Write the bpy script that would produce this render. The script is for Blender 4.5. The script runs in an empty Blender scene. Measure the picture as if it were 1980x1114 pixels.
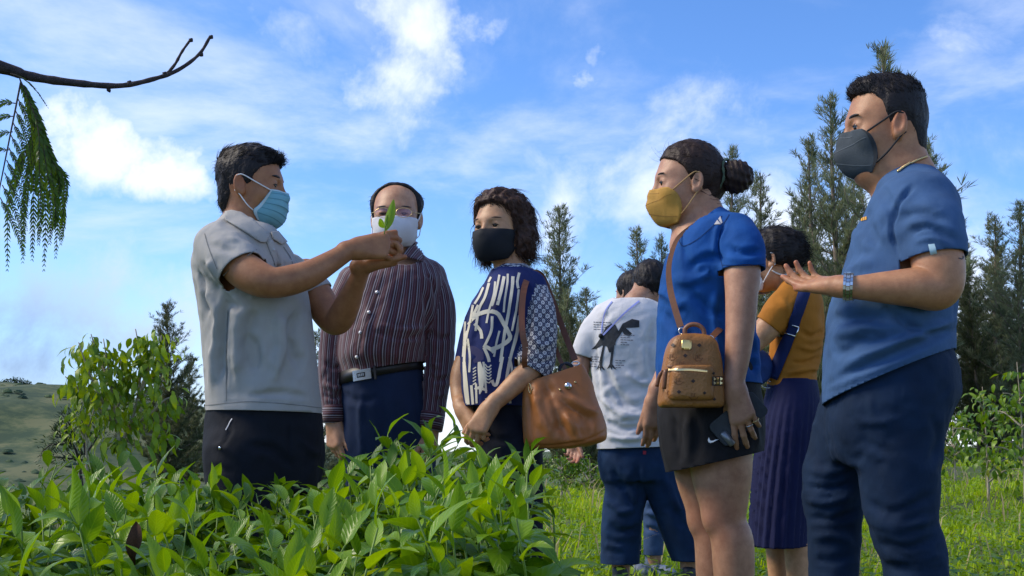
import bpy, bmesh, math, random
import numpy as np
from mathutils import Vector, Matrix
from mathutils.bvhtree import BVHTree
R = math.radians
scene = bpy.context.scene
COL = scene.collection

# ------------------------------------------------------------------ camera
HC, FPX, CX, CY = 0.72, 2250.0, 990.0, 557.0
TH = math.atan(303/FPX)               # horizon at row 860 of the photograph
YS = FPX/1500                         # depths below were first measured for a 1500-pixel lens
cam_d = bpy.data.cameras.new('camera'); cam = bpy.data.objects.new('camera', cam_d)
COL.objects.link(cam); scene.camera = cam
cam.location = (0, 0, HC); cam.rotation_euler = (R(90)+TH, 0, 0)
cam_d.sensor_width = 36; cam_d.lens = 36*FPX/1980
cam_d.clip_start = 0.02; cam_d.clip_end = 6000
scene.render.resolution_x = 1024; scene.render.resolution_y = 576

# ------------------------------------------------------------------ sky and sun
SUN_EL, SUN_AZ = R(44), R(-86)        # azimuth from +Y, clockwise (negative: to the left)
def ray(px, py):
    u, v = (px-CX)/FPX, (CY-py)/FPX
    return np.array([u, math.cos(TH)-v*math.sin(TH), math.sin(TH)+v*math.cos(TH)])
world = bpy.data.worlds.new('World'); scene.world = world; world.use_nodes = True
def build_world():
    nt = world.node_tree; N = nt.nodes; L = nt.links; N.clear()
    out = N.new('ShaderNodeOutputWorld'); bg = N.new('ShaderNodeBackground')
    L.new(bg.outputs[0], out.inputs[0]); bg.inputs['Strength'].default_value = 0.13
    sky = N.new('ShaderNodeTexSky'); sky.sky_type = 'NISHITA'; sky.sun_disc = False
    sky.sun_elevation = SUN_EL; sky.sun_rotation = SUN_AZ % (2*math.pi)
    sky.altitude = 1200; sky.air_density = 1.0; sky.dust_density = 0.3; sky.ozone_density = 3.0
    def math_(op, a, b=None, clamp=False):
        n = N.new('ShaderNodeMath'); n.operation = op; n.use_clamp = clamp
        for i, v in enumerate((a, b)):
            if v is None: continue
            if isinstance(v, (int, float)): n.inputs[i].default_value = v
            else: L.new(v, n.inputs[i])
        return n.outputs[0]
    tc = N.new('ShaderNodeTexCoord'); D = tc.outputs['Generated']
    sep = N.new('ShaderNodeSeparateXYZ'); L.new(D, sep.inputs[0])
    # flat cloud-layer coordinates
    h = math_('MAXIMUM', sep.outputs[2], 0.04)
    h2 = math_('ADD', h, 0.22)
    cx = math_('DIVIDE', sep.outputs[0], h2); cy = math_('DIVIDE', sep.outputs[1], h2)
    comb = N.new('ShaderNodeCombineXYZ'); L.new(cx, comb.inputs[0]); L.new(cy, comb.inputs[1])
    def noise(scale, det, rough, off, dist=0.0, vec=None, stretch=(1,1,1)):
        mp = N.new('ShaderNodeMapping'); mp.inputs['Location'].default_value = off; mp.inputs['Scale'].default_value = stretch
        L.new(vec or comb.outputs[0], mp.inputs[0])
        n = N.new('ShaderNodeTexNoise'); n.inputs['Scale'].default_value = scale
        n.inputs['Detail'].default_value = det; n.inputs['Roughness'].default_value = rough
        n.inputs['Distortion'].default_value = dist
        L.new(mp.outputs[0], n.inputs['Vector']); return n.outputs['Fac']
    n1 = noise(1.5, 8, 0.62, (3.1, 1.7, 0), 0.3)
    n2 = noise(7.0, 8, 0.65, (0.3, 4.4, 2.0), 0.4, D)
    n3 = noise(0.7, 4, 0.5, (7.3, 2.2, 0), 0.2)
    # cumulus heaps that stand in the photograph, by direction (centre, radius, weight)
    heaps = [((800,50),.095,.78),((745,150),.085,.80),((700,215),.05,.75),((860,75),.06,.8),((215,305),.075,1.0),((300,345),.06,1.0),((130,250),.05,.85),
             ((1180,160),.03,.65),((1195,85),.03,.55),((490,228),.025,.6),((560,10),.06,.45),((320,110),.12,.36),((60,60),.09,.4),
             ((1290,330),.12,.82),((1120,420),.11,.72),((1880,560),.10,.85),((1930,640),.09,.85),((1880,60),.07,.36),((880,800),.10,.8),
             ((1500,480),.13,.78),((90,590),.17,.78),((250,650),.13,.72),((60,700),.14,.75),((330,590),.08,.6),((300,480),.07,.45),((560,20),.07,.5),((1000,380),.09,.45),((880,700),.07,.6),((1700,420),.13,.6)]
    wn = N.new('ShaderNodeTexNoise'); wn.inputs['Scale'].default_value = 9.0; wn.inputs['Detail'].default_value = 6; wn.inputs['Roughness'].default_value = .6; L.new(D, wn.inputs['Vector'])
    w1 = N.new('ShaderNodeVectorMath'); w1.operation = 'SUBTRACT'; L.new(wn.outputs['Color'], w1.inputs[0]); w1.inputs[1].default_value = (.5, .5, .5)
    w2 = N.new('ShaderNodeVectorMath'); w2.operation = 'MULTIPLY'; L.new(w1.outputs[0], w2.inputs[0]); w2.inputs[1].default_value = (.19, .19, .13)
    DW = N.new('ShaderNodeVectorMath'); DW.operation = 'ADD'; L.new(D, DW.inputs[0]); L.new(w2.outputs[0], DW.inputs[1]); DW = DW.outputs[0]
    acc = None
    for (pp, rad, wgt) in heaps:
        d = ray(*pp); d = d/np.linalg.norm(d)
        vs = N.new('ShaderNodeVectorMath'); vs.operation = 'DISTANCE'
        L.new(DW, vs.inputs[0]); vs.inputs[1].default_value = tuple(d)
        mr = N.new('ShaderNodeMapRange'); mr.interpolation_type = 'SMOOTHSTEP'
        L.new(vs.outputs['Value'], mr.inputs['Value'])
        mr.inputs['From Min'].default_value = 0; mr.inputs['From Max'].default_value = rad*.95
        mr.inputs['To Min'].default_value = wgt; mr.inputs['To Max'].default_value = 0
        acc = mr.outputs[0] if acc is None else math_('MAXIMUM', acc, mr.outputs[0])
    heap = math_('MULTIPLY', acc, 1.0)
    nn = math_('ADD', math_('MULTIPLY', n2, 1.5), -0.78)
    cum = math_('ADD', math_('ADD', math_('MULTIPLY', heap, 1.12), nn), -0.12)
    mrc = N.new('ShaderNodeMapRange'); mrc.interpolation_type = 'SMOOTHSTEP'
    L.new(cum, mrc.inputs['Value']); mrc.inputs['From Min'].default_value = 0.0; mrc.inputs['From Max'].default_value = 1.05
    # thin wisps everywhere
    wsp = math_('ADD', math_('MULTIPLY', n1, 1.0), math_('MULTIPLY', n3, 0.7))
    mrw = N.new('ShaderNodeMapRange'); mrw.interpolation_type = 'SMOOTHSTEP'
    L.new(wsp, mrw.inputs['Value']); mrw.inputs['From Min'].default_value = 0.78; mrw.inputs['From Max'].default_value = 1.12
    mrw.inputs['To Max'].default_value = 0.62
    hz = N.new('ShaderNodeMapRange'); hz.interpolation_type = 'SMOOTHSTEP'; L.new(math_('ADD', sep.outputs[2], math_('MULTIPLY', math_('ADD', n2, -.5), .22)), hz.inputs['Value'])
    hz.inputs['From Min'].default_value = -.02; hz.inputs['From Max'].default_value = 0.17; hz.inputs['To Min'].default_value = .8; hz.inputs['To Max'].default_value = 0.0
    cov = math_('MAXIMUM', math_('MAXIMUM', mrc.outputs[0], mrw.outputs[0], True), hz.outputs[0], True)
    # a little greyer and lavender where the cloud is low over the land
    low = N.new('ShaderNodeMapRange'); L.new(sep.outputs[2], low.inputs['Value'])
    low.inputs['From Min'].default_value = 0.0; low.inputs['From Max'].default_value = 0.21
    low.inputs['To Min'].default_value = 1.0; low.inputs['To Max'].default_value = 0.0; low.clamp = True
    left = N.new('ShaderNodeMapRange'); left.interpolation_type = 'SMOOTHSTEP'; L.new(sep.outputs[0], left.inputs['Value'])
    left.inputs['From Min'].default_value = -0.12; left.inputs['From Max'].default_value = -0.45
    left.inputs['To Min'].default_value = 0.0; left.inputs['To Max'].default_value = 1.0
    greyness = math_('MULTIPLY', low.outputs[0], left.outputs[0])
    gm = N.new('ShaderNodeMix'); gm.data_type = 'RGBA'
    L.new(math_('MULTIPLY', greyness, 1.9, True), gm.inputs[0])
    gm.inputs[6].default_value = (4.2, 4.5, 5.1, 1); gm.inputs[7].default_value = (1.2, 1.65, 2.7, 1)
    # sky colour: a touch more saturated, as a phone records it
    hs = N.new('ShaderNodeHueSaturation'); hs.inputs['Saturation'].default_value = 1.14; hs.inputs['Value'].default_value = 0.82
    L.new(sky.outputs[0], hs.inputs['Color'])
    tint = N.new('ShaderNodeMix'); tint.data_type = 'RGBA'; tint.blend_type = 'MULTIPLY'; tint.inputs[0].default_value = 1.0
    L.new(hs.outputs[0], tint.inputs[6]); tint.inputs[7].default_value = SKY_TINT
    mx = N.new('ShaderNodeMix'); mx.data_type = 'RGBA'
    L.new(cov, mx.inputs[0]); L.new(tint.outputs[2], mx.inputs[6]); L.new(gm.outputs[2], mx.inputs[7])
    L.new(mx.outputs[2], bg.inputs['Color'])
SKY_TINT = (0.86, 0.94, 1.12, 1)
build_world()
sun_d = bpy.data.lights.new('sun', 'SUN'); sun = bpy.data.objects.new('sun', sun_d); COL.objects.link(sun)
sun_d.energy = 2.1; sun_d.angle = R(28); sun_d.color = (1.0, 0.88, 0.70)
_sd = Vector((math.sin(SUN_AZ)*math.cos(SUN_EL), math.cos(SUN_AZ)*math.cos(SUN_EL), math.sin(SUN_EL)))
sun.rotation_euler = _sd.to_track_quat('Z', 'Y').to_euler(); sun.location = (-8, 4, 12)
vs = scene.view_settings; vs.view_transform = 'Standard'; vs.look = 'None'; vs.gamma = 1; vs.use_curve_mapping = False
vs.exposure = 1.0
scene.render.engine = 'CYCLES'
scene.cycles.max_bounces = 6; scene.cycles.transparent_max_bounces = 6

# ------------------------------------------------------------------ small helpers
rng = np.random.default_rng(7); random.seed(7)
def nrm(v): v = np.asarray(v, float); return v/(np.linalg.norm(v)+1e-12)
def link(o, parent=None):
    COL.objects.link(o)
    if parent is not None: o.parent = parent
    return o
def tag(o, label=None, cat=None, group=None, kind=None):
    if label: o['label'] = label
    if cat: o['category'] = cat
    if group: o['group'] = group
    if kind: o['kind'] = kind
    return o
def empty(name, loc, label, cat, group=None):
    o = bpy.data.objects.new(name, None); o.location = loc; o.empty_display_size = .1
    link(o); return tag(o, label, cat, group)
def mesh_obj(name, V, F, mat, parent=None, smooth=True, uv=None, attrs=None, mat_idx=None):
    """one mesh object from arrays in world coordinates; parents are unrotated empties, so only their location is taken off"""
    V = np.asarray(V, float).reshape(-1, 3)
    if parent is not None:
        off = np.array(parent.location)
        q = parent
        while q.parent is not None: q = q.parent; off = off+np.array(q.location)
        V = V-off
    me = bpy.data.meshes.new(name)
    if isinstance(F, np.ndarray):
        k = F.shape[1]; me.vertices.add(len(V)); me.vertices.foreach_set('co', V.astype(np.float32).ravel())
        me.loops.add(F.size); me.loops.foreach_set('vertex_index', F.astype(np.int32).ravel())
        me.polygons.add(len(F)); me.polygons.foreach_set('loop_start', np.arange(0, F.size, k, dtype=np.int32))
        me.update(calc_edges=True)
    else:
        me.from_pydata([tuple(v) for v in V], [], [tuple(f) for f in F])
    if smooth: me.polygons.foreach_set('use_smooth', np.ones(len(me.polygons), bool))
    if uv is not None:
        lay = me.uv_layers.new(name='UVMap')
        idx = np.empty(len(me.loops), np.int32); me.loops.foreach_get('vertex_index', idx)
        lay.data.foreach_set('uv', np.asarray(uv, np.float32)[idx].ravel())
    if attrs:
        for k, a in attrs.items():
            a = np.asarray(a, np.float32)
            at = me.attributes.new(k, 'FLOAT' if a.ndim == 1 else 'FLOAT_VECTOR', 'POINT')
            at.data.foreach_set('value' if a.ndim == 1 else 'vector', a.ravel())
    mats = mat if isinstance(mat, (list, tuple)) else [mat]
    for m in mats: me.materials.append(m)
    if mat_idx is not None: me.polygons.foreach_set('material_index', np.asarray(mat_idx, np.int32))
    me.update(); me.validate()
    o = bpy.data.objects.new(name, me); link(o, parent)
    return o
class MB:
    """collects vertices and faces"""
    def __init__(s): s.V = []; s.F = []
    def add(s, V, F):
        b = len(s.V); s.V += [tuple(v) for v in V]; s.F += [tuple(i+b for i in f) for f in F]
    def box(s, c, sx, sy, sz, ax=None):
        ax = np.eye(3) if ax is None else np.asarray(ax); c = np.asarray(c, float)
        V = [c+ax[0]*i*sx/2+ax[1]*j*sy/2+ax[2]*k*sz/2 for i in (-1,1) for j in (-1,1) for k in (-1,1)]
        s.add(V, [(0,1,3,2),(4,6,7,5),(0,4,5,1),(2,3,7,6),(0,2,6,4),(1,5,7,3)])
    def tube(s, P, r, n=6, cap=True, flat=None):
        P = np.asarray(P, float); r = np.broadcast_to(np.asarray(r, float), (len(P),))
        T = np.gradient(P, axis=0); up = np.array([0,0,1.]) if flat is None else np.asarray(flat, float)
        V = []
        ref = up if abs(np.dot(nrm(T[0]), nrm(up))) < .95 else np.array([1.,0,0])
        for i in range(len(P)):
            t = nrm(T[i]); a = nrm(ref-t*np.dot(ref, t)); b = np.cross(t, a); ref = a
            for k in range(n):
                q = 2*math.pi*k/n; V.append(P[i]+r[i]*(a*math.cos(q)+b*math.sin(q)))
        F = [(i*n+k, i*n+(k+1) % n, (i+1)*n+(k+1) % n, (i+1)*n+k) for i in range(len(P)-1) for k in range(n)]
        if cap: F += [tuple(range(n))[::-1], tuple(range((len(P)-1)*n, len(P)*n))]
        s.add(V, F)
    def build(s, name, mat, parent=None, smooth=True): return mesh_obj(name, s.V, s.F, mat, parent, smooth)
def spline(P, n):
    """Catmull-Rom resampling of rows of any width"""
    P = np.asarray(P, float); m = len(P)
    if m == 2: return P[0]+(P[1]-P[0])*np.linspace(0, 1, n)[:, None]
    Q = np.vstack([2*P[0]-P[1], P, 2*P[-1]-P[-2]]); t = np.linspace(0, m-1-1e-9, n); i = t.astype(int); f = (t-i)[:, None]
    a, b, c, d = Q[i], Q[i+1], Q[i+2], Q[i+3]
    return .5*((2*b)+(c-a)*f+(2*a-5*b+4*c-d)*f**2+(3*b-a-3*c+d)*f**3)
# vectorised gradient noise
_perm = np.random.default_rng(3).permutation(256); _perm = np.concatenate([_perm, _perm, _perm])
_g = np.random.default_rng(4).normal(size=(256, 3)); _g /= np.linalg.norm(_g, axis=1)[:, None]
def pnoise(P):
    P = np.asarray(P, float); i0 = np.floor(P).astype(int); f = P-i0; u = f*f*f*(f*(f*6-15)+10); i0 &= 255
    out = 0
    for dx in (0, 1):
        for dy in (0, 1):
            for dz in (0, 1):
                h = _perm[_perm[_perm[(i0[..., 0]+dx) & 255]+((i0[..., 1]+dy) & 255)]+((i0[..., 2]+dz) & 255)] & 255
                g = _g[h]; d = f-np.array([dx, dy, dz])
                w = (u[..., 0] if dx else 1-u[..., 0])*(u[..., 1] if dy else 1-u[..., 1])*(u[..., 2] if dz else 1-u[..., 2])
                out = out+w*(g*d).sum(-1)
    return out*1.6
def fbm(P, o=3):
    return sum(pnoise(np.asarray(P)*2**k+k*17.3)*.5**k for k in range(o))

# ------------------------------------------------------------------ materials
def NT(name):
    m = bpy.data.materials.new(name); m.use_nodes = True; nt = m.node_tree
    return m, nt.nodes, nt.links, nt.nodes['Principled BSDF']
def setin(b, **k):
    for n, v in k.items():
        n = n.replace('_', ' ')
        if n in b.inputs: b.inputs[n].default_value = v
def c4(c): return (c[0], c[1], c[2], 1.0)
def simple(name, col, rough=.6, metal=0., spec=.4, nscale=0, namp=.15, bump=0., bscale=200., sheen=0., coord='Object', sss=0, wrinkle=0., wscale=(14, 14, 6)):
    m, N, L, b = NT(name)
    setin(b, Base_Color=c4(col), Roughness=rough, Metallic=metal)
    b.inputs['Specular IOR Level'].default_value = spec
    if sheen: b.inputs['Sheen Weight'].default_value = sheen; b.inputs['Sheen Roughness'].default_value = .5
    if sss:
        b.inputs['Subsurface Weight'].default_value = sss; b.inputs['Subsurface Radius'].default_value = (.012, .005, .003); b.inputs['Subsurface Scale'].default_value = .6
    tc = N.new('ShaderNodeTexCoord')
    if nscale:
        n = N.new('ShaderNodeTexNoise'); n.inputs['Scale'].default_value = nscale; n.inputs['Detail'].default_value = 5
        L.new(tc.outputs[coord], n.inputs['Vector'])
        mr = N.new('ShaderNodeMapRange'); L.new(n.outputs['Fac'], mr.inputs[0]); mr.inputs[1].default_value = .3; mr.inputs[2].default_value = .7
        mr.inputs[3].default_value = 1-namp; mr.inputs[4].default_value = 1+namp
        mm = N.new('ShaderNodeMix'); mm.data_type = 'RGBA'; mm.blend_type = 'MULTIPLY'; mm.inputs[0].default_value = 1
        mm.inputs[6].default_value = c4(col); L.new(mr.outputs[0], mm.inputs[7]); L.new(mm.outputs[2], b.inputs['Base Color'])
    if bump:
        n2 = N.new('ShaderNodeTexNoise'); n2.inputs['Scale'].default_value = bscale; n2.inputs['Detail'].default_value = 3
        L.new(tc.outputs[coord], n2.inputs['Vector'])
        bp = N.new('ShaderNodeBump'); bp.inputs['Strength'].default_value = bump; bp.inputs['Distance'].default_value = .004
        L.new(n2.outputs['Fac'], bp.inputs['Height']); L.new(bp.outputs[0], b.inputs['Normal'])
        if wrinkle:
            mp = N.new('ShaderNodeMapping'); mp.inputs['Scale'].default_value = wscale; mp.inputs['Rotation'].default_value = (.3, .5, .4); L.new(tc.outputs[coord], mp.inputs[0])
            n3 = N.new('ShaderNodeTexNoise'); n3.inputs['Scale'].default_value = 1; n3.inputs['Detail'].default_value = 4; n3.inputs['Roughness'].default_value = .5; n3.inputs['Distortion'].default_value = .2; L.new(mp.outputs[0], n3.inputs['Vector'])
            b3 = N.new('ShaderNodeBump'); b3.inputs['Strength'].default_value = wrinkle; b3.inputs['Distance'].default_value = .018; L.new(n3.outputs['Fac'], b3.inputs['Height']); L.new(b3.outputs[0], bp.inputs['Normal'])
    return m
def skin(name, col, red=.12):
    m, N, L, b = NT(name)
    setin(b, Roughness=.48); b.inputs['Specular IOR Level'].default_value = .35
    b.inputs['Subsurface Weight'].default_value = .12; b.inputs['Subsurface Radius'].default_value = (.012, .005, .003); b.inputs['Subsurface Scale'].default_value = .5
    tc = N.new('ShaderNodeTexCoord'); n = N.new('ShaderNodeTexNoise'); n.inputs['Scale'].default_value = 34; n.inputs['Detail'].default_value = 8; n.inputs['Roughness'].default_value = .65
    L.new(tc.outputs['Object'], n.inputs['Vector'])
    r = N.new('ShaderNodeValToRGB'); r.color_ramp.elements[0].position = .32; r.color_ramp.elements[1].position = .68
    r.color_ramp.elements[0].color = (col[0]*.76, col[1]*.68, col[2]*.64, 1); r.color_ramp.elements[1].color = (col[0]*1.08, col[1]*1.06, col[2]*1.02, 1)
    L.new(n.outputs['Fac'], r.inputs[0])
    # redder knuckles, ears, finger ends: painted by anatomy through a vertex attribute
    a = N.new('ShaderNodeAttribute'); a.attribute_name = 'flush'
    mx = N.new('ShaderNodeMix'); mx.data_type = 'RGBA'; L.new(a.outputs['Fac'], mx.inputs[0]); L.new(r.outputs[0], mx.inputs[6])
    mx.inputs[7].default_value = (min(1, col[0]*1.12), col[1]*.62, col[2]*.6, 1); L.new(mx.outputs[2], b.inputs['Base Color'])
    n2 = N.new('ShaderNodeTexNoise'); n2.inputs['Scale'].default_value = 320; n2.inputs['Detail'].default_value = 2; L.new(tc.outputs['Object'], n2.inputs['Vector'])
    bp = N.new('ShaderNodeBump'); bp.inputs['Strength'].default_value = .25; bp.inputs['Distance'].default_value = .002
    L.new(n2.outputs['Fac'], bp.inputs['Height']); L.new(bp.outputs[0], b.inputs['Normal'])
    return m
def hair_mat(name, col=(.012, .010, .009)):
    m, N, L, b = NT(name); setin(b, Base_Color=c4(col), Roughness=.55); b.inputs['Specular IOR Level'].default_value = .22
    tc = N.new('ShaderNodeTexCoord'); n = N.new('ShaderNodeTexNoise'); n.inputs['Scale'].default_value = 60; n.inputs['Detail'].default_value = 4
    L.new(tc.outputs['Object'], n.inputs['Vector'])
    r = N.new('ShaderNodeValToRGB'); r.color_ramp.elements[0].color = (col[0]*.6, col[1]*.6, col[2]*.6, 1); r.color_ramp.elements[1].color = (col[0]*2.2, col[1]*2, col[2]*1.9, 1)
    L.new(n.outputs['Fac'], r.inputs[0]); L.new(r.outputs[0], b.inputs['Base Color'])
    bp = N.new('ShaderNodeBump'); bp.inputs['Strength'].default_value = .5; bp.inputs['Distance'].default_value = .004
    n2 = N.new('ShaderNodeTexNoise'); n2.inputs['Scale'].default_value = 150; L.new(tc.outputs['Object'], n2.inputs['Vector'])
    L.new(n2.outputs['Fac'], bp.inputs['Height']); L.new(bp.outputs[0], b.inputs['Normal'])
    return m
# ------------------------------------------------------------------ implicit-surface figure kit
# A figure is a list of primitives (distance function, bounds, blend). Each stretch of it is meshed on its own grid.
def smin(a, b, k):
    if k <= 0: return np.minimum(a, b)
    h = np.maximum(k-np.abs(a-b), 0)/k
    return np.minimum(a, b)-h*h*k*.25
class Prim:
    parts = None; clip = None
    def __init__(s, fn, lo, hi, k=.01, sub=False): s.fn, s.lo, s.hi, s.k, s.sub = fn, np.asarray(lo, float), np.asarray(hi, float), k, sub
def cone(a, b, r1, r2, k=.01, sub=False):
    a = np.asarray(a, float); b = np.asarray(b, float); ba = b-a; l2 = ba@ba
    def fn(P):
        t = np.clip(((P-a)@ba)/max(l2, 1e-9), 0, 1)
        return np.linalg.norm(P-a-t[..., None]*ba, axis=-1)-(r1+(r2-r1)*t)
    m = max(r1, r2)
    return Prim(fn, np.minimum(a, b)-m, np.maximum(a, b)+m, k, sub)
def ellip(c, r, M=None, k=.01, sub=False):
    c = np.asarray(c, float); r = np.asarray(r, float); M = np.eye(3) if M is None else np.asarray(M, float)
    def fn(P):
        q = (P-c)@M.T; k0 = np.linalg.norm(q/r, axis=-1); k1 = np.linalg.norm(q/(r*r), axis=-1)
        return k0*(k0-1)/np.maximum(k1, 1e-6)
    e = np.abs(M.T)@r
    return Prim(fn, c-e, c+e, k, sub)
def chain(P, rad, n=None, k=.012, k0=None):
    """limb: smooth polyline with smoothly varying radius"""
    A = np.hstack([np.asarray(P, float), np.asarray(rad, float)[:, None]]); n = (2*n if n else 8*(len(A)-1)+1)
    S = spline(A, n) if len(A) > 2 else spline(A, 3)
    out = [cone(S[i, :3], S[i+1, :3], S[i, 3], S[i+1, 3], .004) for i in range(len(S)-1)]
    # one primitive for the whole chain so that it blends as one
    def fn(Q):
        d = None
        for c in out:
            v = c.fn(Q); d = v if d is None else np.minimum(d, v)
        return d
    p = Prim(fn, np.min([c.lo for c in out], 0), np.max([c.hi for c in out], 0), k if k0 is None else k0); p.parts = out
    return p
def clip(p, co, no): p.clip = (np.asarray(co, float), nrm(no)); return p
def pchip(x, y, xn):
    x = np.asarray(x, float); y = np.asarray(y, float); h = np.diff(x); dl = np.diff(y, axis=0)/h[:, None]
    m = np.zeros_like(y); m[0] = dl[0]; m[-1] = dl[-1]
    for i in range(1, len(x)-1):
        s = dl[i-1]*dl[i]; w1, w2 = 2*h[i]+h[i-1], h[i]+2*h[i-1]
        with np.errstate(divide='ignore', invalid='ignore'):
            v = (w1+w2)/(w1/dl[i-1]+w2/dl[i])
        m[i] = np.where(s > 0, v, 0)
    i = np.clip(np.searchsorted(x, xn)-1, 0, len(x)-2); t = ((xn-x[i])/h[i])[:, None]; H = h[i][:, None]
    return (2*t**3-3*t**2+1)*y[i]+(t**3-2*t**2+t)*H*m[i]+(-2*t**3+3*t**2)*y[i+1]+(t**3-t**2)*H*m[i+1]
class Loft:
    """trunk, skirt, trouser leg: sections (centre, half width, depth to the front, depth to the back) stacked along z"""
    def __init__(s, secs, ex, ey, n=2.0):
        # secs rows: cx,cy,cz,w,df,db ; sorted by z
        S = np.array(sorted(secs, key=lambda r: r[2]), float); z = S[:, 2]
        s.zt = np.linspace(z[0], z[-1], 90); s.T = pchip(z, S[:, [0, 1, 3, 4, 5]], s.zt)
        s.ex, s.ey, s.n = ex, ey, n; s.z0, s.z1 = z[0], z[-1]
        m = max(S[:, 3].max(), S[:, 4].max(), S[:, 5].max())
        s.lo = np.array([S[:, 0].min()-m, S[:, 1].min()-m, z[0]]); s.hi = np.array([S[:, 0].max()+m, S[:, 1].max()+m, z[-1]])
    def at(s, z): return [np.interp(z, s.zt, s.T[:, i]) for i in range(5)]
    def local(s, P):
        cx, cy, w, df, db = s.at(P[..., 2]); dx, dy = P[..., 0]-cx, P[..., 1]-cy
        return dx*s.ex[0]+dy*s.ex[1], dx*s.ey[0]+dy*s.ey[1], w, df, db
    def fn(s, P, off=0.):
        a, b, w, df, db = s.local(P); d = np.where(b < 0, df, db); w = np.maximum(w+off, .004); d = np.maximum(d+off, .004)
        A, B = np.abs(a)/w, np.abs(b)/d; n = s.n
        k = np.maximum((A**n+B**n)**(1/n), 1e-5)
        g = np.sqrt((A**(n-1)/w)**2+(B**(n-1)/d)**2)*k**(1-n)
        r = (k-1)/np.maximum(g, 1/np.maximum(w, d))
        z = P[..., 2]
        return np.maximum(r, np.maximum(s.z0-off*0-z, z-s.z1))
    def prim(s, k=.02, off=0.): return Prim(lambda P: s.fn(P, off), s.lo-abs(off), s.hi+abs(off), k)
def grid_mesh(prims, h, lo=None, hi=None, pad=2):
    ps = [p for p in prims if not p.sub]
    L_ = np.min([p.lo for p in ps], 0)-pad*h-.004 if lo is None else np.asarray(lo, float)
    H_ = np.max([p.hi for p in ps], 0)+pad*h+.004 if hi is None else np.asarray(hi, float)
    n = np.maximum(np.ceil((H_-L_)/h).astype(int)+1, 4)
    D = np.full(n, 1.0, np.float64)
    axs = [L_[i]+h*np.arange(n[i]) for i in range(3)]
    for p in prims:
        m = p.k+2.5*h
        i0 = np.clip(np.floor((p.lo-m-L_)/h).astype(int), 0, n); i1 = np.clip(np.ceil((p.hi+m-L_)/h).astype(int)+1, 0, n)
        if (i1 <= i0).any(): continue
        P = np.stack(np.meshgrid(*[axs[i][i0[i]:i1[i]] for i in range(3)], indexing='ij'), -1)
        sl = tuple(slice(i0[i], i1[i]) for i in range(3))
        if p.parts:
            d = np.full(P.shape[:3], 1.0)
            for c in p.parts:
                j0 = np.clip(np.floor((c.lo-m-L_)/h).astype(int), i0, i1)-i0; j1 = np.clip(np.ceil((c.hi+m-L_)/h).astype(int)+1, i0, i1)-i0
                if (j1 <= j0).any(): continue
                s2 = tuple(slice(j0[i], j1[i]) for i in range(3)); d[s2] = np.minimum(d[s2], c.fn(P[s2]))
        else: d = p.fn(P)
        if p.clip is not None: d = np.maximum(d, (P-p.clip[0])@p.clip[1]-.006)
        D[sl] = -smin(-D[sl], d, p.k) if p.sub else smin(D[sl], d, p.k)
    S = D < 0
    c = np.zeros(n-1, np.int8); corners = [(i, j, k) for i in (0, 1) for j in (0, 1) for k in (0, 1)]
    for (i, j, k) in corners: c += S[i:n[0]-1+i, j:n[1]-1+j, k:n[2]-1+k]
    act = (c > 0) & (c < 8); I = np.argwhere(act); idx = np.full(n-1, -1, np.int64); idx[act] = np.arange(len(I))
    vals = np.stack([D[I[:, 0]+i, I[:, 1]+j, I[:, 2]+k] for (i, j, k) in corners], 1); co = np.array(corners, float)
    acc = np.zeros((len(I), 3)); cnt = np.zeros(len(I))
    for a in range(8):
        for b in range(a+1, 8):
            if np.abs(co[a]-co[b]).sum() != 1: continue
            va, vb = vals[:, a], vals[:, b]; m = (va < 0) != (vb < 0)
            t = np.where(m, va/np.where(m, va-vb, 1), 0)
            acc += np.where(m[:, None], co[a]+t[:, None]*(co[b]-co[a]), 0); cnt += m
    V = L_+h*(I+acc/np.maximum(cnt, 1)[:, None]); F = []
    for ax in range(3):
        o1, o2 = [x for x in range(3) if x != ax]
        s0 = [slice(None)]*3; s1 = [slice(None)]*3; s0[ax] = slice(0, -1); s1[ax] = slice(1, None)
        X = (S[tuple(s0)] != S[tuple(s1)]); E = np.argwhere(X)
        E = E[(E[:, o1] >= 1) & (E[:, o2] >= 1) & (E[:, o1] < n[o1]-1) & (E[:, o2] < n[o2]-1)]
        if not len(E): continue
        ins = S[tuple(E.T)]
        def ci(d1, d2):
            Q = E.copy(); Q[:, o1] += d1; Q[:, o2] += d2; return idx[tuple(Q.T)]
        q = np.stack([ci(-1, -1), ci(0, -1), ci(0, 0), ci(-1, 0)], 1)
        flip = ins if ax != 1 else ~ins
        q[~flip] = q[~flip][:, ::-1]; F.append(q)
    F = np.vstack(F) if F else np.zeros((0, 4), int); F = F[(F >= 0).all(1)]
    return V, F
def neigh_smooth(V, F, it=2, lam=.5):
    e = np.vstack([F[:, [0, 1]], F[:, [1, 2]], F[:, [2, 3]], F[:, [3, 0]]]); e = np.vstack([e, e[:, ::-1]])
    cnt = np.bincount(e[:, 0], minlength=len(V))[:, None]
    for _ in range(it):
        A = np.stack([np.bincount(e[:, 0], V[e[:, 1], i], len(V)) for i in range(3)], 1)/np.maximum(cnt, 1)
        V = V+lam*(A-V)
    return V
def vnormals(V, F):
    n = np.cross(V[F[:, 2]]-V[F[:, 0]], V[F[:, 3]]-V[F[:, 1]]) if F.shape[1] == 4 else np.cross(V[F[:, 1]]-V[F[:, 0]], V[F[:, 2]]-V[F[:, 0]])
    out = np.zeros_like(V)
    for k in range(F.shape[1]):
        for i in range(3): out[:, i] += np.bincount(F[:, k], n[:, i], len(V))
    return out/np.maximum(np.linalg.norm(out, axis=1), 1e-12)[:, None]
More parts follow.
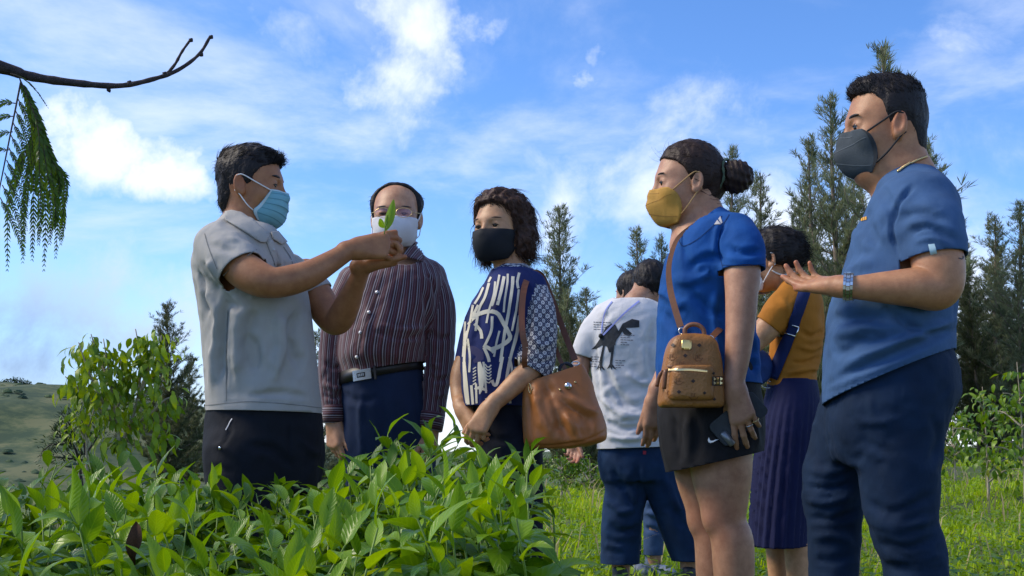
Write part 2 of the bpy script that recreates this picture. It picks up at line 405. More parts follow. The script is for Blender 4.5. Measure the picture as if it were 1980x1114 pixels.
def to_px(V):
    V = np.asarray(V, float); y, z = V[..., 1], V[..., 2]-HC
    dep = y*math.cos(TH)+z*math.sin(TH); up = z*math.cos(TH)-y*math.sin(TH)
    return np.stack([CX+FPX*V[..., 0]/dep, CY-FPX*up/dep], -1), dep
FOLD = 2.3
def fold_lines(V, F, folds, mask=1.):
    """cloth folds and seams: polylines given where the photograph shows them; each is a soft ridge (+) or crease (-)"""
    N = vnormals(V, F); px, dep = to_px(V); vd = V-np.array([0, 0, HC]); front = (N*vd).sum(1) < 0
    disp = np.zeros(len(V)); wob = fbm(V*16+3.1, 2); wob2 = pnoise(V*9+11.7)
    for (pts, width, amp) in folds:
        pts = np.asarray(pts, float); pts = spline(pts, max(8, 4*len(pts))) if len(pts) > 2 else spline(pts, 8)
        best = np.full(len(V), 1e9); tt = np.zeros(len(V)); m = len(pts)-1
        for i in range(m):
            a, b = pts[i], pts[i+1]; ab = b-a; t = np.clip(((px-a)@ab)/max(ab@ab, 1e-9), 0, 1)
            d = np.linalg.norm(px-a-t[:, None]*ab, axis=1); q = d < best
            best[q] = d[q]; tt[q] = (i+t[q])/m
        fade = np.clip(np.minimum(tt, 1-tt)*5+.15, 0, 1)
        x = np.abs(best/width+wob*.55*(width > 3)); am = 1+.75*wob2*(width > 3)
        disp += np.where(front, FOLD*amp*am*fade*(np.exp(-x*x)-.45*np.exp(-(x/2.1)**2)*(x > 0)), 0)
    return V+N*(np.clip(disp, -.015, .016)*mask)[:, None]
def cut_open(o, cuts, thick=.0035):
    """trim a garment at its hems, leave it open, give the cloth thickness"""
    off = np.array(o.parent.location) if o.parent else np.zeros(3)
    bm = bmesh.new(); bm.from_mesh(o.data)
    for cut in cuts:
        co = Vector(np.asarray(cut[0])-off); no = Vector(nrm(cut[1]))
        fl = list(bm.faces); C = np.array([f.calc_center_median() for f in fl])+off
        if isinstance(cut[2], Prim):      # only the cloth of this sleeve or leg
            ok = cut[2].fn(C) < .02
            for q in cut[3]: ok &= q.fn(C) > .010
            if len(cut) > 4: ok &= np.linalg.norm(C-np.asarray(cut[0]), axis=1) < cut[4]
        else: ok = np.linalg.norm(C-np.asarray(cut[2]), axis=1) < cut[3]
        fs = [f for f, k in zip(fl, ok) if k]
        vs = set(v for f in fs for v in f.verts); es = set(e for f in fs for e in f.edges)
        bmesh.ops.bisect_plane(bm, geom=list(vs)+list(es)+fs, dist=1e-5, plane_co=co, plane_no=no, clear_outer=True)
    bv_ = [v for v in bm.verts if v.is_boundary]
    bmesh.ops.remove_doubles(bm, verts=bv_, dist=.0028)
    bm.to_mesh(o.data); bm.free()
    o.data.polygons.foreach_set('use_smooth', np.ones(len(o.data.polygons), bool))
    if thick:
        m = o.modifiers.new('cloth', 'SOLIDIFY'); m.thickness = thick; m.offset = -1; m.use_rim = True
    return o
# ---- the frame of one figure: x across the view, y away from the camera, z up, through the spot where the feet stand
class Fig:
    def __init__(s, pxc, Y):
        Y = Y*YS; d = ray(pxc, 860); d = d*(Y/d[1]); s.base = np.array([d[0], Y, 0.])
        s.ey = nrm([d[0], Y, 0]); s.ex = np.array([s.ey[1], -s.ey[0], 0]); s.ez = np.array([0, 0, 1.])
    def pt(s, px, py, dy=0.):
        d = ray(px, py); t = ((s.base-np.array([0, 0, 0]))@s.ey+dy)/(d@s.ey)
        return np.array([0, 0, HC])+d*t
    def mpp(s, P): return (P[1]*math.cos(TH)+(P[2]-HC)*math.sin(TH))/FPX
    def sec(s, py, xl, xr, df, db, dy=0.):
        c = s.pt((xl+xr)/2, py, dy); w = np.linalg.norm(s.pt(xr, py, dy)-s.pt(xl, py, dy))/2
        return [c[0], c[1], c[2], w, df, db]
    def zsec(s, z, px, dy, w, df, db, pyref):
        c = s.pt(px, pyref, dy); return [c[0], c[1], z, w, df, db]
    def limb(s, rows, n=None, k=.012):
        """rows: px, py, dy, radius in px"""
        P = [s.pt(r[0], r[1], r[2]) for r in rows]; rad = [r[3]*s.mpp(p) for r, p in zip(rows, P)]
        return chain(P, rad, n, k), P, rad
    def dirv(s, a, b, c): return nrm(a*s.ex+b*s.ey+c*s.ez)
# ---- hand: palm and five fingers
def hand(W, fwd, nrmal, side, sc=1., curl=(20, 25, 30, 35), spread=6, thumb=(35, 20, 15), bend=(1., 1., .7)):
    """W wrist, fwd along the hand, nrmal out of the BACK of the hand, side = +1/-1 picks on which side of fwd x nrmal the thumb lies"""
    W = np.asarray(W, float); f = nrm(fwd); n = nrm(np.asarray(nrmal, float)-f*np.dot(nrmal, f)); s = np.cross(f, n)*side
    pr = []; tips = []
    offs = (.027, .0095, -.009, -.026); kl = (.090, .094, .089, .081); fl = ((.043, .026, .021), (.047, .030, .022), (.043, .028, .021), (.034, .020, .019)); fr = (.0088, .0090, .0085, .0075)
    pr.append(cone(W-f*.02*sc, W+f*.02*sc, .0235*sc, .0225*sc, .012))
    kn = []
    for i in range(4):
        a = W+f*.012*sc+s*offs[i]*.55*sc; b = W+f*kl[i]*sc+s*offs[i]*sc
        pr.append(cone(a, b, .0165*sc, .0115*sc, .014 if i else .012)); kn.append(b)
    pr.append(cone(W+f*.02*sc-n*.006*sc+s*.012*sc, W+f*.07*sc-n*.007*sc, .014*sc, .012*sc, .012))
    for i in range(4):
        a = math.radians(curl[i]); sp = math.radians(spread*(1.5-i)); p = kn[i]-f*.004*sc; tot = 0; pts = [p]
        fd = f*math.cos(sp)+s*math.sin(sp)
        for j in range(3):
            tot += a*bend[j]; d = fd*math.cos(tot)-n*math.sin(tot); p = p+d*fl[i][j]*sc; pts.append(p)
        r = fr[i]*sc; rr = [r*1.05, r, r*.93, r*.80]
        for j in range(3): pr.append(cone(pts[j], pts[j+1], rr[j], rr[j+1], .0035))
        tips.append(pts[-1])
    a0, a1, a2 = [math.radians(x) for x in thumb]      # swing out, roll under, bend
    b = W+f*.022*sc+s*.018*sc-n*.006*sc
    d0 = nrm(f*math.cos(a0)+s*math.sin(a0)); d0 = nrm(d0*math.cos(a1)-n*math.sin(a1)); p1 = b+d0*.044*sc
    d1 = nrm(d0*math.cos(a2)+(f*math.sin(a2))*1.0-n*math.sin(a2)*.25); p2 = p1+d1*.034*sc; d2 = nrm(d1+(f-n*.3)*math.sin(a2)*.8); p3 = p2+d2*.026*sc
    pr.append(cone(b, p1, .0165*sc, .0118*sc, .012)); pr.append(cone(p1, p2, .0115*sc, .0102*sc, .003)); pr.append(cone(p2, p3, .0102*sc, .0082*sc, .003))
    tips.append(p3)
    return pr, tips
# ---- head in its own frame: X forward, Y to its left, Z up
class Head:
    def __init__(s, fig, px, py, dy, yaw, pitch=0., roll=0., sc=1., wide=1., deep=1.):
        s.o = fig.pt(px, py, dy); y = R(yaw); f = -fig.ey*math.cos(y)-fig.ex*math.sin(y); p = R(pitch)
        u = fig.ez.copy(); f2 = f*math.cos(p)+u*math.sin(p); u2 = u*math.cos(p)-f*math.sin(p); l = np.cross(u2, f2)
        r = R(roll); l, u2 = l*math.cos(r)+u2*math.sin(r), u2*math.cos(r)-l*math.sin(r)
        s.M = np.stack([f2, l, u2]); s.sc = sc; s.wide = wide; s.S = np.array([deep, wide, 1.])*sc
    def w(s, p): return s.o+(np.asarray(p, float)*s.S)@s.M
    def loc(s, P): return ((P-s.o)@s.M.T)/s.S
    def el(s, c, r, rot=None, k=.01, sub=False):
        M = s.M if rot is None else rot@s.M
        return ellip(s.w(c), np.asarray(r)*s.S, M, k, sub)
    def cn(s, a, b, r1, r2, k=.01, sub=False): return cone(s.w(a), s.w(b), r1*s.sc, r2*s.sc, k, sub)
    def prims(s, eye=.0042, nose=1., chub=0., lids=True):
        p = [s.el((-.012, 0, .030), (.097, .076, .087)), s.el((.030, 0, -.020), (.064, .0615+chub*.3, .090), k=.03), s.el((.022, 0, -.066), (.060, .057+chub, .047), k=.03),
             s.el((.066, 0, -.097), (.022, .024, .019), k=.025), s.el((.064, 0, .020), (.030, .053, .015), k=.02)]
        for q in (-1, 1): p.append(s.el((.056, q*.042, -.032), (.026, .023+chub*.3, .024), k=.03))
        for q in (-1, 1): p.append(s.el((.100, q*.034, -.001), (.017, .021, .0125), k=.012, sub=True))
        p.append(s.cn((.090, 0, .006), (.112*1.0, 0, -.032), .0085, .0120*nose, .012)); 
        for q in (-1, 1): p.append(s.el((.102, q*.0125, -.037), (.011, .0085, .008), k=.006))
        if lids:
            for q in (-1, 1):
                p.append(s.el((.0755, q*.034, -.001), (.0160, .0185, .0145), k=.005))
                p.append(s.el((.094, q*.0345, -.003), (.014, .0150, eye), k=.0015, sub=True))
        p.append(s.el((.098, 0, -.070), (.012, .024, .007), k=.008)); p.append(s.el((.097, 0, -.080), (.012, .020, .007), k=.008))
        for q in (-1, 1):
            a = R(24)*q; rot = np.array([[math.cos(a), -math.sin(a)*-1*-1, 0], [math.sin(a), math.cos(a), 0], [0, 0, 1]]); t = R(-12); rt = np.array([[math.cos(t), 0, -math.sin(t)], [0, 1, 0], [math.sin(t), 0, math.cos(t)]])
            rot = rt@rot
            p.append(s.el((-.014, q*.079, -.016), (.0185, .0075, .032), rot, .004))
            p.append(s.el((-.011, q*.0865, -.012), (.0105, .0065, .019), rot, .003, True))
            p.append(s.el((-.004, q*.077, -.036), (.009, .007, .010), None, .005))
        s.pr = p
        return p
    def extras(s, par, open_=1., brow=1., brow_mat=None, iris=True):
        """eyes, lashes and brows"""
        for q in (-1, 1):
            c = s.w((.0745, q*.034, -.002)); f = s.M[0]
            V, F = [], []; n1, n2 = 10, 12; r = .0140*s.sc
            g = nrm(s.M[0]-s.M[2]*.18); a = nrm(np.cross(s.M[2], g)); b = np.cross(g, a)
            for i in range(n1+1):
                th = math.pi*.62*i/n1
                for j in range(n2):
                    ph = 2*math.pi*j/n2; V.append(c+r*(g*math.cos(th)+math.sin(th)*(a*math.cos(ph)+b*math.sin(ph))))
            for i in range(n1):
                for j in range(n2): F.append((i*n2+j, i*n2+(j+1) % n2, (i+1)*n2+(j+1) % n2, (i+1)*n2+j))
            mi = [1 if i < 4 else 0 for i in range(n1) for j in range(n2)]
            mesh_obj('eye', V, F, [M['eye_white'], M['iris']], par, True, mat_idx=mi)
            mb = MB(); P = [s.w((.0905-abs(t)**2*.010+.0006, q*(.034+t*.0165), -.003+.0046*open_*(1-t*t)-.0012*t)) for t in np.linspace(-1, 1, 9)]
            mb.tube(P, [.0006, .0011, .0015, .0017, .0018, .0018, .0017, .0014, .0006], 5); mb.build('eyelash', M['lash'], par)
            mb = MB(); ts = np.linspace(-1, 1, 9)
            P = [s.w((.0925-.0135*((t+1)/2)**2.2, q*(.0345+t*.0225), .0205+.0035*(1-(t-.2)**2)-.001*t)) for t in ts]
            mb.tube(P, [.0012*brow, .0028*brow, .0034*brow, .0036*brow, .0035*brow, .0032*brow, .0027*brow, .002*brow, .0008], 6); mb.build('eyebrow', brow_mat or M['lash'], par)
def strands(hd, V, N, count, length, flow, lift=.3, width=.0016, segs=5, curl=0., grav=0., jit=.25, seed=1, keep=None, wave=0., hug=0.):
    """hair as tapered three-sided locks growing from the surface of the hair mass"""
    count = int(count*1.5); width = width*.75; r = np.random.default_rng(seed); ids = r.integers(0, len(V), count*3); 
    L_ = hd.loc(V[ids])
    if keep is not None: ids = ids[keep(L_, r)]
    ids = ids[:count]; n = len(ids); P0 = V[ids]; Nn = N[ids]; Lc = hd.loc(P0)
    fl = flow(Lc)@hd.M; fl = fl-Nn*(fl*Nn).sum(1)[:, None]; fl /= np.maximum(np.linalg.norm(fl, axis=1), 1e-6)[:, None]
    d = fl+Nn*lift*(.4+1.2*r.random(n))[:, None]+r.normal(size=(n, 3))*jit; d /= np.linalg.norm(d, axis=1)[:, None]
    ln = length*(.55+.9*r.random(n)); ph = r.random(n)*6.28
    pts = [P0-Nn*.003]; sd = np.cross(d, Nn); sd /= np.maximum(np.linalg.norm(sd, axis=1), 1e-6)[:, None]
    p = pts[0]
    for k in range(segs):
        t = (k+1)/segs
        dd = d+np.array([0, 0, -1.])*grav*t+fl*curl*t-Nn*(lift*1.2+hug)*t+sd*(wave*np.sin(t*7+ph))[:, None]
        dd /= np.linalg.norm(dd, axis=1)[:, None]; p = p+dd*(ln/segs)[:, None]; pts.append(p)
    out, F = [], []
    A = sd; B = np.cross(d, sd)
    for k in range(segs+1):
        w = width*hd.sc*(1-.85*(k/segs)**1.5)*(.7+.6*r.random(n) if k < 0 else 1)
        for q in (0, 2.094, 4.189): out.append(pts[k]+w*(A*math.cos(q)+B*math.sin(q)))
    Vv = np.stack(out, 1).reshape(-1, 3); m = 3*(segs+1); base = (np.arange(n)*m)[:, None]
    loc = np.array([[k*3+a, k*3+(a+1) % 3, (k+1)*3+(a+1) % 3, (k+1)*3+a] for k in range(segs) for a in range(3)])
    F = (base[:, None, :]+loc[None]).reshape(-1, 4)
    return Vv, F
def mask_mesh(hd, prof, side, expo=2.2, pleat=0., ny=25, nz=19, ridge=0., crease=None, top_dip=0.):
    """face mask: middle profile (x,z rows top to bottom), side edge (x,y,z rows top to bottom), in head coordinates"""
    pc = spline(np.array(prof), nz); ps = spline(np.array(side), nz); V = []
    for i in range(nz):
        t = i/(nz-1)
        for j in range(ny):
            q = -1+2*j/(ny-1); a = abs(q); b = 1-a**expo
            sx, sy, sz = ps[i]; x = sx+(pc[i][0]-sx)*b; y = sy*math.copysign(math.sin(a*math.pi/2)**.95, q) if expo > 1.5 else sy*math.copysign(a, q)
            z = sz+(pc[i][1]-sz)*(1-a**1.6)
            if pleat: x += pleat*(1-a**4)*((t*4.0) % 1.0-.5)*(1 if .18 < t < .93 else 0)
            V.append(hd.w((x, y, z)))
    V = np.array(V)
    def sd(P):
        d = np.full(len(P), 1.)
        for q in hd.pr: v = q.fn(P); d = -smin(-d, v, q.k) if q.sub else smin(d, v, q.k)
        return d
    for _ in range(6):      # the cloth lies outside the face
        d = sd(V); c = hd.loc(V); c[:, 0] = np.minimum(c[:, 0], .03)*.4; c[:, 1] = 0; D_ = V-np.array([hd.w(x) for x in c]); D_ /= np.maximum(np.linalg.norm(D_, axis=1), 1e-6)[:, None]
        V = V+D_*(np.maximum(0, .0045-d)*1.1)[:, None]
    W_ = V.reshape(nz, ny, 3).copy()
    for _ in range(2): W_[1:-1, 1:-1] = W_[1:-1, 1:-1]*.5+.125*(W_[:-2, 1:-1]+W_[2:, 1:-1]+W_[1:-1, :-2]+W_[1:-1, 2:])
    V = W_.reshape(-1, 3)
    F = np.array([(i*ny+j, i*ny+j+1, (i+1)*ny+j+1, (i+1)*ny+j) for i in range(nz-1) for j in range(ny-1)])
    uv = np.array([(j/(ny-1), i/(nz-1)) for i in range(nz) for j in range(ny)])
    return np.array(V), F, uv, ps
def mask_line(hd, Vm, pts, w, mat, par, ny=25, nz=19, name='mask_seam', up=.0022):
    """a pleat, seam or edge band drawn along a path in the mask's own (across, down) coordinates"""
    G = np.asarray(Vm).reshape(nz, ny, 3); c = hd.w((.03, 0, -.06))
    def at(u, v):
        x, y = np.clip(u, 0, 1)*(ny-1), np.clip(v, 0, 1)*(nz-1); i, j = min(int(y), nz-2), min(int(x), ny-2); a, b = y-i, x-j
        return (G[i, j]*(1-b)+G[i, j+1]*b)*(1-a)+(G[i+1, j]*(1-b)+G[i+1, j+1]*b)*a
    S = spline(np.array(pts, float), 24); T = np.gradient(S, axis=0); V = []
    for k in range(24):
        t = nrm(T[k]); n2 = np.array([-t[1], t[0]])
        for q in (-.5, .5): p = at(*(S[k]+n2*q*w)); V.append(p+nrm(p-c)*up)
    F = [(2*k, 2*k+1, 2*k+3, 2*k+2) for k in range(23)]
    return mesh_obj(name, V, F, mat, par)
def straps(hd, par, Vm, mat, r=.002, v1=.16, v2=.80, ny=25, nz=19):
    """ear loops from the mask's own side edges to the ears"""
    G = np.asarray(Vm).reshape(nz, ny, 3)
    for q, j in ((1, ny-1), (-1, 0)):
        a = hd.loc(G[int(v1*(nz-1)), j]); b = hd.loc(G[int(v2*(nz-1)), j]); q = 1 if a[1] > 0 else -1
        for path in ([a+np.array([0, q*.001, 0]), np.array([a[0]*.45, q*.0795, a[2]*.4+.004]), np.array([-.006, q*.084, .012]), np.array([-.024, q*.085, .008])],
                     [b+np.array([0, q*.001, 0]), np.array([b[0]*.5, q*.0785, b[2]*.45-.034]), np.array([-.010, q*.081, -.044]), np.array([-.026, q*.082, -.034])]):
            mb = MB(); mb.tube(spline([hd.w(p) for p in path], 16), r*hd.sc, 6); mb.build('mask_strap', mat, par)
def hairline(hd, V, N, xm, n=700, length=.012, seed=9, width=.0007, z0=-.2):
    zz = np.array([r[0] for r in xm]); xx = np.array([r[1] for r in xm])
    return strands(hd, V, N, n, length, lambda q: np.stack([.7+0*q[:, 0], 0*q[:, 0], -.6+0*q[:, 0]], 1), .05, width, 3, 0, .1, .35, seed, keep=lambda q, r: (np.abs(q[:, 0]-np.interp(q[:, 2], zz, xx)) < .007) & (q[:, 2] > z0), hug=.2)
def thicken(o, t=.002, off=0): m = o.modifiers.new('thick', 'SOLIDIFY'); m.thickness = t; m.offset = off; return o
# ---- flat print, seams and straps laid on a garment where the photograph shows them
def bvh_of(V, F): return BVHTree.FromPolygons([tuple(v) for v in V], [tuple(f) for f in F])
def lay(bvh, px, py, up=.0015, smooth_n=True):
    d = Vector(ray(px, py)).normalized(); h = bvh.ray_cast(Vector((0, 0, HC)), d)
    if h[0] is None: return None, None
    n = h[1]; n = -n if n.dot(d) > 0 else n
    return np.array(h[0]+n*up), np.array(n)
def biggest(V, F, lim=.05):
    """keep the largest connected piece and drop faces torn across a depth step"""
    F = [f for f in F if max(np.linalg.norm(np.asarray(V[f[i]])-np.asarray(V[f[i-1]])) for i in range(len(f))) < lim]
    if not F: return V, F
    par = list(range(len(V)))
    def fd(i):
        while par[i] != i: par[i] = par[par[i]]; i = par[i]
        return i
    for f in F:
        for i in f[1:]: par[fd(i)] = fd(f[0])
    cnt = {}
    for f in F: cnt[fd(f[0])] = cnt.get(fd(f[0]), 0)+1
    k = max(cnt, key=cnt.get); F = [f for f in F if fd(f[0]) == k]; us = sorted({i for f in F for i in f}); mp = {u: i for i, u in enumerate(us)}
    return [V[u] for u in us], [tuple(mp[i] for i in f) for f in F]
def ribbon(bvh, pts, width, up=.0015, n=None, mb=None, taper=None, thick=0.):
    """a strip of given width (px) following a polyline on the cloth; one point of the strip per sample"""
    pts = np.asarray(pts, float); n = n or max(4, int(np.linalg.norm(np.diff(pts, axis=0), axis=1).sum()/6)); S = spline(pts, n)
    T = np.gradient(S, axis=0); T /= np.maximum(np.linalg.norm(T, axis=1), 1e-9)[:, None]; Nn = np.stack([-T[:, 1], T[:, 0]], 1)
    V = []; rows = []
    for i in range(n):
        w = width*(1 if taper is None else np.interp(i/(n-1), np.linspace(0, 1, len(taper)), taper))
        a, _ = lay(bvh, *(S[i]-Nn[i]*w/2), up=up); c, _ = lay(bvh, *S[i], up=up*1.15); b, _ = lay(bvh, *(S[i]+Nn[i]*w/2), up=up)
        if a is None or b is None or c is None: rows.append(None); continue
        rows.append(len(V)); V += [a, c, b]
    F = []
    for i in range(n-1):
        if rows[i] is None or rows[i+1] is None: continue
        p, q = rows[i], rows[i+1]
        if np.linalg.norm(V[p]-V[q]) > .09: continue
        F += [(p, p+1, q+1, q), (p+1, p+2, q+2, q+1)]
    V, F = biggest(V, F, .09); mb = mb or MB(); mb.add(V, F); return mb
def seam(bvh, pts, mat, par, w=1.6, name='seam'): return ribbon(bvh, pts, w, .0013).build(name, mat, par)
def patch(bvh, poly, up=.0015, mb=None, step=4.):
    """a filled outline (px) printed on the cloth"""
    from mathutils.geometry import delaunay_2d_cdt
    poly = np.asarray(poly, float); E = []
    for i in range(len(poly)):
        a, b = poly[i], poly[(i+1) % len(poly)]; m = max(1, int(np.linalg.norm(b-a)/step)); E += [a+(b-a)*j/m for j in range(m)]
    E = np.array(E); lo, hi = E.min(0), E.max(0)
    G = [(x, y) for x in np.arange(lo[0]+step*.5, hi[0], step) for y in np.arange(lo[1]+step*.5, hi[1], step)]
    vs = [Vector(p) for p in E]+[Vector(g) for g in G]; ed = [(i, (i+1) % len(E)) for i in range(len(E))]
    v2, _, f2, *_ = delaunay_2d_cdt(vs, ed, [list(range(len(E)))], 1, 1e-4)
    # keep only triangles inside the outline
    def inside(p):
        c = False
        for i in range(len(poly)):
            (x1, y1), (x2, y2) = poly[i], poly[(i+1) % len(poly)]
            if (y1 > p[1]) != (y2 > p[1]) and p[0] < (x2-x1)*(p[1]-y1)/(y2-y1)+x1: c = not c
        return c
    P = []; ok = []
    for v in v2:
        a, _ = lay(bvh, v[0], v[1], up); ok.append(a is not None); P.append(a if a is not None else np.zeros(3))
    F = []
    for f in f2:
        c = sum((v2[i] for i in f), Vector((0, 0)))/len(f)
        if all(ok[i] for i in f) and inside(c): F.append(tuple(f))
    P, F = biggest(P, F, .04); mb = mb or MB(); mb.add(P, F); return mb

def band(T, z0, z1, slope, off, thick=.004, n=72, zpro=None):
    """a closed ring of cloth or leather lying on a trunk, z at the middle from z0 to z1, rising by slope per metre to the right"""
    V = []; F = []
    for i in range(n):
        q = 2*math.pi*i/n
        for (z, o) in ((z0, off), (z1, off), (z1, off-thick), (z0, off-thick)):
            zz = z
            for _ in range(3):
                cx, cy, w, df, db = T.at(zz); d = df if math.sin(q) < 0 else db
                a = (w+o)*math.copysign(abs(math.cos(q))**(2/T.n), math.cos(q)); b = (d+o)*math.copysign(abs(math.sin(q))**(2/T.n), math.sin(q)); zz = z+slope*a
            V.append(np.array([cx, cy, zz])+T.ex*a+T.ey*b)
    for i in range(n):
        j = (i+1) % n
        for k in range(4): F.append((i*4+k, j*4+k, j*4+(k+1) % 4, i*4+(k+1) % 4))
    return V, F
# ------------------------------------------------------------------ foliage kit
def leaf_mat(name, dark, light, trans=.35, rough=.38, src='object', vein=.5, yellow=None):
    m, N, L, b = NT(name); out = N['Material Output']
    if src == 'object': oi = N.new('ShaderNodeObjectInfo'); rnd = oi.outputs['Random']
    else: at = N.new('ShaderNodeAttribute'); at.attribute_name = 'rnd'; rnd = at.outputs['Fac']
    r = N.new('ShaderNodeValToRGB'); e = r.color_ramp.elements; e[0].color = c4(dark); e[1].color = c4(light)
    if yellow: x = e.new(.94); x.color = c4(light); e[-1].color = c4(yellow)
    L.new(rnd, r.inputs[0]); col = r.outputs[0]
    if vein:
        uv = N.new('ShaderNodeUVMap'); sp = N.new('ShaderNodeSeparateXYZ'); L.new(uv.outputs[0], sp.inputs[0])
        def mt(op, x, y=None, z=None):
            n = N.new('ShaderNodeMath'); n.operation = op
            for i, v in enumerate((x, y, z)):
                if v is None: continue
                if isinstance(v, (int, float)): n.inputs[i].default_value = v
                else: L.new(v, n.inputs[i])
            return n.outputs[0]
        du = mt('ABSOLUTE', mt('SUBTRACT', sp.outputs[0], .5)); mid = mt('LESS_THAN', du, .028)
        ph = mt('MULTIPLY', mt('SUBTRACT', sp.outputs[1], mt('MULTIPLY', du, .42)), 62.0); wv = mt('POWER', mt('ABSOLUTE', mt('SINE', mt('MULTIPLY', ph, .5))), 10.)
        f = mt('MAXIMUM', mid, mt('MULTIPLY', mt('SUBTRACT', 1.0, mt('POWER', mt('ABSOLUTE', mt('SINE', mt('MULTIPLY', ph, .5))), .35)), .7))
        mx = N.new('ShaderNodeMix'); mx.data_type = 'RGBA'; L.new(mt('MULTIPLY', f, vein), mx.inputs[0]); L.new(col, mx.inputs[6]); mx.inputs[7].default_value = (min(1, light[0]*1.5), min(1, light[1]*1.35), light[2]*1.3, 1); col = mx.outputs[2]
        bp = N.new('ShaderNodeBump'); bp.inputs['Strength'].default_value = .45; bp.inputs['Distance'].default_value = .002; L.new(mt('ADD', mt('MULTIPLY', f, -1.0), 0), bp.inputs['Height']); L.new(bp.outputs[0], b.inputs['Normal'])
    L.new(col, b.inputs['Base Color']); setin(b, Roughness=rough); b.inputs['Specular IOR Level'].default_value = .33
    tr = N.new('ShaderNodeBsdfTranslucent'); hs = N.new('ShaderNodeHueSaturation'); hs.inputs['Hue'].default_value = .485; hs.inputs['Saturation'].default_value = 1.1; hs.inputs['Value'].default_value = 1.6; L.new(col, hs.inputs['Color']); L.new(hs.outputs[0], tr.inputs[0])
    ms = N.new('ShaderNodeMixShader'); ms.inputs[0].default_value = trans; L.new(b.outputs[0], ms.inputs[1]); L.new(tr.outputs[0], ms.inputs[2]); L.new(ms.outputs[0], out.inputs[0])
    return m
def leaf_geo(length=1., width=.3, bend=.3, fold=.35, na=4, nl=7, twist=0., wav=.02, tip=1.4, seed=0):
    """a pointed leaf along +X, face up +Z; base at the origin"""
    V, UV = [], []; r = np.random.default_rng(seed); ph = r.random()*6; x = 0.; z = 0.; 
    for i in range(nl+1):
        t = i/nl; a = bend*(t-.15)*1.6; 
        if i: x += math.cos(a)*length/nl; z -= math.sin(a)*length/nl
        w = width*.5*length*(math.sin(math.pi*min(1, t**.80))**.85)*(1-.18*t) if 0 < t < 1 else 0.004*length
        if t > .85: w *= (1-t)/.15*.9+.1
        tw = twist*t
        for j in range(na+1):
            q = -1+2*j/na; y = q*w; zz = z+abs(q)*w*fold+wav*length*math.sin(t*11+ph+q*2)*abs(q)
            V.append((x+abs(q)*0, y*math.cos(tw)-(zz-z)*math.sin(tw), z+(zz-z)*math.cos(tw)+y*math.sin(tw))); UV.append((.5+.5*q, t))
    F = [(i*(na+1)+j, i*(na+1)+j+1, (i+1)*(na+1)+j+1, (i+1)*(na+1)+j) for i in range(nl) for j in range(na)]
    return np.array(V), np.array(F), np.array(UV)
def raw_mesh(name, V, F, UV, mat):
    me = bpy.data.meshes.new(name); me.from_pydata([tuple(v) for v in V], [], [tuple(int(i) for i in f) for f in F]); me.polygons.foreach_set('use_smooth', np.ones(len(me.polygons), bool))
    if UV is not None:
        lay_ = me.uv_layers.new(name='UVMap'); idx = np.empty(len(me.loops), np.int32); me.loops.foreach_get('vertex_index', idx); lay_.data.foreach_set('uv', np.asarray(UV, np.float32)[idx].ravel())
    me.materials.append(mat); me.update(); return me
def leaf_frame(d, up):
    d = nrm(d); u = np.asarray(up, float); u = u-d*np.dot(u, d)
    if np.linalg.norm(u) < 1e-3: u = np.array([1., 0, 0])-d*d[0]
    u = nrm(u); s = np.cross(u, d); return np.stack([d, s, u], 1)      # columns
def place_leaf(name, me, parent, p, A, s):
    o = bpy.data.objects.new(name, me); Mx = Matrix.Identity(4)
    for i in range(3):
        for j in range(3): Mx[i][j] = A[i, j]*s
    off = Vector(parent.location)
    for i in range(3): Mx[i][3] = p[i]-off[i]
    o.matrix_local = Mx; COL.objects.link(o); o.parent = parent; return o
def mass(name, parent, items, geos, mat):
    """many leaves joined as one mass: items = (geo index, position, frame, scale, rnd)"""
    Vs, Fs, Us, Rs, b = [], [], [], [], 0
    for (k, p, A, s, rn) in items:
        V, F, U = geos[k]; Vs.append(V@A.T*s+p); Fs.append(F+b); Us.append(U); Rs.append(np.full(len(V), rn)); b += len(V)
    o = mesh_obj(name, np.vstack(Vs), np.vstack(Fs), mat, parent, True, uv=np.vstack(Us), attrs={'rnd': np.concatenate(Rs)}); o['kind'] = 'stuff'; return o
M = {}
M['bark_grey'] = simple('bark_grey', (.16, .125, .095), .9, nscale=25, namp=.35, bump=.6, bscale=60); M['bark_dark'] = simple('bark_dark', (.045, .032, .026), .9, nscale=25, namp=.4, bump=.7, bscale=70); M['bark_pale'] = simple('bark_pale', (.33, .28, .20), .85, nscale=20, namp=.25, bump=.4, bscale=80)
M['sprig_stem'] = simple('stem_green', (.13, .22, .03), .5, nscale=40); M['stem_brown'] = simple('stem_brown', (.11, .065, .035), .8, nscale=60, namp=.4)
M['leaf_young'] = leaf_mat('leaf_young', (.085, .195, .010), (.22, .36, .020), .36, .28, 'object', .35)
M['leaf_tea'] = leaf_mat('leaf_tea', (.020, .078, .009), (.130, .255, .014), .32, .24, 'object', .45, (.30, .32, .02))
M['leaf_tea_mass'] = leaf_mat('leaf_tea_mass', (.022, .068, .009), (.100, .200, .014), .28, .38, 'rnd', .35)
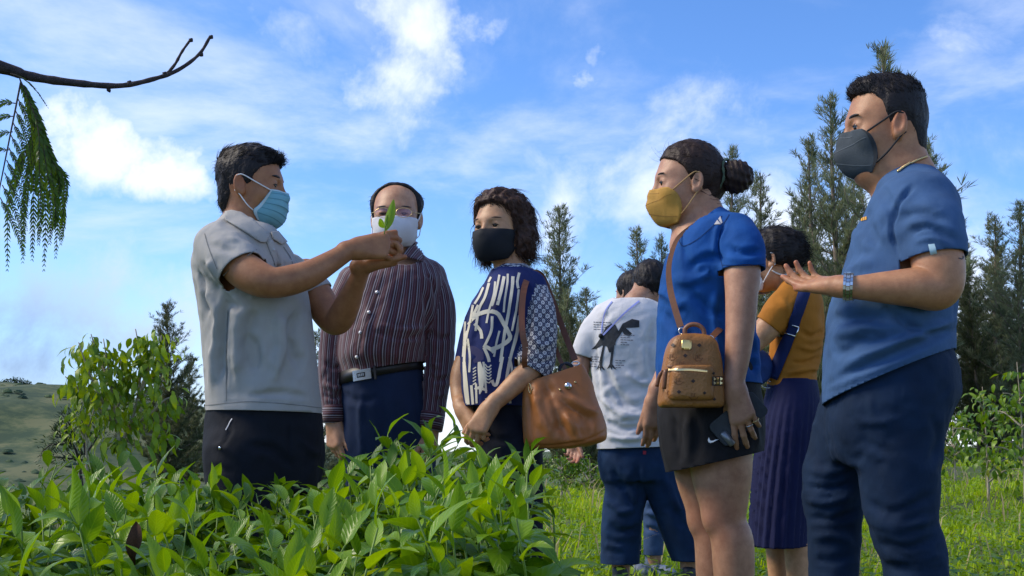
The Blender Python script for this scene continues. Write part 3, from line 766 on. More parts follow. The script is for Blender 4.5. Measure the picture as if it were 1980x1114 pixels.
# ------------------------------------------------------------------ the land
def gz(x, y):
    x = np.asarray(x, float); y = np.asarray(y, float)/YS
    sm = lambda v, a, b: np.clip((v-a)/(b-a), 0, 1)**2*(3-2*np.clip((v-a)/(b-a), 0, 1))
    right = sm(x, .5, 6)
    z = .030*np.maximum(0, y-5)*right*(1-sm(y, 22, 60)) - (1-right*(1-sm(y, 30, 70)))*np.maximum(0, y-13)*.085*(1-sm(y, 60, 300)) - 22*sm(y, 60, 400)
    z = z + .07*np.sin(x*1.3+y*.7)*sm(y, 4, 9)+.03*np.sin(x*2.9-y*1.7)*sm(y, 4, 9)
    return z
def build_ground():
    ys = np.concatenate([np.linspace(-6, 24, 76), np.geomspace(25, 4000, 46)]); xs_n = np.linspace(-1, 1, 91); V = []
    for y in ys:
        w = max(30, abs(y)*1.6)
        for u in xs_n: x = np.sign(u)*abs(u)**1.6*w; V.append((x, y, float(gz(x, y))))
    n = len(xs_n); F = np.array([(i*n+j, i*n+j+1, (i+1)*n+j+1, (i+1)*n+j) for i in range(len(ys)-1) for j in range(n-1)])
    m, N, L, b = NT('meadow_soil'); tc = N.new('ShaderNodeTexCoord'); r = N.new('ShaderNodeValToRGB'); n1 = N.new('ShaderNodeTexNoise'); n1.inputs['Scale'].default_value = .9; n1.inputs['Detail'].default_value = 8; n1.inputs['Roughness'].default_value = .7
    L.new(tc.outputs['Object'], n1.inputs['Vector']); L.new(n1.outputs['Fac'], r.inputs[0]); e = r.color_ramp.elements; e[0].position = .3; e[0].color = (.018, .030, .006, 1); e[1].position = .7; e[1].color = (.085, .13, .012, 1); L.new(r.outputs[0], b.inputs['Base Color']); setin(b, Roughness=.95)
    o = mesh_obj('ground', V, F, m); o['kind'] = 'structure'
def build_grass():
    r = np.random.default_rng(11)
    def blades(n, x0, x1, y0, y1, hmin, hmax, w, mat, name, label, clump=.6, excl=None, lean=.5):
        # clumped scatter in the wedge the place shows
        m = n*2; x = r.uniform(x0, x1, m); y = YS*(y0+(y1-y0)*r.random(m)**1.35); d = pnoise(np.stack([x*1.1, y*1.1, 0*x], 1))+.6*pnoise(np.stack([x*3.3, y*3.3, 0*x+5], 1)); k = r.random(m) < np.clip(.55+clump*d, .08, 1)*np.clip(.3+(y/YS-3.2)/3.2, .3, 1); x, y, d = x[k][:n], y[k][:n], d[k][:n]; n = len(x)
        z = gz(x, y); h = (hmin+(hmax-hmin)*r.random(n)**1.6)*(1+.5*np.clip(d, -.5, 1)); a = r.uniform(0, 6.283, n); dx, dy = np.cos(a), np.sin(a); ln = lean*(.3+r.random(n))*h; ww = w*(.6+.8*r.random(n))*(1+.05*y)
        P = np.stack([x, y, z], 1); D = np.stack([dx, dy, 0*x], 1); S = np.stack([-dy, dx, 0*x], 1)*ww[:, None]; U = np.array([0, 0, 1.])
        b1, b2 = P-S, P+S; m1 = P+D*(ln*.35)[:, None]+U*(h*.6)[:, None]; t = P+D*ln[:, None]+U*(h*(1-.25*lean))[:, None]
        V = np.stack([b1, b2, m1+S*.8, m1-S*.8, t], 1).reshape(-1, 3); B = (np.arange(n)*5)[:, None]
        F4 = (B+np.array([[0, 1, 2, 3]])); F3 = (B+np.array([[3, 2, 4]])); rn = np.repeat(np.clip(.48+.38*d+.35*pnoise(np.stack([x*.45, y*.3, 0*x+2], 1))+.2*r.normal(size=n), 0, 1), 5)
        F = [tuple(f) for f in F4]+[tuple(f) for f in F3]
        o = mesh_obj(name, V, F, mat, None, False, attrs={'rnd': rn}); return tag(o, label, 'grass', None, 'stuff')
    gm = leaf_mat('grass_blade', (.10, .20, .010), (.36, .50, .020), .45, .5, 'rnd', 0, (.34, .38, .06))
    blades(52000, -.4, 7.5, 3.6, 11., .02, .085, .0052, gm, 'meadow_grass', 'bright green meadow grass growing behind and right of the group')
    blades(26000, -3., 16, 10., 26, .03, .11, .009, gm, 'far_meadow_grass', 'yellowish green grass in the far meadow below the feathery trees')
    blades(16000, -4, 1.0, 1.8, 10., .05, .18, .005, gm, 'shaded_grass', 'green grass growing behind the tea bushes')
    dm = leaf_mat('dry_stalk', (.24, .20, .09), (.42, .36, .18), .3, .7, 'rnd', 0)
    blades(900, 0, 8, 3.8, 12., .14, .42, .004, dm, 'dry_grass_stalks', 'thin pale dry stalks standing among the meadow grass', .9, lean=.9)
    # low broad-leaved weeds
    wm = leaf_mat('weed_leaf', (.026, .080, .010), (.20, .31, .02), .3, .45, 'rnd', 0)
    items = []; geos = [leaf_geo(1, .62, .5, .2, 2, 4, 0, .03, seed=i) for i in range(3)]
    n = 26000; x = r.uniform(.0, 8.5, n); y = YS*(2.6+9.5*r.random(n)**1.4); dn = pnoise(np.stack([x*1.4, y*1.4, 0*x+9], 1))
    Vs, Fs, Rs, Us, b = [], [], [], [], 0
    for i in range(n):
        if r.random() > np.clip(.75+.9*dn[i]-.07*(y[i]/YS-3), .05, 1): continue
        a = r.uniform(0, 6.28); A = leaf_frame((math.cos(a), math.sin(a), r.uniform(-.1, .8)), (0, 0, 1)); V, F, U = geos[i % 3]; s = r.uniform(.03, .075)
        Vs.append(V@A.T*s+np.array([x[i], y[i], float(gz(x[i], y[i]))+r.uniform(.03, .15)])); Fs.append(F+b); Us.append(U); Rs.append(np.full(len(V), np.clip(r.normal(.25+.10*min(4, y[i]/YS-2.6), .22), 0, 1))); b += len(V)
    o = mesh_obj('broad_leaved_weeds', np.vstack(Vs), np.vstack(Fs), wm, None, True, uv=np.vstack(Us), attrs={'rnd': np.concatenate(Rs)}); tag(o, 'low dark green broad-leaved weeds covering the near meadow', 'weeds', None, 'stuff')
def build_hill():
    # grassy ridge beyond the valley on the left
    xs = np.linspace(-420, 60, 97); ys = np.linspace(150*YS, 430*YS, 41); V = []
    P = np.array([(x, y, 0) for y in ys for x in xs]); crest = np.interp(P[:, 0], [-420, -250, -165, -140, -110, -70, -20, 60], [24, 22, 20.5, 19, 14, 3, -14, -24])
    t = (P[:, 1]/YS-260)/95; z = -24+(crest+24)*np.exp(-t*t)+2.2*fbm(P*.022, 3)+.8*fbm(P*.08, 2); P[:, 2] = z; n = len(xs)
    F = np.array([(i*n+j, i*n+j+1, (i+1)*n+j+1, (i+1)*n+j) for i in range(len(ys)-1) for j in range(n-1)])
    m, N, L, b = NT('hill_slope'); tc = N.new('ShaderNodeTexCoord'); n1 = N.new('ShaderNodeTexNoise'); n1.inputs['Scale'].default_value = .055; n1.inputs['Detail'].default_value = 9; n1.inputs['Roughness'].default_value = .72; L.new(tc.outputs['Object'], n1.inputs['Vector'])
    r = N.new('ShaderNodeValToRGB'); e = r.color_ramp.elements; e[0].position = .42; e[0].color = (.022, .050, .018, 1); e[1].position = .57; e[1].color = (.115, .125, .050, 1); x = e.new(.5); x.color = (.058, .085, .030, 1); L.new(n1.outputs['Fac'], r.inputs[0]); L.new(r.outputs[0], b.inputs['Base Color']); setin(b, Roughness=1.)
    o = mesh_obj('hill', P, F, m); o['kind'] = 'structure'
    # scrub and woods on the slope: a far-off mass
    rr = np.random.default_rng(5); Vs, Fs, Rs, b_ = [], [], [], 0
    from mathutils import geometry
    g0 = np.array([(math.cos(a)*(1, .95, .6)[k]*(.8+.4*rr.random()), math.sin(a)*(1, .95, .6)[k]*(.8+.4*rr.random()), k*.75) for k in range(3) for a in np.linspace(0, 6.283, 7)[:-1]]+[(0, 0, 1.8)]); gf = [(k*6+i, k*6+(i+1) % 6, k*6+6+(i+1) % 6, k*6+6+i) for k in range(2) for i in range(6)]+[(12+i, 12+(i+1) % 6, 18, 18) for i in range(6)]
    gf = np.array(gf)
    for i in range(7000):
        k = rr.integers(0, len(P)); p = P[k]+np.array([rr.uniform(-3, 3), rr.uniform(-3, 3), 0]); 
        if p[1] > 250*YS or pnoise(np.array([p*.03]))[0] < -.02+.0*p[0]: continue
        s = rr.uniform(.35, 1.2); Vs.append(g0*s*np.array([1.3, 1.3, .55])*rr.uniform(.8, 1.2, (len(g0), 3))+p-np.array([0, 0, .4])); Fs.append(gf+b_); Rs.append(np.full(len(g0), rr.random())); b_ += len(g0)
    wm = leaf_mat('far_wood', (.030, .060, .035), (.10, .14, .06), .1, .9, 'rnd', 0); F4 = np.vstack(Fs); fl = [tuple(dict.fromkeys(f)) for f in F4.tolist()]
    o = mesh_obj('hillside_scrub', np.vstack(Vs), fl, wm, None, False, attrs={'rnd': np.concatenate(Rs)}); tag(o, 'far green scrub scattered over the pale hillside', 'scrub', None, 'stuff')
    # umbrella-crowned trees on the crest and a little roof
    from math import sin, cos
    ct = leaf_mat('crest_tree_leaf', (.028, .055, .030), (.07, .11, .05), .1, .9, 'rnd', 0)
    for i, (px, w, h) in enumerate(((8, 2.2, 5.2), (20, 2.6, 6.0), (33, 2.6, 6.4), (46, 2.0, 5.4), (53, 1.6, 4.6))):
        d = ray(px, 757); d = d*(258*YS/d[1]); base = np.array([0, 0, HC])+d; base[2] -= 1.2
        par = empty('hilltop_tree', tuple(base), ('short dark tree at the outer end of the hill crest clump', 'tall dark tree in the hill crest clump next to its short outer one', 'tallest dark flat-crowned tree of the hill crest clump', 'medium dark tree at the inner end of the hill crest clump', 'lone small round tree apart on the hill crest')[i], 'tree', 'trees on the hill crest')
        if i == 4: pass
        mb = MB(); mb.tube([base, base+np.array([.1, 0, h*.6])], [.16, .1], 6); mb.build('trunk', M['bark_dark'], par); rr2 = np.random.default_rng(i); it = []
        geos = [leaf_geo(1, .8, .4, .2, 2, 2, seed=3)]
        for k in range(160): q = rr2.normal(size=3); q /= np.linalg.norm(q); q *= rr2.random()**.4; it.append((0, base+np.array([q[0]*w, q[1]*w, h*.72+q[2]*h*.24]), leaf_frame(rr2.normal(size=3), (0, 0, 1)), rr2.uniform(.5, .9), rr2.random()))
        mass('crown', par, it, geos, ct)
    d = ray(88, 757); d = d*(258*YS/d[1]); p = np.array([0, 0, HC])+d; par = empty('hut', tuple(p), 'tiny low dark-roofed hut on the hill crest', 'hut'); mb = MB(); mb.box(p+np.array([0, 0, .5]), 4.5, 4, 1.2); mb.build('wall', simple('hut_wall', (.3, .27, .22), .9), par, False)
    mb = MB(); c = p+np.array([0, 0, 1.1]); mb.add([c+np.array(v) for v in ((-3.2, -2.6, 0), (3.2, -2.6, 0), (3.2, 2.6, 0), (-3.2, 2.6, 0), (-1.2, 0, 1.1), (1.2, 0, 1.1))], [(0, 1, 5, 4), (1, 2, 5), (2, 3, 4, 5), (3, 0, 4), (3, 2, 1, 0)]); mb.build('roof', simple('hut_roof', (.09, .075, .07), .9), par, False)
# ------------------------------------------------------------------ feathery trees
def casuarina_geo(seed, dens=1., spread=.17, dark=False, droop=.0, bushy=1.):
    """a one-metre-high feathery tree: trunk path, limbs, wisps; scaled when placed"""
    r = np.random.default_rng(seed); tr = MB(); P = [np.array([.012*math.sin(3*t+seed), .012*math.cos(2.3*t+seed), t]) for t in np.linspace(0, 1, 14)]; tr.tube(P, np.linspace(.011, .0012, 14), 7)
    lm = MB(); W = []; nl = int(88*dens)
    for i in range(nl):
        t = .03+.95*(i+r.random())/nl; a = r.uniform(0, 6.28); p = np.array([.012*math.sin(3*t+seed), .012*math.cos(2.3*t+seed), t]); L_ = spread*(1-t)**.72*r.uniform(.35, 1.5)+.015; el = r.uniform(.55, 1.7)
        d = np.array([math.cos(a), math.sin(a), el]); d = nrm(d); pts = [p]
        for k in range(4): d = nrm(d+np.array([0, 0, .16-droop])+r.normal(size=3)*.12); pts.append(pts[-1]+d*L_/4)
        lm.tube(pts, np.linspace(.0022*(1-t)+.0008, .0005, 5), 4)
        m = int((12+150*L_)*bushy*(1.35-.85*t))
        for k in range(m):
            u = r.uniform(.12, 1.); q = spline(np.array(pts), 9)[int(u*8)]; W.append((q+r.normal(size=3)*.004, nrm(d*.9+r.normal(size=3)*.40+np.array([0, 0, .45-droop*2])), r.uniform(.014, .034)*(1.2-.5*t)))
    for k in range(40): t = r.uniform(.9, 1.); W.append((np.array([r.normal()*.004, r.normal()*.004, t]), nrm(np.array([r.normal()*.3, r.normal()*.3, 1.])), r.uniform(.012, .03)))
    Vs, Fs, Rs, b = [], [], [], 0
    for (q, d, s) in W:
        rn = np.clip(r.normal(.5, .25), 0, 1)
        for k in range(5):
            dd = nrm(d+r.normal(size=3)*.30); n_ = nrm(r.normal(size=3)); sd = nrm(np.cross(dd, n_))*s*.032; e = q+dd*s*r.uniform(.7, 1.2)+np.array([0, 0, -droop*s*.6]); mid = q+dd*s*.5
            Vs += [q-sd*.5, q+sd*.5, mid+sd, mid-sd, e]; Fs += [(b, b+1, b+2, b+3), (b+3, b+2, b+4)]; Rs += [rn]*5; b += 5
    return (tr.V, tr.F), (lm.V, lm.F), (np.array(Vs), Fs, np.array(Rs))
def build_casuarinas():
    gm = leaf_mat('feathery_needles', (.075, .100, .052), (.22, .245, .135), .42, .8, 'rnd', 0); gd = leaf_mat('dark_needles', (.040, .058, .026), (.13, .145, .065), .35, .8, 'rnd', 0)
    kinds = []
    for (seed, dens, spread, mat, droop, bushy) in ((1, 1.3, .19, gm, .0, 1.25), (2, 1.4, .22, gm, .02, 1.25), (3, 1.2, .17, gm, .0, 1.2), (4, 1.7, .28, gd, .05, 1.6)):
        a, b, c = casuarina_geo(seed, dens, spread, droop=droop, bushy=bushy); mt = raw_mesh('trunk', *a, None, M['bark_grey']); ml = raw_mesh('limbs', *b, None, M['bark_grey']); me = bpy.data.meshes.new('crown'); me.from_pydata([tuple(v) for v in c[0]], [], c[1]); at = me.attributes.new('rnd', 'FLOAT', 'POINT'); at.data.foreach_set('value', c[2].astype(np.float32)); me.materials.append(mat); kinds.append((mt, ml, me))
    T = [ # px, py of the tip, depth, kind, width factor, label
        (1090, 402, 25, 1, 1.0, 'feathery tree standing alone behind the older woman\'s bag strap'), (1133, 560, 27, 2, 1.3, 'short feathery tree just right of the one by the bag strap'),
        (1022, 485, 28, 0, 1.0, 'feathery tree showing past the older woman\'s bobbed hair'),
        (1236, 442, 28, 2, 1.2, 'feathery tree above the dark head behind the dinosaur tee, taller of two'), (1277, 455, 28, 0, .9, 'slim feathery tree touching the blue V-neck tee, shorter of two'),
        (1418, 285, 23, 2, .9, 'slender feathery tree rising behind the hair bun'), (1458, 335, 22, 0, 1.1, 'feathery tree between the hair bun and the clipped-up hair'),
        (1572, 262, 20, 0, 1.1, 'tall feathery tree left of the palm-up man, behind the ochre top'), (1612, 186, 19, 2, 1.0, 'tallest feathery tree showing in front of the grey mask'), (1535, 390, 23, 1, 1.1, 'lower feathery tree over the claw clip'), (1660, 330, 22, 1, 1.0, 'feathery tree under the chin of the palm-up man'),
        (1712, 90, 18, 2, 1.1, 'very tall feathery tree whose tip rises above the palm-up man\'s hair'), (1795, 270, 21, 0, 1.0, 'feathery tree behind the neck of the palm-up man'),
        (1868, 470, 22, 1, 1.2, 'low feathery tree against the back of the blue tee'), (1913, 415, 20, 0, 1.1, 'feathery tree above the pale-stemmed coffee shrubs, shorter tip'), (1968, 392, 18, 2, 1.2, 'feathery tree above the coffee shrubs, taller tip'), (1930, 470, 24, 3, .9, 'dense dark feathery tree filling the gap above the coffee shrubs'), (1872, 530, 19, 3, .9, 'dense dark feathery tree beside the palm-up man\'s back pocket'), (1590, 520, 24, 3, 1.0, 'dense dark feathery tree behind the ochre sleeve'),
        (1500, 560, 26, 3, 1.0, 'dense dark feathery tree hidden behind the ochre top'),
        (1988, 440, 22, 3, .9, 'dense dark feathery tree behind the taller coffee shrub'), (1634, 430, 25, 3, .8, 'dense dark feathery tree just behind the raised palm'), (1552, 440, 25, 3, .8, 'dense dark feathery tree above the claw clip, behind slimmer ones'), (1690, 400, 26, 3, .7, 'dense dark feathery tree under the grey mask'), (1105, 610, 22, 3, .8, 'low dense dark tree at the foot of the one by the bag strap'),
        (328, 588, 15, 3, 1.0, 'dense dark conifer-like tree behind the young leafy tree'), (618, 640, 26, 1, 1.2, 'feathery tree seen between the guide and the striped shirt'), (372, 690, 17, 3, .8, 'small dark conifer-like tree beside the guide\'s grey polo')]
    for i, (px, py, Y, k, wf, lab) in enumerate(T):
        Y = Y*YS
        d = ray(px, py); d = d*(Y/d[1]); tip = np.array([0, 0, HC])+d; z0 = float(gz(tip[0], Y))-.1; h = tip[2]-z0
        par = empty('feathery_tree', (tip[0], Y, z0), lab, 'tree', 'feathery trees beyond the meadow')
        a = (i*2.399) % 6.283
        for nm, me in zip(('trunk', 'limbs', 'crown'), kinds[k]):
            o = bpy.data.objects.new(nm, me); COL.objects.link(o); o.parent = par; o.scale = (h*wf*1.35, h*wf*1.35, h); o.rotation_euler = (0, 0, a)
            if nm != 'trunk': o['kind'] = 'stuff'
# ------------------------------------------------------------------ leafy plants
def leafy(name, label, cat, group, stems, leaf_len, geos, mesh_mat, mass_mat, n_obj, per_m, droop, stem_mat, seed, stem_r=.008, spread=.9, meshes=None, up=.2, jitter=.02):
    """shrub or sapling: stems are 3-D polylines; leaves spring from their upper parts in pairs"""
    r = np.random.default_rng(seed); base = np.asarray(stems[0][0]); par = empty(name, tuple(base), label, cat, group); L_ = []
    for st in stems:
        P = spline(np.array(st), 14); mb = MB(); rr = np.linspace(stem_r*(1 if st is stems[0] else .7), stem_r*.18, 14); mb.tube(P, rr, 6); mb.build('trunk' if st is stems[0] else 'limb', stem_mat, par)
        ln = np.linalg.norm(np.diff(P, axis=0), axis=1).sum(); n = int(ln*per_m); T = np.gradient(P, axis=0)
        for k in range(n):
            u = r.uniform(.22, 1.)**.8; i = min(13, int(u*13)); a = r.uniform(0, 6.28); t = nrm(T[i]); s = nrm(np.cross(t, r.normal(size=3))); tw = s*math.cos(a)+np.cross(t, s)*math.sin(a)
            q = P[i]+tw*r.uniform(0, spread)*leaf_len*(1.6+1.8*r.random())+t*r.normal()*jitter; d = nrm(tw*.8+t*up+np.array([0, 0, -droop*r.uniform(.3, 1.3)])+r.normal(size=3)*.25); L_.append((q, d, leaf_len*r.uniform(.6, 1.15)))
            if r.random() < .25: mb2 = None
    order = sorted(range(len(L_)), key=lambda i: np.linalg.norm(L_[i][0]-np.array([0, 0, HC]))-L_[i][2]*2); items = []
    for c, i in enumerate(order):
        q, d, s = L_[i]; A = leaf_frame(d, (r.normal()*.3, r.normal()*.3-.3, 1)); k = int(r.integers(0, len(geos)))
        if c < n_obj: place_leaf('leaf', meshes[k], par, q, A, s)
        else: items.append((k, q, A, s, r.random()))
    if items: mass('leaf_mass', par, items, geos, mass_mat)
    return par
def build_shrubs():
    geos = [leaf_geo(1, .38, b, .22, 2, 5, 0, .015, seed=i) for i, b in enumerate((.5, .9, 1.2, .7))]
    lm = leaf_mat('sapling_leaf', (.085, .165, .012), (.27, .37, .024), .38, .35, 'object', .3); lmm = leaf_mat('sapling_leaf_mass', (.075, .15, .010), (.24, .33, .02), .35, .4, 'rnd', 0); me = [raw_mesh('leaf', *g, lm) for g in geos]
    g = Fig(230, 6.0); p = lambda x, y, dy=0: g.pt(x, y, dy)
    B = p(232, 900); B[2] = 0
    stems = [[B, p(232, 880), p(230, 850), p(222, 800), p(212, 730), p(200, 655)], [p(232, 862), p(252, 820), p(266, 770), p(272, 700), p(262, 636)], [p(226, 830), p(200, 780, -.1), p(172, 720, -.15), p(152, 662, -.15)], [p(222, 800), p(238, 750, .12), p(232, 690, .15)], [p(262, 790), p(288, 750, .1), p(306, 700, .1), p(312, 648, .05)], [p(250, 830), p(290, 800, -.1), p(325, 770, -.12), p(345, 785, -.12)], [p(215, 740), p(190, 690, .1), p(176, 646, .12)], [p(200, 800, -.1), p(160, 760), p(126, 728)], [p(268, 770), p(294, 690, -.1), p(300, 636, -.1)], [p(275, 840), p(310, 845), p(342, 858)]]
    leafy('leafy_tree', 'young slender tree with drooping glossy leaves standing beyond the tea bushes', 'tree', None, stems, .125, geos, lm, lmm, 300, 118, 1.25, M['bark_pale'], 3, .022, .52, me, .1)
    B = p(172, 900); B[2] = 0
    stems = [[B, p(168, 870), p(163, 830), p(160, 790)], [p(164, 850), p(150, 820), p(140, 800)], [p(165, 840), p(180, 800), p(190, 770)]]
    leafy('thin_sapling', 'thin pale-stemmed sapling left of the young leafy tree', 'sapling', None, stems, .09, geos, lm, lmm, 60, 70, .9, M['bark_pale'], 4, .014, .9, me, .1)
    # dark needle shrub, low at the left
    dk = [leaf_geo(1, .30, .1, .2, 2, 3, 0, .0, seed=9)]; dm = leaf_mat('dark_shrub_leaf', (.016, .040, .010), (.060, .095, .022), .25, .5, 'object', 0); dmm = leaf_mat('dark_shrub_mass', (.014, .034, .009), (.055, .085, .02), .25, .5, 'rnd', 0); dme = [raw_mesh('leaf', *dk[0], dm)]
    g = Fig(120, 7.5); p = lambda x, y, dy=0: g.pt(x, y, dy); B = p(170, 905); B[2] = float(gz(B[0], B[1]))
    stems = [[B, p(150, 880), p(125, 850), p(100, 830)], [p(160, 890), p(120, 885), p(75, 880)], [p(160, 880), p(140, 830), p(118, 800)], [p(165, 880), p(160, 820), p(150, 780)], [p(130, 860), p(100, 860), p(80, 875)], [p(165, 880), p(190, 840), p(200, 800)]]
    leafy('dark_shrub', 'dark brownish spiky shrub spreading low beside the thin sapling', 'shrub', None, stems, .055, dk, dm, dmm, 150, 420, -.3, M['bark_dark'], 6, .018, 1., dme, .8)
    # coffee shrubs on the right
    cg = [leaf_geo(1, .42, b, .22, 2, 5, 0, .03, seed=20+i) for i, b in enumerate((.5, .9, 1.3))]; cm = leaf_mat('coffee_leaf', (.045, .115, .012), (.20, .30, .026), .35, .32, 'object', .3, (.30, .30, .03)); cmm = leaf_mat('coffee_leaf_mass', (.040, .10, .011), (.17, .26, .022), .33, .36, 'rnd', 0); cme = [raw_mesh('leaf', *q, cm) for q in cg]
    for (px, top, Y, wd, lab, n_o, seed) in ((1900, 748, 8.5, 70, 'coffee shrub with pale bare trunk standing in the meadow behind the palm-up man', 110, 31), (1967, 700, 8.0, 70, 'taller coffee shrub with arching glossy leaves at the meadow edge', 130, 32), (1840, 790, 10.5, 60, 'low bushy coffee shrub close behind the navy trousers', 60, 33), (1085, 880, 9.5, 55, 'low bright shrub below the tan shoulder bag', 80, 34), (1140, 885, 10.5, 50, 'low darker shrub between the tan bag and the cropped jeans', 60, 35), (905, 866, 13, 60, 'low shrub at the valley edge seen between the striped shirt and the print blouse', 0, 37), (1480, 960, 12, 50, 'low shrub in the meadow behind the pleated skirt', 0, 36)):
        g = Fig(px, Y); d = g.pt(px, top); zb = float(gz(d[0], d[1])); B = np.array([d[0], d[1], zb]); H = max(.35, d[2]-zb); r = np.random.default_rng(seed); w = wd/FPX*Y*YS; stems = [[B, B+np.array([.01, 0, H*.5]), B+np.array([.0, .01, H])]]
        for k in range(9): a = r.uniform(0, 6.28); z0 = H*r.uniform(.12, .75); L_ = w*r.uniform(.6, 1.1); q = np.array([math.cos(a), math.sin(a), 0]); stems.append([B+np.array([0, 0, z0]), B+np.array([0, 0, z0+L_*.35])+q*L_*.5, B+np.array([0, 0, z0+L_*.40])+q*L_])
        leafy('coffee_shrub' if px > 1500 else 'meadow_shrub', lab, 'shrub', None, stems, .115 if px > 1500 else .07, cg, cm, cmm, n_o, 60 if px > 1500 else 120, .7, M['bark_pale'], seed, .018, .7, cme, .2)
def build_tea():
    r = np.random.default_rng(21); bends = (.2, .45, 1.1, 1.3, 1.5, .95, .3, 1.4, 1.2, .65)
    geos = [leaf_geo(1, .40+.04*math.sin(i*2.1), b, .30+.1*math.cos(i), 4, 8, .12*math.sin(i*1.7), .012+.008*(i % 3), seed=40+i) for i, b in enumerate(bends)]; low = [leaf_geo(1, .34, b, .28, 2, 4, 0, .015, seed=60+i) for i, b in enumerate((.3, .7, 1.))]
    me = [raw_mesh('leaf', *g, M['leaf_tea']) for g in geos]; my = [raw_mesh('leaf', *g, M['leaf_young']) for g in geos]
    dead = simple('leaf_withered', (.065, .028, .012), .8, nscale=30, namp=.4); 
    labs = ['tea bush at the end of the row, with tall bright shoots beside the navy slacks', 'tea bush in the row in front of the striped shirt and guide', 'tea bush in the row below the guide\'s black trousers, left of the striped shirt', 'tea bush in the row in front of the young leafy tree']
    cs = [(-.10, 1.30), (-.42, 1.33), (-.78, 1.36), (-1.14, 1.40)]
    for bi, (cx, cy) in enumerate(cs):
        par = empty('tea_bush', (cx, (cy+.05)*YS, 0), labs[bi], 'tea bush', 'tea bushes in the row before the group'); L_ = []; inner = []
        for k in range(7): a = r.uniform(0, 6.28); q = np.array([math.cos(a), math.sin(a), 0]); mb = MB(); p0 = np.array([cx, (cy+.05)*YS, 0])+q*.05; mb.tube(spline([p0, p0+q*.10+np.array([0, 0, .25]), p0+q*.22+np.array([0, 0, .48])], 8), np.linspace(.014, .005, 8), 6); mb.build('stem', M['stem_brown'], par)
        stems = MB()
        ns = 112
        for k in range(ns):
            x = cx+r.uniform(-.20, .20)*1.0; y = cy+r.uniform(-.44, .42); 
            if bi == 0 and x > .02+.06*(y-1.0): x -= .12
            top = .605+.05*(y-.9)/.8+.055*pnoise(np.array([[x*4.2, y*4.2, 3.]]))[0]+r.normal()*.018-float(np.interp(CX+FPX*x/(y*YS), [0, 350, 420, 600, 690, 760, 1050], [.02, .025, .05, .05, .0, -.025, -.015]))
            if bi == 0 and abs(x+.16) < .07 and y > 1.35 and k % 2: top += .075
            tilt = np.array([r.normal()*.28, r.normal()*.28-(.35 if y < 1.05 else 0), 1.]); tilt = nrm(tilt); ln = r.uniform(.10, .17); tp = np.array([x, y*YS, top]); b0 = tp-tilt*ln; stems.tube(spline([b0-np.array([0, 0, .08]), b0, tp], 5), np.linspace(.0026, .0012, 5), 5); nlv = r.integers(5, 8); a0 = r.uniform(0, 6.28)
            for j in range(nlv):
                t = j/(nlv-1); a = a0+j*2.4; out = np.array([math.cos(a), math.sin(a), 0]); el = .38+.75*t**3+r.normal()*.25; d = nrm(out*math.cos(min(1.3, el))+np.array([0, 0, math.sin(el)])+tilt*.2); s = (.116-.056*t)*r.uniform(.62, 1.2); L_.append((b0+(tp-b0)*t, d, s, t))
        for k in range(420):      # older leaves inside
            x = cx+r.uniform(-.22, .22); y = cy+r.uniform(-.42, .42); z = r.uniform(.30, .585)+.04*(y-.9); a = r.uniform(0, 6.28)
            if bi == 0 and x > .02: x -= .12
            inner.append((int(r.integers(0, 3)), np.array([x, y*YS, z]), leaf_frame((math.cos(a), math.sin(a), r.uniform(-.7, .4)), (0, 0, 1)), r.uniform(.06, .11), r.random()))
        so = stems.build('shoot_stems', M['sprig_stem'], par); so['kind'] = 'stuff'
        order = sorted(range(len(L_)), key=lambda i: L_[i][0][1]/YS-1.4*L_[i][0][2]); items = []
        for c, i in enumerate(order):
            q, d, s, t = L_[i]; A = leaf_frame(d, (r.normal()*.25, r.normal()*.25, 1)); k = int(r.integers(0, len(geos)))
            k = int(r.choice([0, 1, 6, 9])) if t > .8 else int(r.choice([2, 3, 4, 5, 7, 8, 9]))
            if c < 300: place_leaf('leaf', my[k] if (t > .55 or r.random() < .18) else me[k], par, q, A, s)
            else: items.append((int(r.integers(0, 3)), q, A, s, .5+.5*r.random()))
        mass('inner_leaves', par, inner+items, low, M['leaf_tea_mass'])
        if bi == 2:
            V, F, U = leaf_geo(1, .30, .9, .9, 4, 8, .8, .05, seed=77); dm = raw_mesh('leaf', V, F, U, dead)
            for (px, py, yy, s) in ((263, 1008, .98, .065),): d = ray(px, py); q = np.array([0, 0, HC])+d*(yy*YS/d[1]); o = place_leaf('leaf', dm, par, q, leaf_frame((.1, -.2, -1), (.4, -1, 0)), s); o['label'] = 'withered brown leaf'
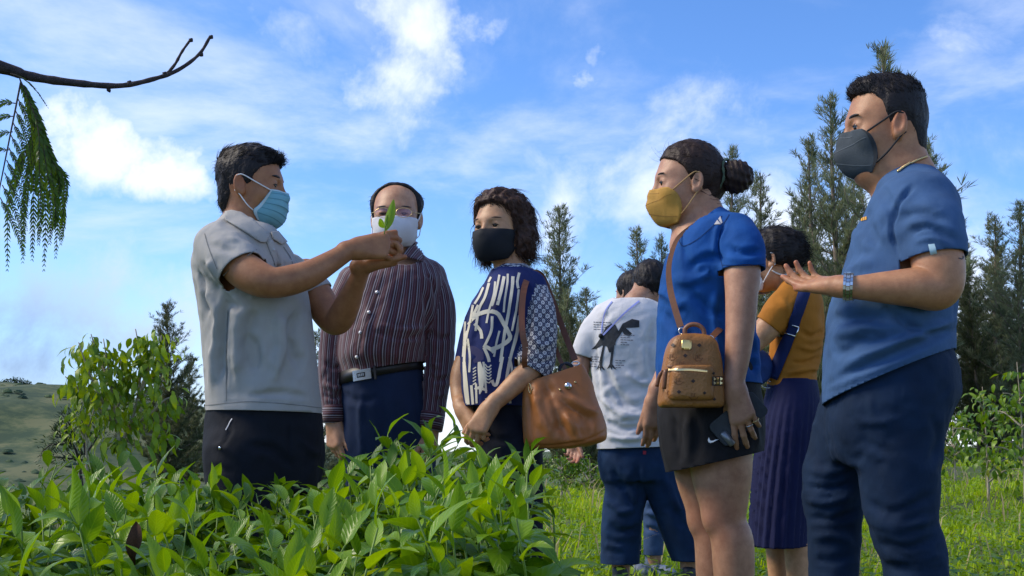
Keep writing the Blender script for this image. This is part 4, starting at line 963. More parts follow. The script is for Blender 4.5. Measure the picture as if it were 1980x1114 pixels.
def build_branch():
    g = Fig(150, 1.7); p = lambda x, y, dy=0: g.pt(x, y, dy); base = np.array([-2.9, 2.8, 0.]); par = empty('overhanging_tree', tuple(base), 'tree leaning in with a dark bare branch and hanging feathery fronds', 'tree')
    mb = MB(); mb.tube(spline([base, base+np.array([.1, 0, .8]), base+np.array([.25, -.05, 1.5]), base+np.array([.3, -.1, 2.3]), base+np.array([.25, -.1, 3.2])], 20), np.linspace(.09, .05, 20), 10); mb.build('trunk', M['bark_grey'], par)
    bk = simple('branch_bark', (.030, .022, .022), .75, nscale=60, namp=.5, bump=.8, bscale=150); r = np.random.default_rng(2)
    P = spline([base+np.array([.27, -.08, 1.75]), base+np.array([.7, -.1, 1.72]), p(-160, 95), p(0, 130), p(60, 148), p(140, 160), p(230, 166), p(300, 152), p(345, 135), p(385, 105), p(407, 70)], 60); rad = np.interp(np.linspace(0, 1, 60), [0, .35, .6, .85, 1], [.030, .012, .0062, .0042, .0034]); rad = rad*(1+.14*np.sin(np.arange(60)*1.9)*r.random(60)); mb = MB(); mb.tube(P, rad, 8); mb.build('branch', bk, par)
    mb = MB(); mb.tube(spline([p(318, 148), p(338, 125), p(352, 100), p(369, 76)], 14), np.linspace(.0040, .0028, 14)*(1+.15*np.sin(np.arange(14)*2.3)), 7); mb.build('twig', bk, par)
    for (x, y) in ((408, 72), (369, 78), (389, 106), (318, 143), (250, 160), (60, 153)): c = p(x, y); mb = MB(); mb.tube([c-g.ez*.004-g.ex*.002, c, c+g.ez*.005+g.ex*.003], [.002, .0062, .002], 7); mb.build('bud', bk, par)
    mb = MB(); mb.tube(spline([p(205, 166), p(209, 172), p(213, 179)], 6), [.002, .002, .003, .005, .004, .001], 6); mb.build('bud', bk, par)
    # fronds: midrib with paired narrow leaflets
    fm = leaf_mat('frond_leaflet', (.026, .068, .010), (.105, .18, .022), .4, .5, 'rnd', 0); rm = simple('frond_rib', (.05, .035, .022), .7)
    def pinna(path, n, ll, open_, seed, name='frond'):
        rr = np.random.default_rng(seed); S = spline(np.array([p(*q) for q in path]), n); T = np.gradient(S, axis=0); Vs, Fs, Rs = [], [], []; b = 0; V0, F0, U0 = leaf_geo(1, .26, .25, .1, 2, 3, 0, 0, seed=1); sc = 1.
        rb = MB(); rb.tube(S[::3], np.linspace(.0014, .0006, len(S[::3])), 5); fr = rb.build(name, rm, par)
        its = []
        for i in range(2, n):
            t = nrm(T[i]); u = i/n; l = ll*math.sin(math.pi*min(1, .12+u*.86))**.5*g.mpp(S[i])
            for sgn in (-1, 1):
                side = nrm(np.cross(t, g.ey))*sgn; d = nrm(t*(1-open_*.75)+side*open_+g.ey*rr.normal()*.25); its.append((0, S[i], leaf_frame(d, -g.ey+rr.normal(size=3)*.4), l*rr.uniform(.85, 1.1), np.clip(rr.normal(.5, .25), 0, 1)))
        mass('leaflets', fr, its, [(V0, F0, U0)], fm)
    # mostly closed, hanging in a bundle
    ends = [(85, 520, 0), (108, 495, .01), (122, 425, -.02), (118, 470, .02), (62, 500, .03), (96, 470, -.03), (75, 470, -.04), (104, 440, -.02), (112, 380, .0), (44, 505, .05), (14, 520, .06)]
    for i, (x, y, dy) in enumerate(ends):
        sx = 38+i*2.5; pinna([(38, 152, 0), (min(sx+20, 70)+.12*(x-60), 215+4*i, dy*.5), (sx*.4+x*.62+8, 310, dy), (x+3, 400 if y > 430 else 350, dy), (x, y, dy)], 50, 21, .34, i)
    pinna([(20, 142, -.02), (45, 152, -.03), (70, 175, -.04), (92, 207, -.05)], 20, 9, .12, 31)
    for i, (a, b) in enumerate((((30, 200, .02), (-8, 205, .02)), ((28, 225, .02), (-15, 235, .02)), ((25, 255, .02), (-20, 270, .02)), ((20, 290, .02), (-30, 300, .03)))): pinna([a, ((a[0]+b[0])/2, (a[1]+b[1])/2-4, .02), b], 14, 12, .5, 50+i)
    mb = MB(); mb.tube(spline([p(40, 160), p(30, 210), p(18, 270), p(4, 340), p(-6, 390)], 20), np.linspace(.0024, .0014, 20), 6); mb.build('frond_stalk', rm, par)
    for i in range(9): x, y = 34-i*4.2, 190+i*24; pinna([(x, y, .01), (x+14, y+28, .0), (x+26+i, y+70, -.01), (x+30+i*2, y+110, -.01)], 26, 13, .42, 70+i)
build_ground(); build_hill(); build_grass(); build_casuarinas(); build_shrubs(); build_tea(); build_branch()
# ------------------------------------------------------------------ people

M['eye_white'] = simple('eye_white', (.62, .58, .54), .2); M['iris'] = simple('iris', (.02, .011, .007), .12, spec=.6)
M['lash'] = simple('brow_hair', (.014, .011, .010), .6, nscale=300, namp=.4)
M['hair_black'] = hair_mat('hair_black', (.010, .009, .010)); M['hair_brown'] = hair_mat('hair_dark_brown', (.020, .012, .009)); M['hair_bob'] = hair_mat('hair_bob', (.036, .019, .013))
M['steel'] = simple('steel', (.72, .71, .68), .22, 1.0); M['gold'] = simple('gold', (.75, .55, .26), .28, 1.0)
M['white_cord'] = simple('white_cord', (.72, .72, .72), .7)
M['black_cord'] = simple('black_cord', (.012, .012, .013), .7)
M['shoe'] = simple('dark_shoe', (.03, .03, .035), .5, nscale=40); M['sole'] = simple('shoe_sole', (.55, .54, .5), .7)
def cloth(name, col, rough=.85, n=.10, weave=700., bump=.25, sheen=.0, nscale=14): 
    m = simple(name, col, rough, spec=.25, nscale=nscale, namp=n, bump=bump, bscale=weave, sheen=sheen, wrinkle=.35); return m
def crumple(V, F, amp, freq, axis=(0, 0, 1), stretch=3., seed=0., mask=None):
    a = nrm(axis); q = V*freq; q = q-np.outer(q@a, a)*(1-1/stretch)+seed
    n = fbm(q, 2); n = .55*n+.9*(.30-np.abs(n))
    d = amp*n*(1 if mask is None else mask)
    return V+vnormals(V, F)*d[:, None]
def garment(name, par, prims, h, mat, cuts=(), folds=(), crumples=(), attrs=None, thick=.0035, sm=2, lo=None, hi=None, fs=1.):
    V, F = grid_mesh(prims, h, lo, hi); V = neigh_smooth(V, F, sm)
    mk = np.ones(len(V))
    for c in cuts:      # hems lie smooth
        d = np.abs((V-np.asarray(c[0]))@nrm(c[1])); near = (c[2].fn(V) < .03) if isinstance(c[2], Prim) else (np.linalg.norm(V-np.asarray(c[2]), axis=1) < c[3]); mk = np.where(near, np.minimum(mk, np.clip(d/.045, .12, 1)), mk)
    for c in crumples: V = crumple(V, F, *c, mask=mk)
    if len(folds): V = fold_lines(V, F, [(q, w, a*fs) for q, w, a in folds], mk)
    at = attrs(V) if attrs else None
    o = mesh_obj(name, V, F, mat, par, attrs=at)
    if cuts: cut_open(o, cuts, thick)
    return o, V, F
def bodymesh(par, regions, mat, flush=()):
    Vs, Fs, b = [], [], 0
    for (pr, h) in regions:
        V, F = grid_mesh(pr, h); V = neigh_smooth(V, F, 2, .5); Vs.append(V); Fs.append(F+b); b += len(V)
    V = np.vstack(Vs); F = np.vstack(Fs); fl = np.zeros(len(V))
    for (p, r, a) in flush: fl = np.maximum(fl, a*np.exp(-((V-np.asarray(p))**2).sum(1)/(r*r)))
    return mesh_obj('body', V, F, mat, par, attrs={'flush': fl}), V, F
def hair_mass(hd, par, xm, t=.012, extra=(), h=.004, mat=None, k=.02, crown=(0, 0, 0), rscale=(1, 1, 1), name='hair', noise=.004, cutk=.006, nfreq=45, nstretch=(1, 1, .4)):
    zz = np.array([r[0] for r in xm]); xx = np.array([r[1] for r in xm])
    pr = [hd.el((-.012+crown[0], crown[1], .030+crown[2]), ((.097+t)*rscale[0], (.076+t)*rscale[1], (.087+t)*rscale[2]))]+list(extra)
    big = .2*hd.sc
    def cf(P):
        q = hd.loc(P); return -(q[..., 0]-np.interp(q[..., 2], zz, xx))*.8*hd.sc
    pr.append(Prim(cf, hd.o-big, hd.o+big, cutk, True))
    V, F = grid_mesh(pr, h); V = neigh_smooth(V, F, 1, .4)
    N = vnormals(V, F); L_ = hd.loc(V)
    V = V+N*(fbm(L_*nfreq*np.array(nstretch), 2)*noise)[:, None]
    return V, F, vnormals(V, F)
def add_hair(par, parts, mat, name='hair'):
    Vs, Fs, b = [], [], 0
    for V, F in parts: Vs.append(V); Fs.append(F+b); b += len(V)
    return mesh_obj(name, np.vstack(Vs), np.vstack(Fs), mat, par)
def loop(hd, par, pts, r, mat, name='mask_strap'):
    mb = MB(); mb.tube(spline([hd.w(p) for p in pts], 14), r*hd.sc, 6); return mb.build(name, mat, par)
def shoe(fig, par, px, py, dy, fwd, sc=1., mat=None):
    """a simple laced shoe resting on the ground under a trouser leg"""
    p = fig.pt(px, py, dy); p = np.array([p[0], p[1], 0]); f = nrm(fwd); s = np.array([-f[1], f[0], 0]); u = np.array([0, 0, 1.]); Mx = np.stack([f, s, u])
    pr = [ellip(p+f*.07*sc+u*.045, (.12*sc, .045*sc, .04), Mx, .02), ellip(p-f*.02*sc+u*.055, (.065*sc, .040*sc, .05), Mx, .02), cone(p-f*.015*sc+u*.06, p-f*.02*sc+u*.12, .042*sc, .040*sc, .02),
          Prim(lambda P: P[..., 2]-.012, p-.2, p+np.array([.2, .2, .012]), .002, True)]
    V, F = grid_mesh(pr, .008); o = mesh_obj('shoe', V, F, mat or M['shoe'], par)
    pr = [ellip(p+f*.068*sc+u*.012, (.126*sc, .048*sc, .030), Mx, .02), ellip(p-f*.02*sc+u*.012, (.070*sc, .043*sc, .030), Mx, .02), Prim(lambda P: P[..., 2]-.002, p-.2, p+np.array([.2, .2, .002]), .001, True), Prim(lambda P: .024-P[..., 2], p+np.array([-.2, -.2, .024]), p+.2, .001, True)]
    V, F = grid_mesh(pr, .008); mesh_obj('shoe_sole', V, F, M['sole'], par)
    return o
# ---- stout man in blue tee, palm up
def person_G():
    g = Fig(1740, 1.85)
    par = empty('person', tuple(g.base), 'stout man in blue tee and navy trousers holding one palm up, wearing dark grey mask', 'person')
    sk = skin('skin_G', (.43, .215, .110)); tee = cloth('tee_blue', (.042, .096, .205), n=.14); trou = cloth('trousers_navy', (.004, .017, .046), n=.2)
    # trunk (side on): sections py, xl, xr, depth near, depth far
    S = [g.sec(318, 1735, 1795, .05, .05), g.sec(345, 1703, 1822, .10, .10), g.sec(372, 1690, 1843, .17, .17), g.sec(410, 1668, 1858, .205, .205), g.sec(460, 1648, 1862, .215, .215), g.sec(520, 1630, 1858, .215, .215),
         g.sec(590, 1604, 1850, .215, .215), g.sec(660, 1592, 1846, .215, .215), g.sec(720, 1590, 1850, .215, .215), g.sec(790, 1588, 1856, .21, .21), g.sec(840, 1600, 1850, .2, .2)]
    T = Loft(S, g.ex, g.ey, 2.25)
    arm = [(1792, 425, -.17, 36), (1804, 470, -.20, 46), (1814, 515, -.215, 50), (1812, 556, -.225, 44), (1770, 556, -.245, 39), (1712, 556, -.255, 31), (1656, 556, -.26, 23), (1626, 555, -.26, 21)]
    slv, _, _ = g.limb([(1782, 392, -.145, 58), (1800, 440, -.185, 61), (1808, 490, -.205, 60), (1812, 540, -.21, 59)], k=.035)
    sleeve_c = g.pt(1806, 501, -.205); sleeve_n = g.pt(1809, 560, -.21)-g.pt(1797, 430, -.19)+g.ex*.012
    clip(slv, sleeve_c, sleeve_n)
    far, _, _ = g.limb([(1770, 385, .145, 52), (1762, 440, .19, 52), (1745, 500, .2, 50), (1738, 530, .2, 48)], k=.035)
    farc = g.pt(1742, 505, .2)
    clip(far, farc, g.dirv(-.1, .2, -1))
    hem = g.pt(1700, 738, 0); hn = nrm(-g.ez-g.ex*-.36); hn = nrm(np.cross(g.ey, g.pt(1848, 668)-g.pt(1592, 775))); hn = hn if hn[2] < 0 else -hn
    nk = g.pt(1755, 328, 0); nn = nrm(g.pt(1755, 300)-g.pt(1735, 345)+g.ex*-.02)
    def seam(*p): return list(p)
    folds = [([(1710, 590), (1780, 640), (1848, 640)], 9, -.006), ([(1640, 700), (1740, 660), (1845, 618)], 8, .007), ([(1620, 730), (1720, 690), (1846, 640)], 7, -.007), ([(1600, 755), (1700, 715), (1840, 655)], 6, .005),
             ([(1660, 720), (1760, 685), (1848, 652)], 5, -.005), ([(1612, 690), (1670, 660), (1720, 650)], 12, -.006), ([(1700, 480), (1680, 440), (1675, 400)], 14, -.006), ([(1690, 500), (1650, 520), (1640, 540)], 12, .006),
             ([(1745, 505), (1725, 450), (1735, 400), (1765, 360)], 5, -.006), ([(1760, 450), (1800, 440), (1850, 470)], 8, -.005), ([(1765, 470), (1805, 462), (1850, 488)], 7, .005), ([(1745, 420), (1780, 412), (1830, 430)], 10, -.004),
             ([(1610, 620), (1650, 615), (1720, 610)], 10, -.005), ([(1605, 650), (1660, 640), (1730, 645)], 12, .005), ([(1700, 360), (1720, 390), (1730, 430)], 10, -.004),
             ([(1750, 500), (1810, 497), (1862, 484)], 2.5, -.002),
             ([(1592, 762), (1640, 742), (1730, 715), (1846, 656)], 2.5, -.0025)]
    o, V, F = garment('t_shirt', par, [T.prim(), slv, far], .006, tee, [(hem, hn, hem, .55), (sleeve_c, sleeve_n, slv, [T.prim(), far]), (farc, g.dirv(-.1, .2, -1), far, [T.prim(), slv]), (nk, nn, nk, .10)], folds,
                      [(.008, 8, (1, 0, .3), 2.5, 3.), (.003, 20, (1, 0, .4), 2., 9.)], fs=1.25)
    bv = bvh_of(V, F)
    sm = cloth('tee_seam', (.018, .050, .125))
    for q in ([(1747, 503), (1728, 450), (1736, 405), (1762, 366), (1795, 340)], [(1748, 505), (1806, 496), (1862, 484)], [(1594, 761), (1640, 742), (1730, 714), (1845, 655)], [(1705, 352), (1725, 345), (1755, 330), (1785, 312)], [(1746, 600), (1752, 650), (1752, 702)]): seam(bv, q, sm, par, 1.5)
    # tag, chest print
    patch(bv, [(1795, 473), (1807, 471), (1812, 491), (1799, 493)], .002).build('sleeve_tag', simple('tag_pale', (.42, .60, .66), .6), par)
    po = simple('print_orange', (.62, .30, .03), .7)
    for i, (x, y) in enumerate([(1663, 426), (1667, 424.5), (1671, 423.5), (1675, 422.5)]): patch(bv, [(x-1.6, y-2.4), (x+1.5, y-3.2), (x+1.6, y+3.2), (x-1.4, y+4)], .002, None, 3).build('chest_print', po, par)
    # head
    hd = Head(g, 1711, 247, 0, 76, -4, 0, 1.07, 1.02, .87)
    neck, _, _ = g.limb([(1738, 262, 0, 46), (1742, 310, .0, 50), (1752, 352, 0, 60), (1758, 400, 0, 70)], k=.03)
    hp = hd.prims(.0064, 1.05, .002)+[neck, ellip(hd.w((.02, 0, -.105)), (.06, .055, .04), hd.M, .04)]
    armc, AP, _ = g.limb(arm, 30, .01)
    # palm up, thumb on the near side
    W = g.pt(1626, 554, -.26); fwd = g.dirv(-.68, .60, .18); back = g.dirv(-.12, .62, -.80)
    hp2, tips = hand(W, fwd, back, 1 if np.dot(np.cross(fwd, back), g.ez-g.ey) > 0 else -1, .90, curl=(12, 24, 30, 36), spread=0, thumb=(8, -6, 0), bend=(.45, 1.1, .9))
    core = Loft([[r[0], r[1], r[2], r[3]-.035, max(r[4]-.035, .03), max(r[5]-.035, .03)] for r in S[1:]], g.ex, g.ey, 2.2)
    farm, _, _ = g.limb([(1745, 440, .19, 45), (1744, 520, .21, 40), (1742, 600, .22, 34), (1740, 680, .215, 28), (1738, 730, .21, 23)], k=.01)
    W2 = g.pt(1738, 730, .21); h2, _ = hand(W2, g.dirv(-.05, 0, -1), g.dirv(0, 1, 0), -1, 1., (25, 30, 35, 40))
    fl = [(t, .016, .5) for t in tips]+[(hd.w((-.01, q*.085, 0)), .035, .45) for q in (-1, 1)]
    body, BV, BF = bodymesh(par, [(hp, .0032), ([armc]+hp2, .0032), ([farm]+h2, .006), ([core.prim()], .015)], sk, fl)
    hd.extras(par, 1., 1.25)
    # tattoo glimpse and necklace
    bb = bvh_of(BV, BF)
    ribbon(bb, [(1853, 499), (1861, 501), (1862, 495)], 2.2, .001).build('tattoo', simple('tattoo_ink', (.05, .05, .06), .7), par)
    allb = bvh_of(np.vstack([BV, V]), np.vstack([BF, F+len(BV)]))
    nb = MB(); P = [lay(allb, x, y, .003)[0] for x, y in spline([(1737, 333), (1752, 322), (1770, 312), (1790, 304)], 26)]
    P = [p for p in P if p is not None]
    for i, p in enumerate(P):
        nb.tube([p-g.ez*.0022, p+g.ez*.0022], [.0028, .0028], 6)
    nb.build('necklace', M['gold'], par)
    # hair: short, brushed up
    xm = [(-.11, -.062), (-.085, -.05), (-.06, -.036), (-.035, -.036), (-.028, .006), (-.005, .014), (.02, .018), (.045, .022), (.062, .034), (.074, .060), (.084, .15), (.2, .2)]
    V1, F1, N1 = hair_mass(hd, par, xm, .004, [hd.el((.022, 0, .094), (.062, .058, .026), k=.02), hd.el((-.03, 0, .07), (.075, .065, .045), k=.02), hd.el((-.062, 0, -.035), (.036, .058, .060), k=.02)], .004, noise=.003)
    s1 = strands(hd, V1, N1, 2600, .016, lambda q: np.stack([.5+0*q[:, 0], 0*q[:, 0], .9+0*q[:, 0]], 1), .75, .0014, 3, 0, 0, .25, 1, keep=lambda q, r: q[:, 2] > .055)
    s2 = strands(hd, V1, N1, 1800, .010, lambda q: np.stack([-.3+0*q[:, 0], 0*q[:, 0], -1+0*q[:, 0]], 1), .35, .0011, 2, 0, 0, .25, 2, keep=lambda q, r: q[:, 2] <= .06)
    add_hair(par, [(V1, F1), s1, s2, hairline(hd, V1, N1, xm)], M['hair_black'])
    # mask: folded, dark grey
    prof = [(.100, -.006), (.118, -.022), (.133, -.042), (.142, -.058), (.134, -.080), (.112, -.106), (.080, -.116)]
    side = [(.072, .058, -.014), (.058, .066, -.028), (.050, .069, -.046), (.047, .069, -.064), (.048, .067, -.084), (.054, .062, -.098), (.060, .050, -.112)]
    gm = cloth('mask_charcoal', (.045, .058, .068), .8, .12, 400, .2)
    Vm, Fm, uv, ps = mask_mesh(hd, prof, side, 1.35); mk = thicken(mesh_obj('face_mask', Vm, Fm, gm, par, uv=uv)); mb = bvh_of(Vm, Fm)
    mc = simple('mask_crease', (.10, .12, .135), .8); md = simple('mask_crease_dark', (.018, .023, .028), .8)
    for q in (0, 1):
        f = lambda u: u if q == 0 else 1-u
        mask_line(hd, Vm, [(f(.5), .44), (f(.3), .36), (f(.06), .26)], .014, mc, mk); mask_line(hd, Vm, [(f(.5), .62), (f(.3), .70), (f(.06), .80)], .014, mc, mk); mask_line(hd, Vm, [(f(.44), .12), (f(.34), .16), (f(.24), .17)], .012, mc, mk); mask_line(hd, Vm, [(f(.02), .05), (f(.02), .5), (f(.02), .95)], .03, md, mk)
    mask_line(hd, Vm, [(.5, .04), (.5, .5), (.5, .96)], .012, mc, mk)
    straps(hd, par, Vm, M['black_cord'], .0024)
    # watch
    wr = g.pt(1637, 555.5, -.26); ax = nrm(g.pt(1656, 556, -.26)-g.pt(1626, 555, -.26)); a1 = nrm(g.ez-ax*np.dot(g.ez, ax)); a2 = np.cross(ax, a1)
    wt = empty('wristwatch', tuple(wr), 'silver steel bracelet wristwatch on the wrist of the palm-up man', 'watch')
    rr = .0318
    for i in range(22):
        q = 2*math.pi*i/22
        if abs(math.degrees(q)-250) < 22: continue
        c = wr+ax*.004+rr*(a1*math.cos(q)*1.0+a2*math.sin(q)*1.02); u = a1*math.cos(q)+a2*math.sin(q); t = -a1*math.sin(q)+a2*math.cos(q)
        for dx, w in ((-.0075, .0055), (0, .0075), (.0075, .0055)):
            mb = MB(); mb.box(c+ax*dx+t*(.0022 if dx == 0 else 0), w, .0082, .0030, [ax, t, u]); mb.build('bracelet_link', M['steel'], wt, False)
    q = R(250); u = a1*math.cos(q)+a2*math.sin(q); t = -a1*math.sin(q)+a2*math.cos(q); c = wr+ax*.004+u*(rr+.004)
    mb = MB(); mb.tube([c-u*.005, c-u*.004, c+u*.003, c+u*.004], [.015, .017, .017, .014], 20); mb.build('watch_case', M['steel'], wt)
    mb = MB(); mb.tube([c+u*.0042, c+u*.0052], [.0135, .013], 20); mb.build('dial', simple('watch_dial', (.02, .025, .03), .15), wt)
    mb = MB(); mb.tube([c+ax*-.017, c+ax*-.022], [.003, .003], 8); mb.build('crown', M['steel'], wt)
    # trousers
    hip = Loft([g.sec(600, 1645, 1812, .17, .17), g.sec(655, 1625, 1828, .18, .18), g.sec(700, 1606, 1850, .195, .195), g.sec(755, 1598, 1858, .20, .20), g.sec(805, 1594, 1836, .195, .195), g.sec(850, 1598, 1816, .18, .18), g.sec(895, 1612, 1800, .15, .15)], g.ex, g.ey, 2.3)
    near, NP, _ = g.limb([(1730, 800, -.09, 92), (1738, 880, -.10, 80), (1740, 950, -.10, 73), (1744, 1010, -.10, 67), (1766, 1070, -.09, 62), (1772, 1130, -.085, 58), (1775, 1230, -.08, 50), (1776, 1330, -.08, 46)], 40, .03)
    fr, FP, _ = g.limb([(1660, 800, .09, 80), (1630, 880, .10, 66), (1612, 940, .10, 62), (1614, 1010, .10, 53), (1612, 1070, .10, 48), (1612, 1130, .10, 46), (1614, 1230, .10, 42), (1615, 1310, .10, 40)], 40, .03)
    tf = [([(1655, 850), (1690, 862), (1740, 880)], 9, -.004), ([(1650, 815), (1700, 818), (1760, 800)], 7, .005), ([(1565, 905), (1600, 915), (1650, 900)], 9, .008), ([(1555, 940), (1600, 945), (1650, 935)], 7, -.009),
          ([(1560, 965), (1600, 972), (1655, 955)], 8, .008), ([(1565, 1000), (1610, 1005), (1660, 990)], 8, -.008), ([(1570, 1040), (1610, 1035), (1650, 1050)], 9, .006), ([(1570, 1080), (1610, 1085), (1650, 1075)], 9, -.006),
          ([(1680, 970), (1720, 990), (1800, 960)], 9, -.007), ([(1690, 1010), (1740, 1020), (1810, 1000)], 8, .008), ([(1700, 1045), (1750, 1060), (1820, 1040)], 8, -.009), ([(1710, 1075), (1770, 1085), (1828, 1070)], 8, .008), ([(1720, 1100), (1770, 1105), (1830, 1098)], 7, -.006),
          ([(1745, 720), (1738, 770), (1735, 810)], 3, -.004), ([(1835, 700), (1842, 760), (1828, 820)], 10, .006), ([(1800, 800), (1815, 850), (1800, 900)], 10, -.006), ([(1680, 760), (1690, 800), (1720, 830)], 8, .004)]
    lo_c, lo_f = NP[-1], FP[-1]
    o, V, F = garment('trousers', par, [hip.prim(.03), near, fr], .0075, trou, [(np.array([lo_c[0], lo_c[1], .09]), (0, 0, -1), np.array([*lo_c[:2], .05]), .12), (np.array([lo_f[0], lo_f[1], .09]), (0, 0, -1), np.array([*lo_f[:2], .05]), .12)], tf, [(.006, 9, (1, 0, -.4), 1.6, 1.), (.003, 26, (1, 0, .2), 1.5, 5.)], fs=.62)
    tb = bvh_of(V, F); ts = cloth('trouser_seam', (.001, .005, .016))
    for q in ([(1752, 722), (1746, 760), (1742, 800), (1738, 816)], [(1758, 722), (1752, 770), (1748, 806)], [(1822, 690), (1836, 740), (1834, 790)], [(1640, 745), (1635, 790), (1628, 830)]): seam(tb, q, ts, par, 2)
    for P in (NP[-1], FP[-1]): 
        px = to_px(P)[0]; shoe(g, par, px[0], px[1], (P-g.base)@g.ey, -g.ex, 1.05)
# ---- guide in grey polo
def person_A():
    g = Fig(500, 2.3)
    par = empty('person', tuple(g.base), 'young man in grey polo shirt and blue surgical mask holding up a tea sprig', 'person')
    sk = skin('skin_A', (.36, .165, .075)); polo = cloth('polo_grey', (.36, .35, .325), n=.07, weave=900); trou = cloth('trousers_black', (.006, .008, .013), n=.2)
    S = [g.sec(408, 440, 500, .05, .05), g.sec(432, 418, 522, .10, .10), g.sec(452, 394, 540, .15, .15), g.sec(480, 378, 562, .17, .17), g.sec(520, 371, 582, .17, .17), g.sec(570, 380, 596, .17, .17), g.sec(620, 388, 603, .165, .165),
         g.sec(680, 393, 610, .16, .16), g.sec(740, 397, 617, .16, .16), g.sec(800, 398, 624, .16, .16), g.sec(850, 400, 622, .155, .155)]
    T = Loft(S, g.ex, g.ey, 2.2)
    slv, _, _ = g.limb([(418, 474, -.10, 42), (440, 500, -.15, 48), (466, 522, -.19, 47), (492, 545, -.22, 45), (505, 556, -.23, 44)], k=.03)
    sc_ = g.pt(469, 521, -.19); sn = g.pt(495, 556, -.225)-g.pt(443, 486, -.155)
    clip(slv, sc_, sn)
    far, _, _ = g.limb([(562, 518, .10, 28), (588, 540, .11, 32), (612, 566, .10, 33), (625, 595, .09, 31)], k=.03)
    fc = g.pt(612, 566, .10); fn_ = g.pt(625, 592, .09)-g.pt(595, 535, .11)
    clip(far, fc, fn_)
    hem = g.pt(510, 797, 0); hn = nrm(np.cross(g.ey, g.pt(622, 800)-g.pt(398, 794))); hn = hn if hn[2] < 0 else -hn
    nk = g.pt(474, 428, 0); nn = nrm(g.ez+g.ex*.55)
    folds = [([(395, 560), (420, 600), (415, 680), (408, 760)], 9, .008), ([(440, 570), (430, 640), (425, 720)], 8, -.008), ([(470, 590), (455, 650), (460, 740)], 12, .006), ([(500, 600), (482, 640), (490, 720)], 14, -.012), ([(535, 600), (545, 660), (530, 740)], 13, .008),
             ([(575, 600), (560, 650), (580, 720)], 10, -.007), ([(420, 540), (440, 580), (470, 600)], 8, -.008), ([(405, 500), (415, 530), (440, 560)], 7, .006), ([(380, 520), (395, 560), (400, 620)], 6, -.005),
             ([(480, 766), (540, 760), (600, 769)], 7, -.003), ([(400, 470), (430, 480), (470, 500)], 8, -.004), ([(440, 450), (470, 470), (500, 490)], 10, .004), ([(530, 490), (545, 530), (560, 570)], 5, -.005), ([(560, 500), (575, 540)], 7, .005),
             ([(398, 783), (480, 776), (560, 781), (620, 788)], 2.2, -.002), ([(440, 600), (438, 690), (438, 778)], 1.8, -.002), ([(430, 533), (460, 505), (495, 484)], 2.2, -.0025)]
    o, V, F = garment('polo_shirt', par, [T.prim(), slv, far], .0065, polo, [(hem, hn, hem, .5), (sc_, sn, slv, [T.prim(), far]), (fc, fn_, far, [T.prim(), slv]), (nk, nn, nk, .10)], folds, [(.009, 7.5, (.2, 0, 1), 3., 3.), (.0025, 18, (.3, 0, 1), 2.5, 7.)], fs=1.5)
    hd = Head(g, 486, 358, 0, -76, -5, 0, 1.03, 1.0, .92)
    neck, _, _ = g.limb([(470, 372, 0, 36), (472, 410, 0, 38), (470, 445, 0, 46), (470, 490, 0, 56)], k=.03)
    hp = hd.prims(.0040)+[neck]
    armc, AP, _ = g.limb([(444, 502, -.155, 30), (472, 523, -.20, 36), (502, 540, -.235, 34), (530, 547, -.25, 30), (565, 541, -.24, 29.5), (600, 529, -.23, 26.5), (640, 506, -.21, 21.5), (672, 486, -.20, 18), (684, 481, -.195, 17)], 30, .012)
    W = g.pt(682, 482, -.195); fwd = g.dirv(1, -.02, .13); bk = g.dirv(-.05, -1, .20); sd = 1 if np.dot(np.cross(fwd, bk), g.ez) > 0 else -1
    h1, tips1 = hand(W, fwd, bk, sd, 1.06, curl=(36, 58, 63, 68), spread=2, thumb=(16, 0, 18), bend=(.75, 1.05, .7))
    arm2, _, _ = g.limb([(592, 525, .11, 25), (612, 566, .095, 29), (632, 604, .06, 30), (652, 621, .02, 27), (668, 596, -.03, 26), (685, 556, -.08, 20), (698, 524, -.12, 16), (703, 513, -.13, 15.5)], 28, .012)
    W2 = g.pt(703, 513, -.13); f2 = g.dirv(.95, -.05, .18); b2 = g.dirv(.15, .35, -.9); s2 = 1 if np.dot(np.cross(f2, b2), -g.ey) > 0 else -1
    h2, tips2 = hand(W2, f2, b2, s2, .98, curl=(64, 70, 72, 72), spread=1, thumb=(14, 4, 8), bend=(.8, 1., .6))
    core = Loft([[r[0], r[1], r[2], r[3]-.035, max(r[4]-.035, .03), max(r[5]-.035, .03)] for r in S[1:]], g.ex, g.ey, 2.2)
    body, BV, BF = bodymesh(par, [(hp, .0034), ([armc]+h1, .0034), ([arm2]+h2, .0036), ([core.prim()], .016)], sk, [(t, .015, .45) for t in tips1+tips2]+[(hd.w((-.01, q*.085, 0)), .03, .35) for q in (-1, 1)])
    hd.extras(par, .6, 1.2)
    ab = bvh_of(np.vstack([BV, V]), np.vstack([BF, F+len(BV)]))
    sm = cloth('polo_seam', (.17, .175, .17)); pb_ = bvh_of(V, F)
    for q in ([(398, 784), (480, 777), (560, 782), (621, 789)], [(441, 600), (438, 690), (438, 776)], [(431, 533), (458, 507), (496, 483)], [(396, 452), (404, 480), (420, 520)], [(548, 478), (562, 500), (572, 530)]): seam(pb_, q, sm, par, 1.5)
    # collar, placket, buttons
    c1 = patch(ab, [(437, 414), (449, 411), (466, 415), (488, 428), (508, 446), (517, 459), (513, 470), (503, 470), (488, 461), (466, 447), (446, 435), (434, 428)], .007, None, 5).build('collar', polo, par); thicken(c1, .005)
    c2 = patch(bvh_of(V, F), [(522, 451), (535, 450), (552, 470), (541, 474), (526, 464)], .006, None, 4).build('collar', polo, par); thicken(c2, .004)
    pk = ribbon(ab, [(520, 466), (530, 492), (541, 520)], 12, .003).build('placket', polo, par); thicken(pk, .003)
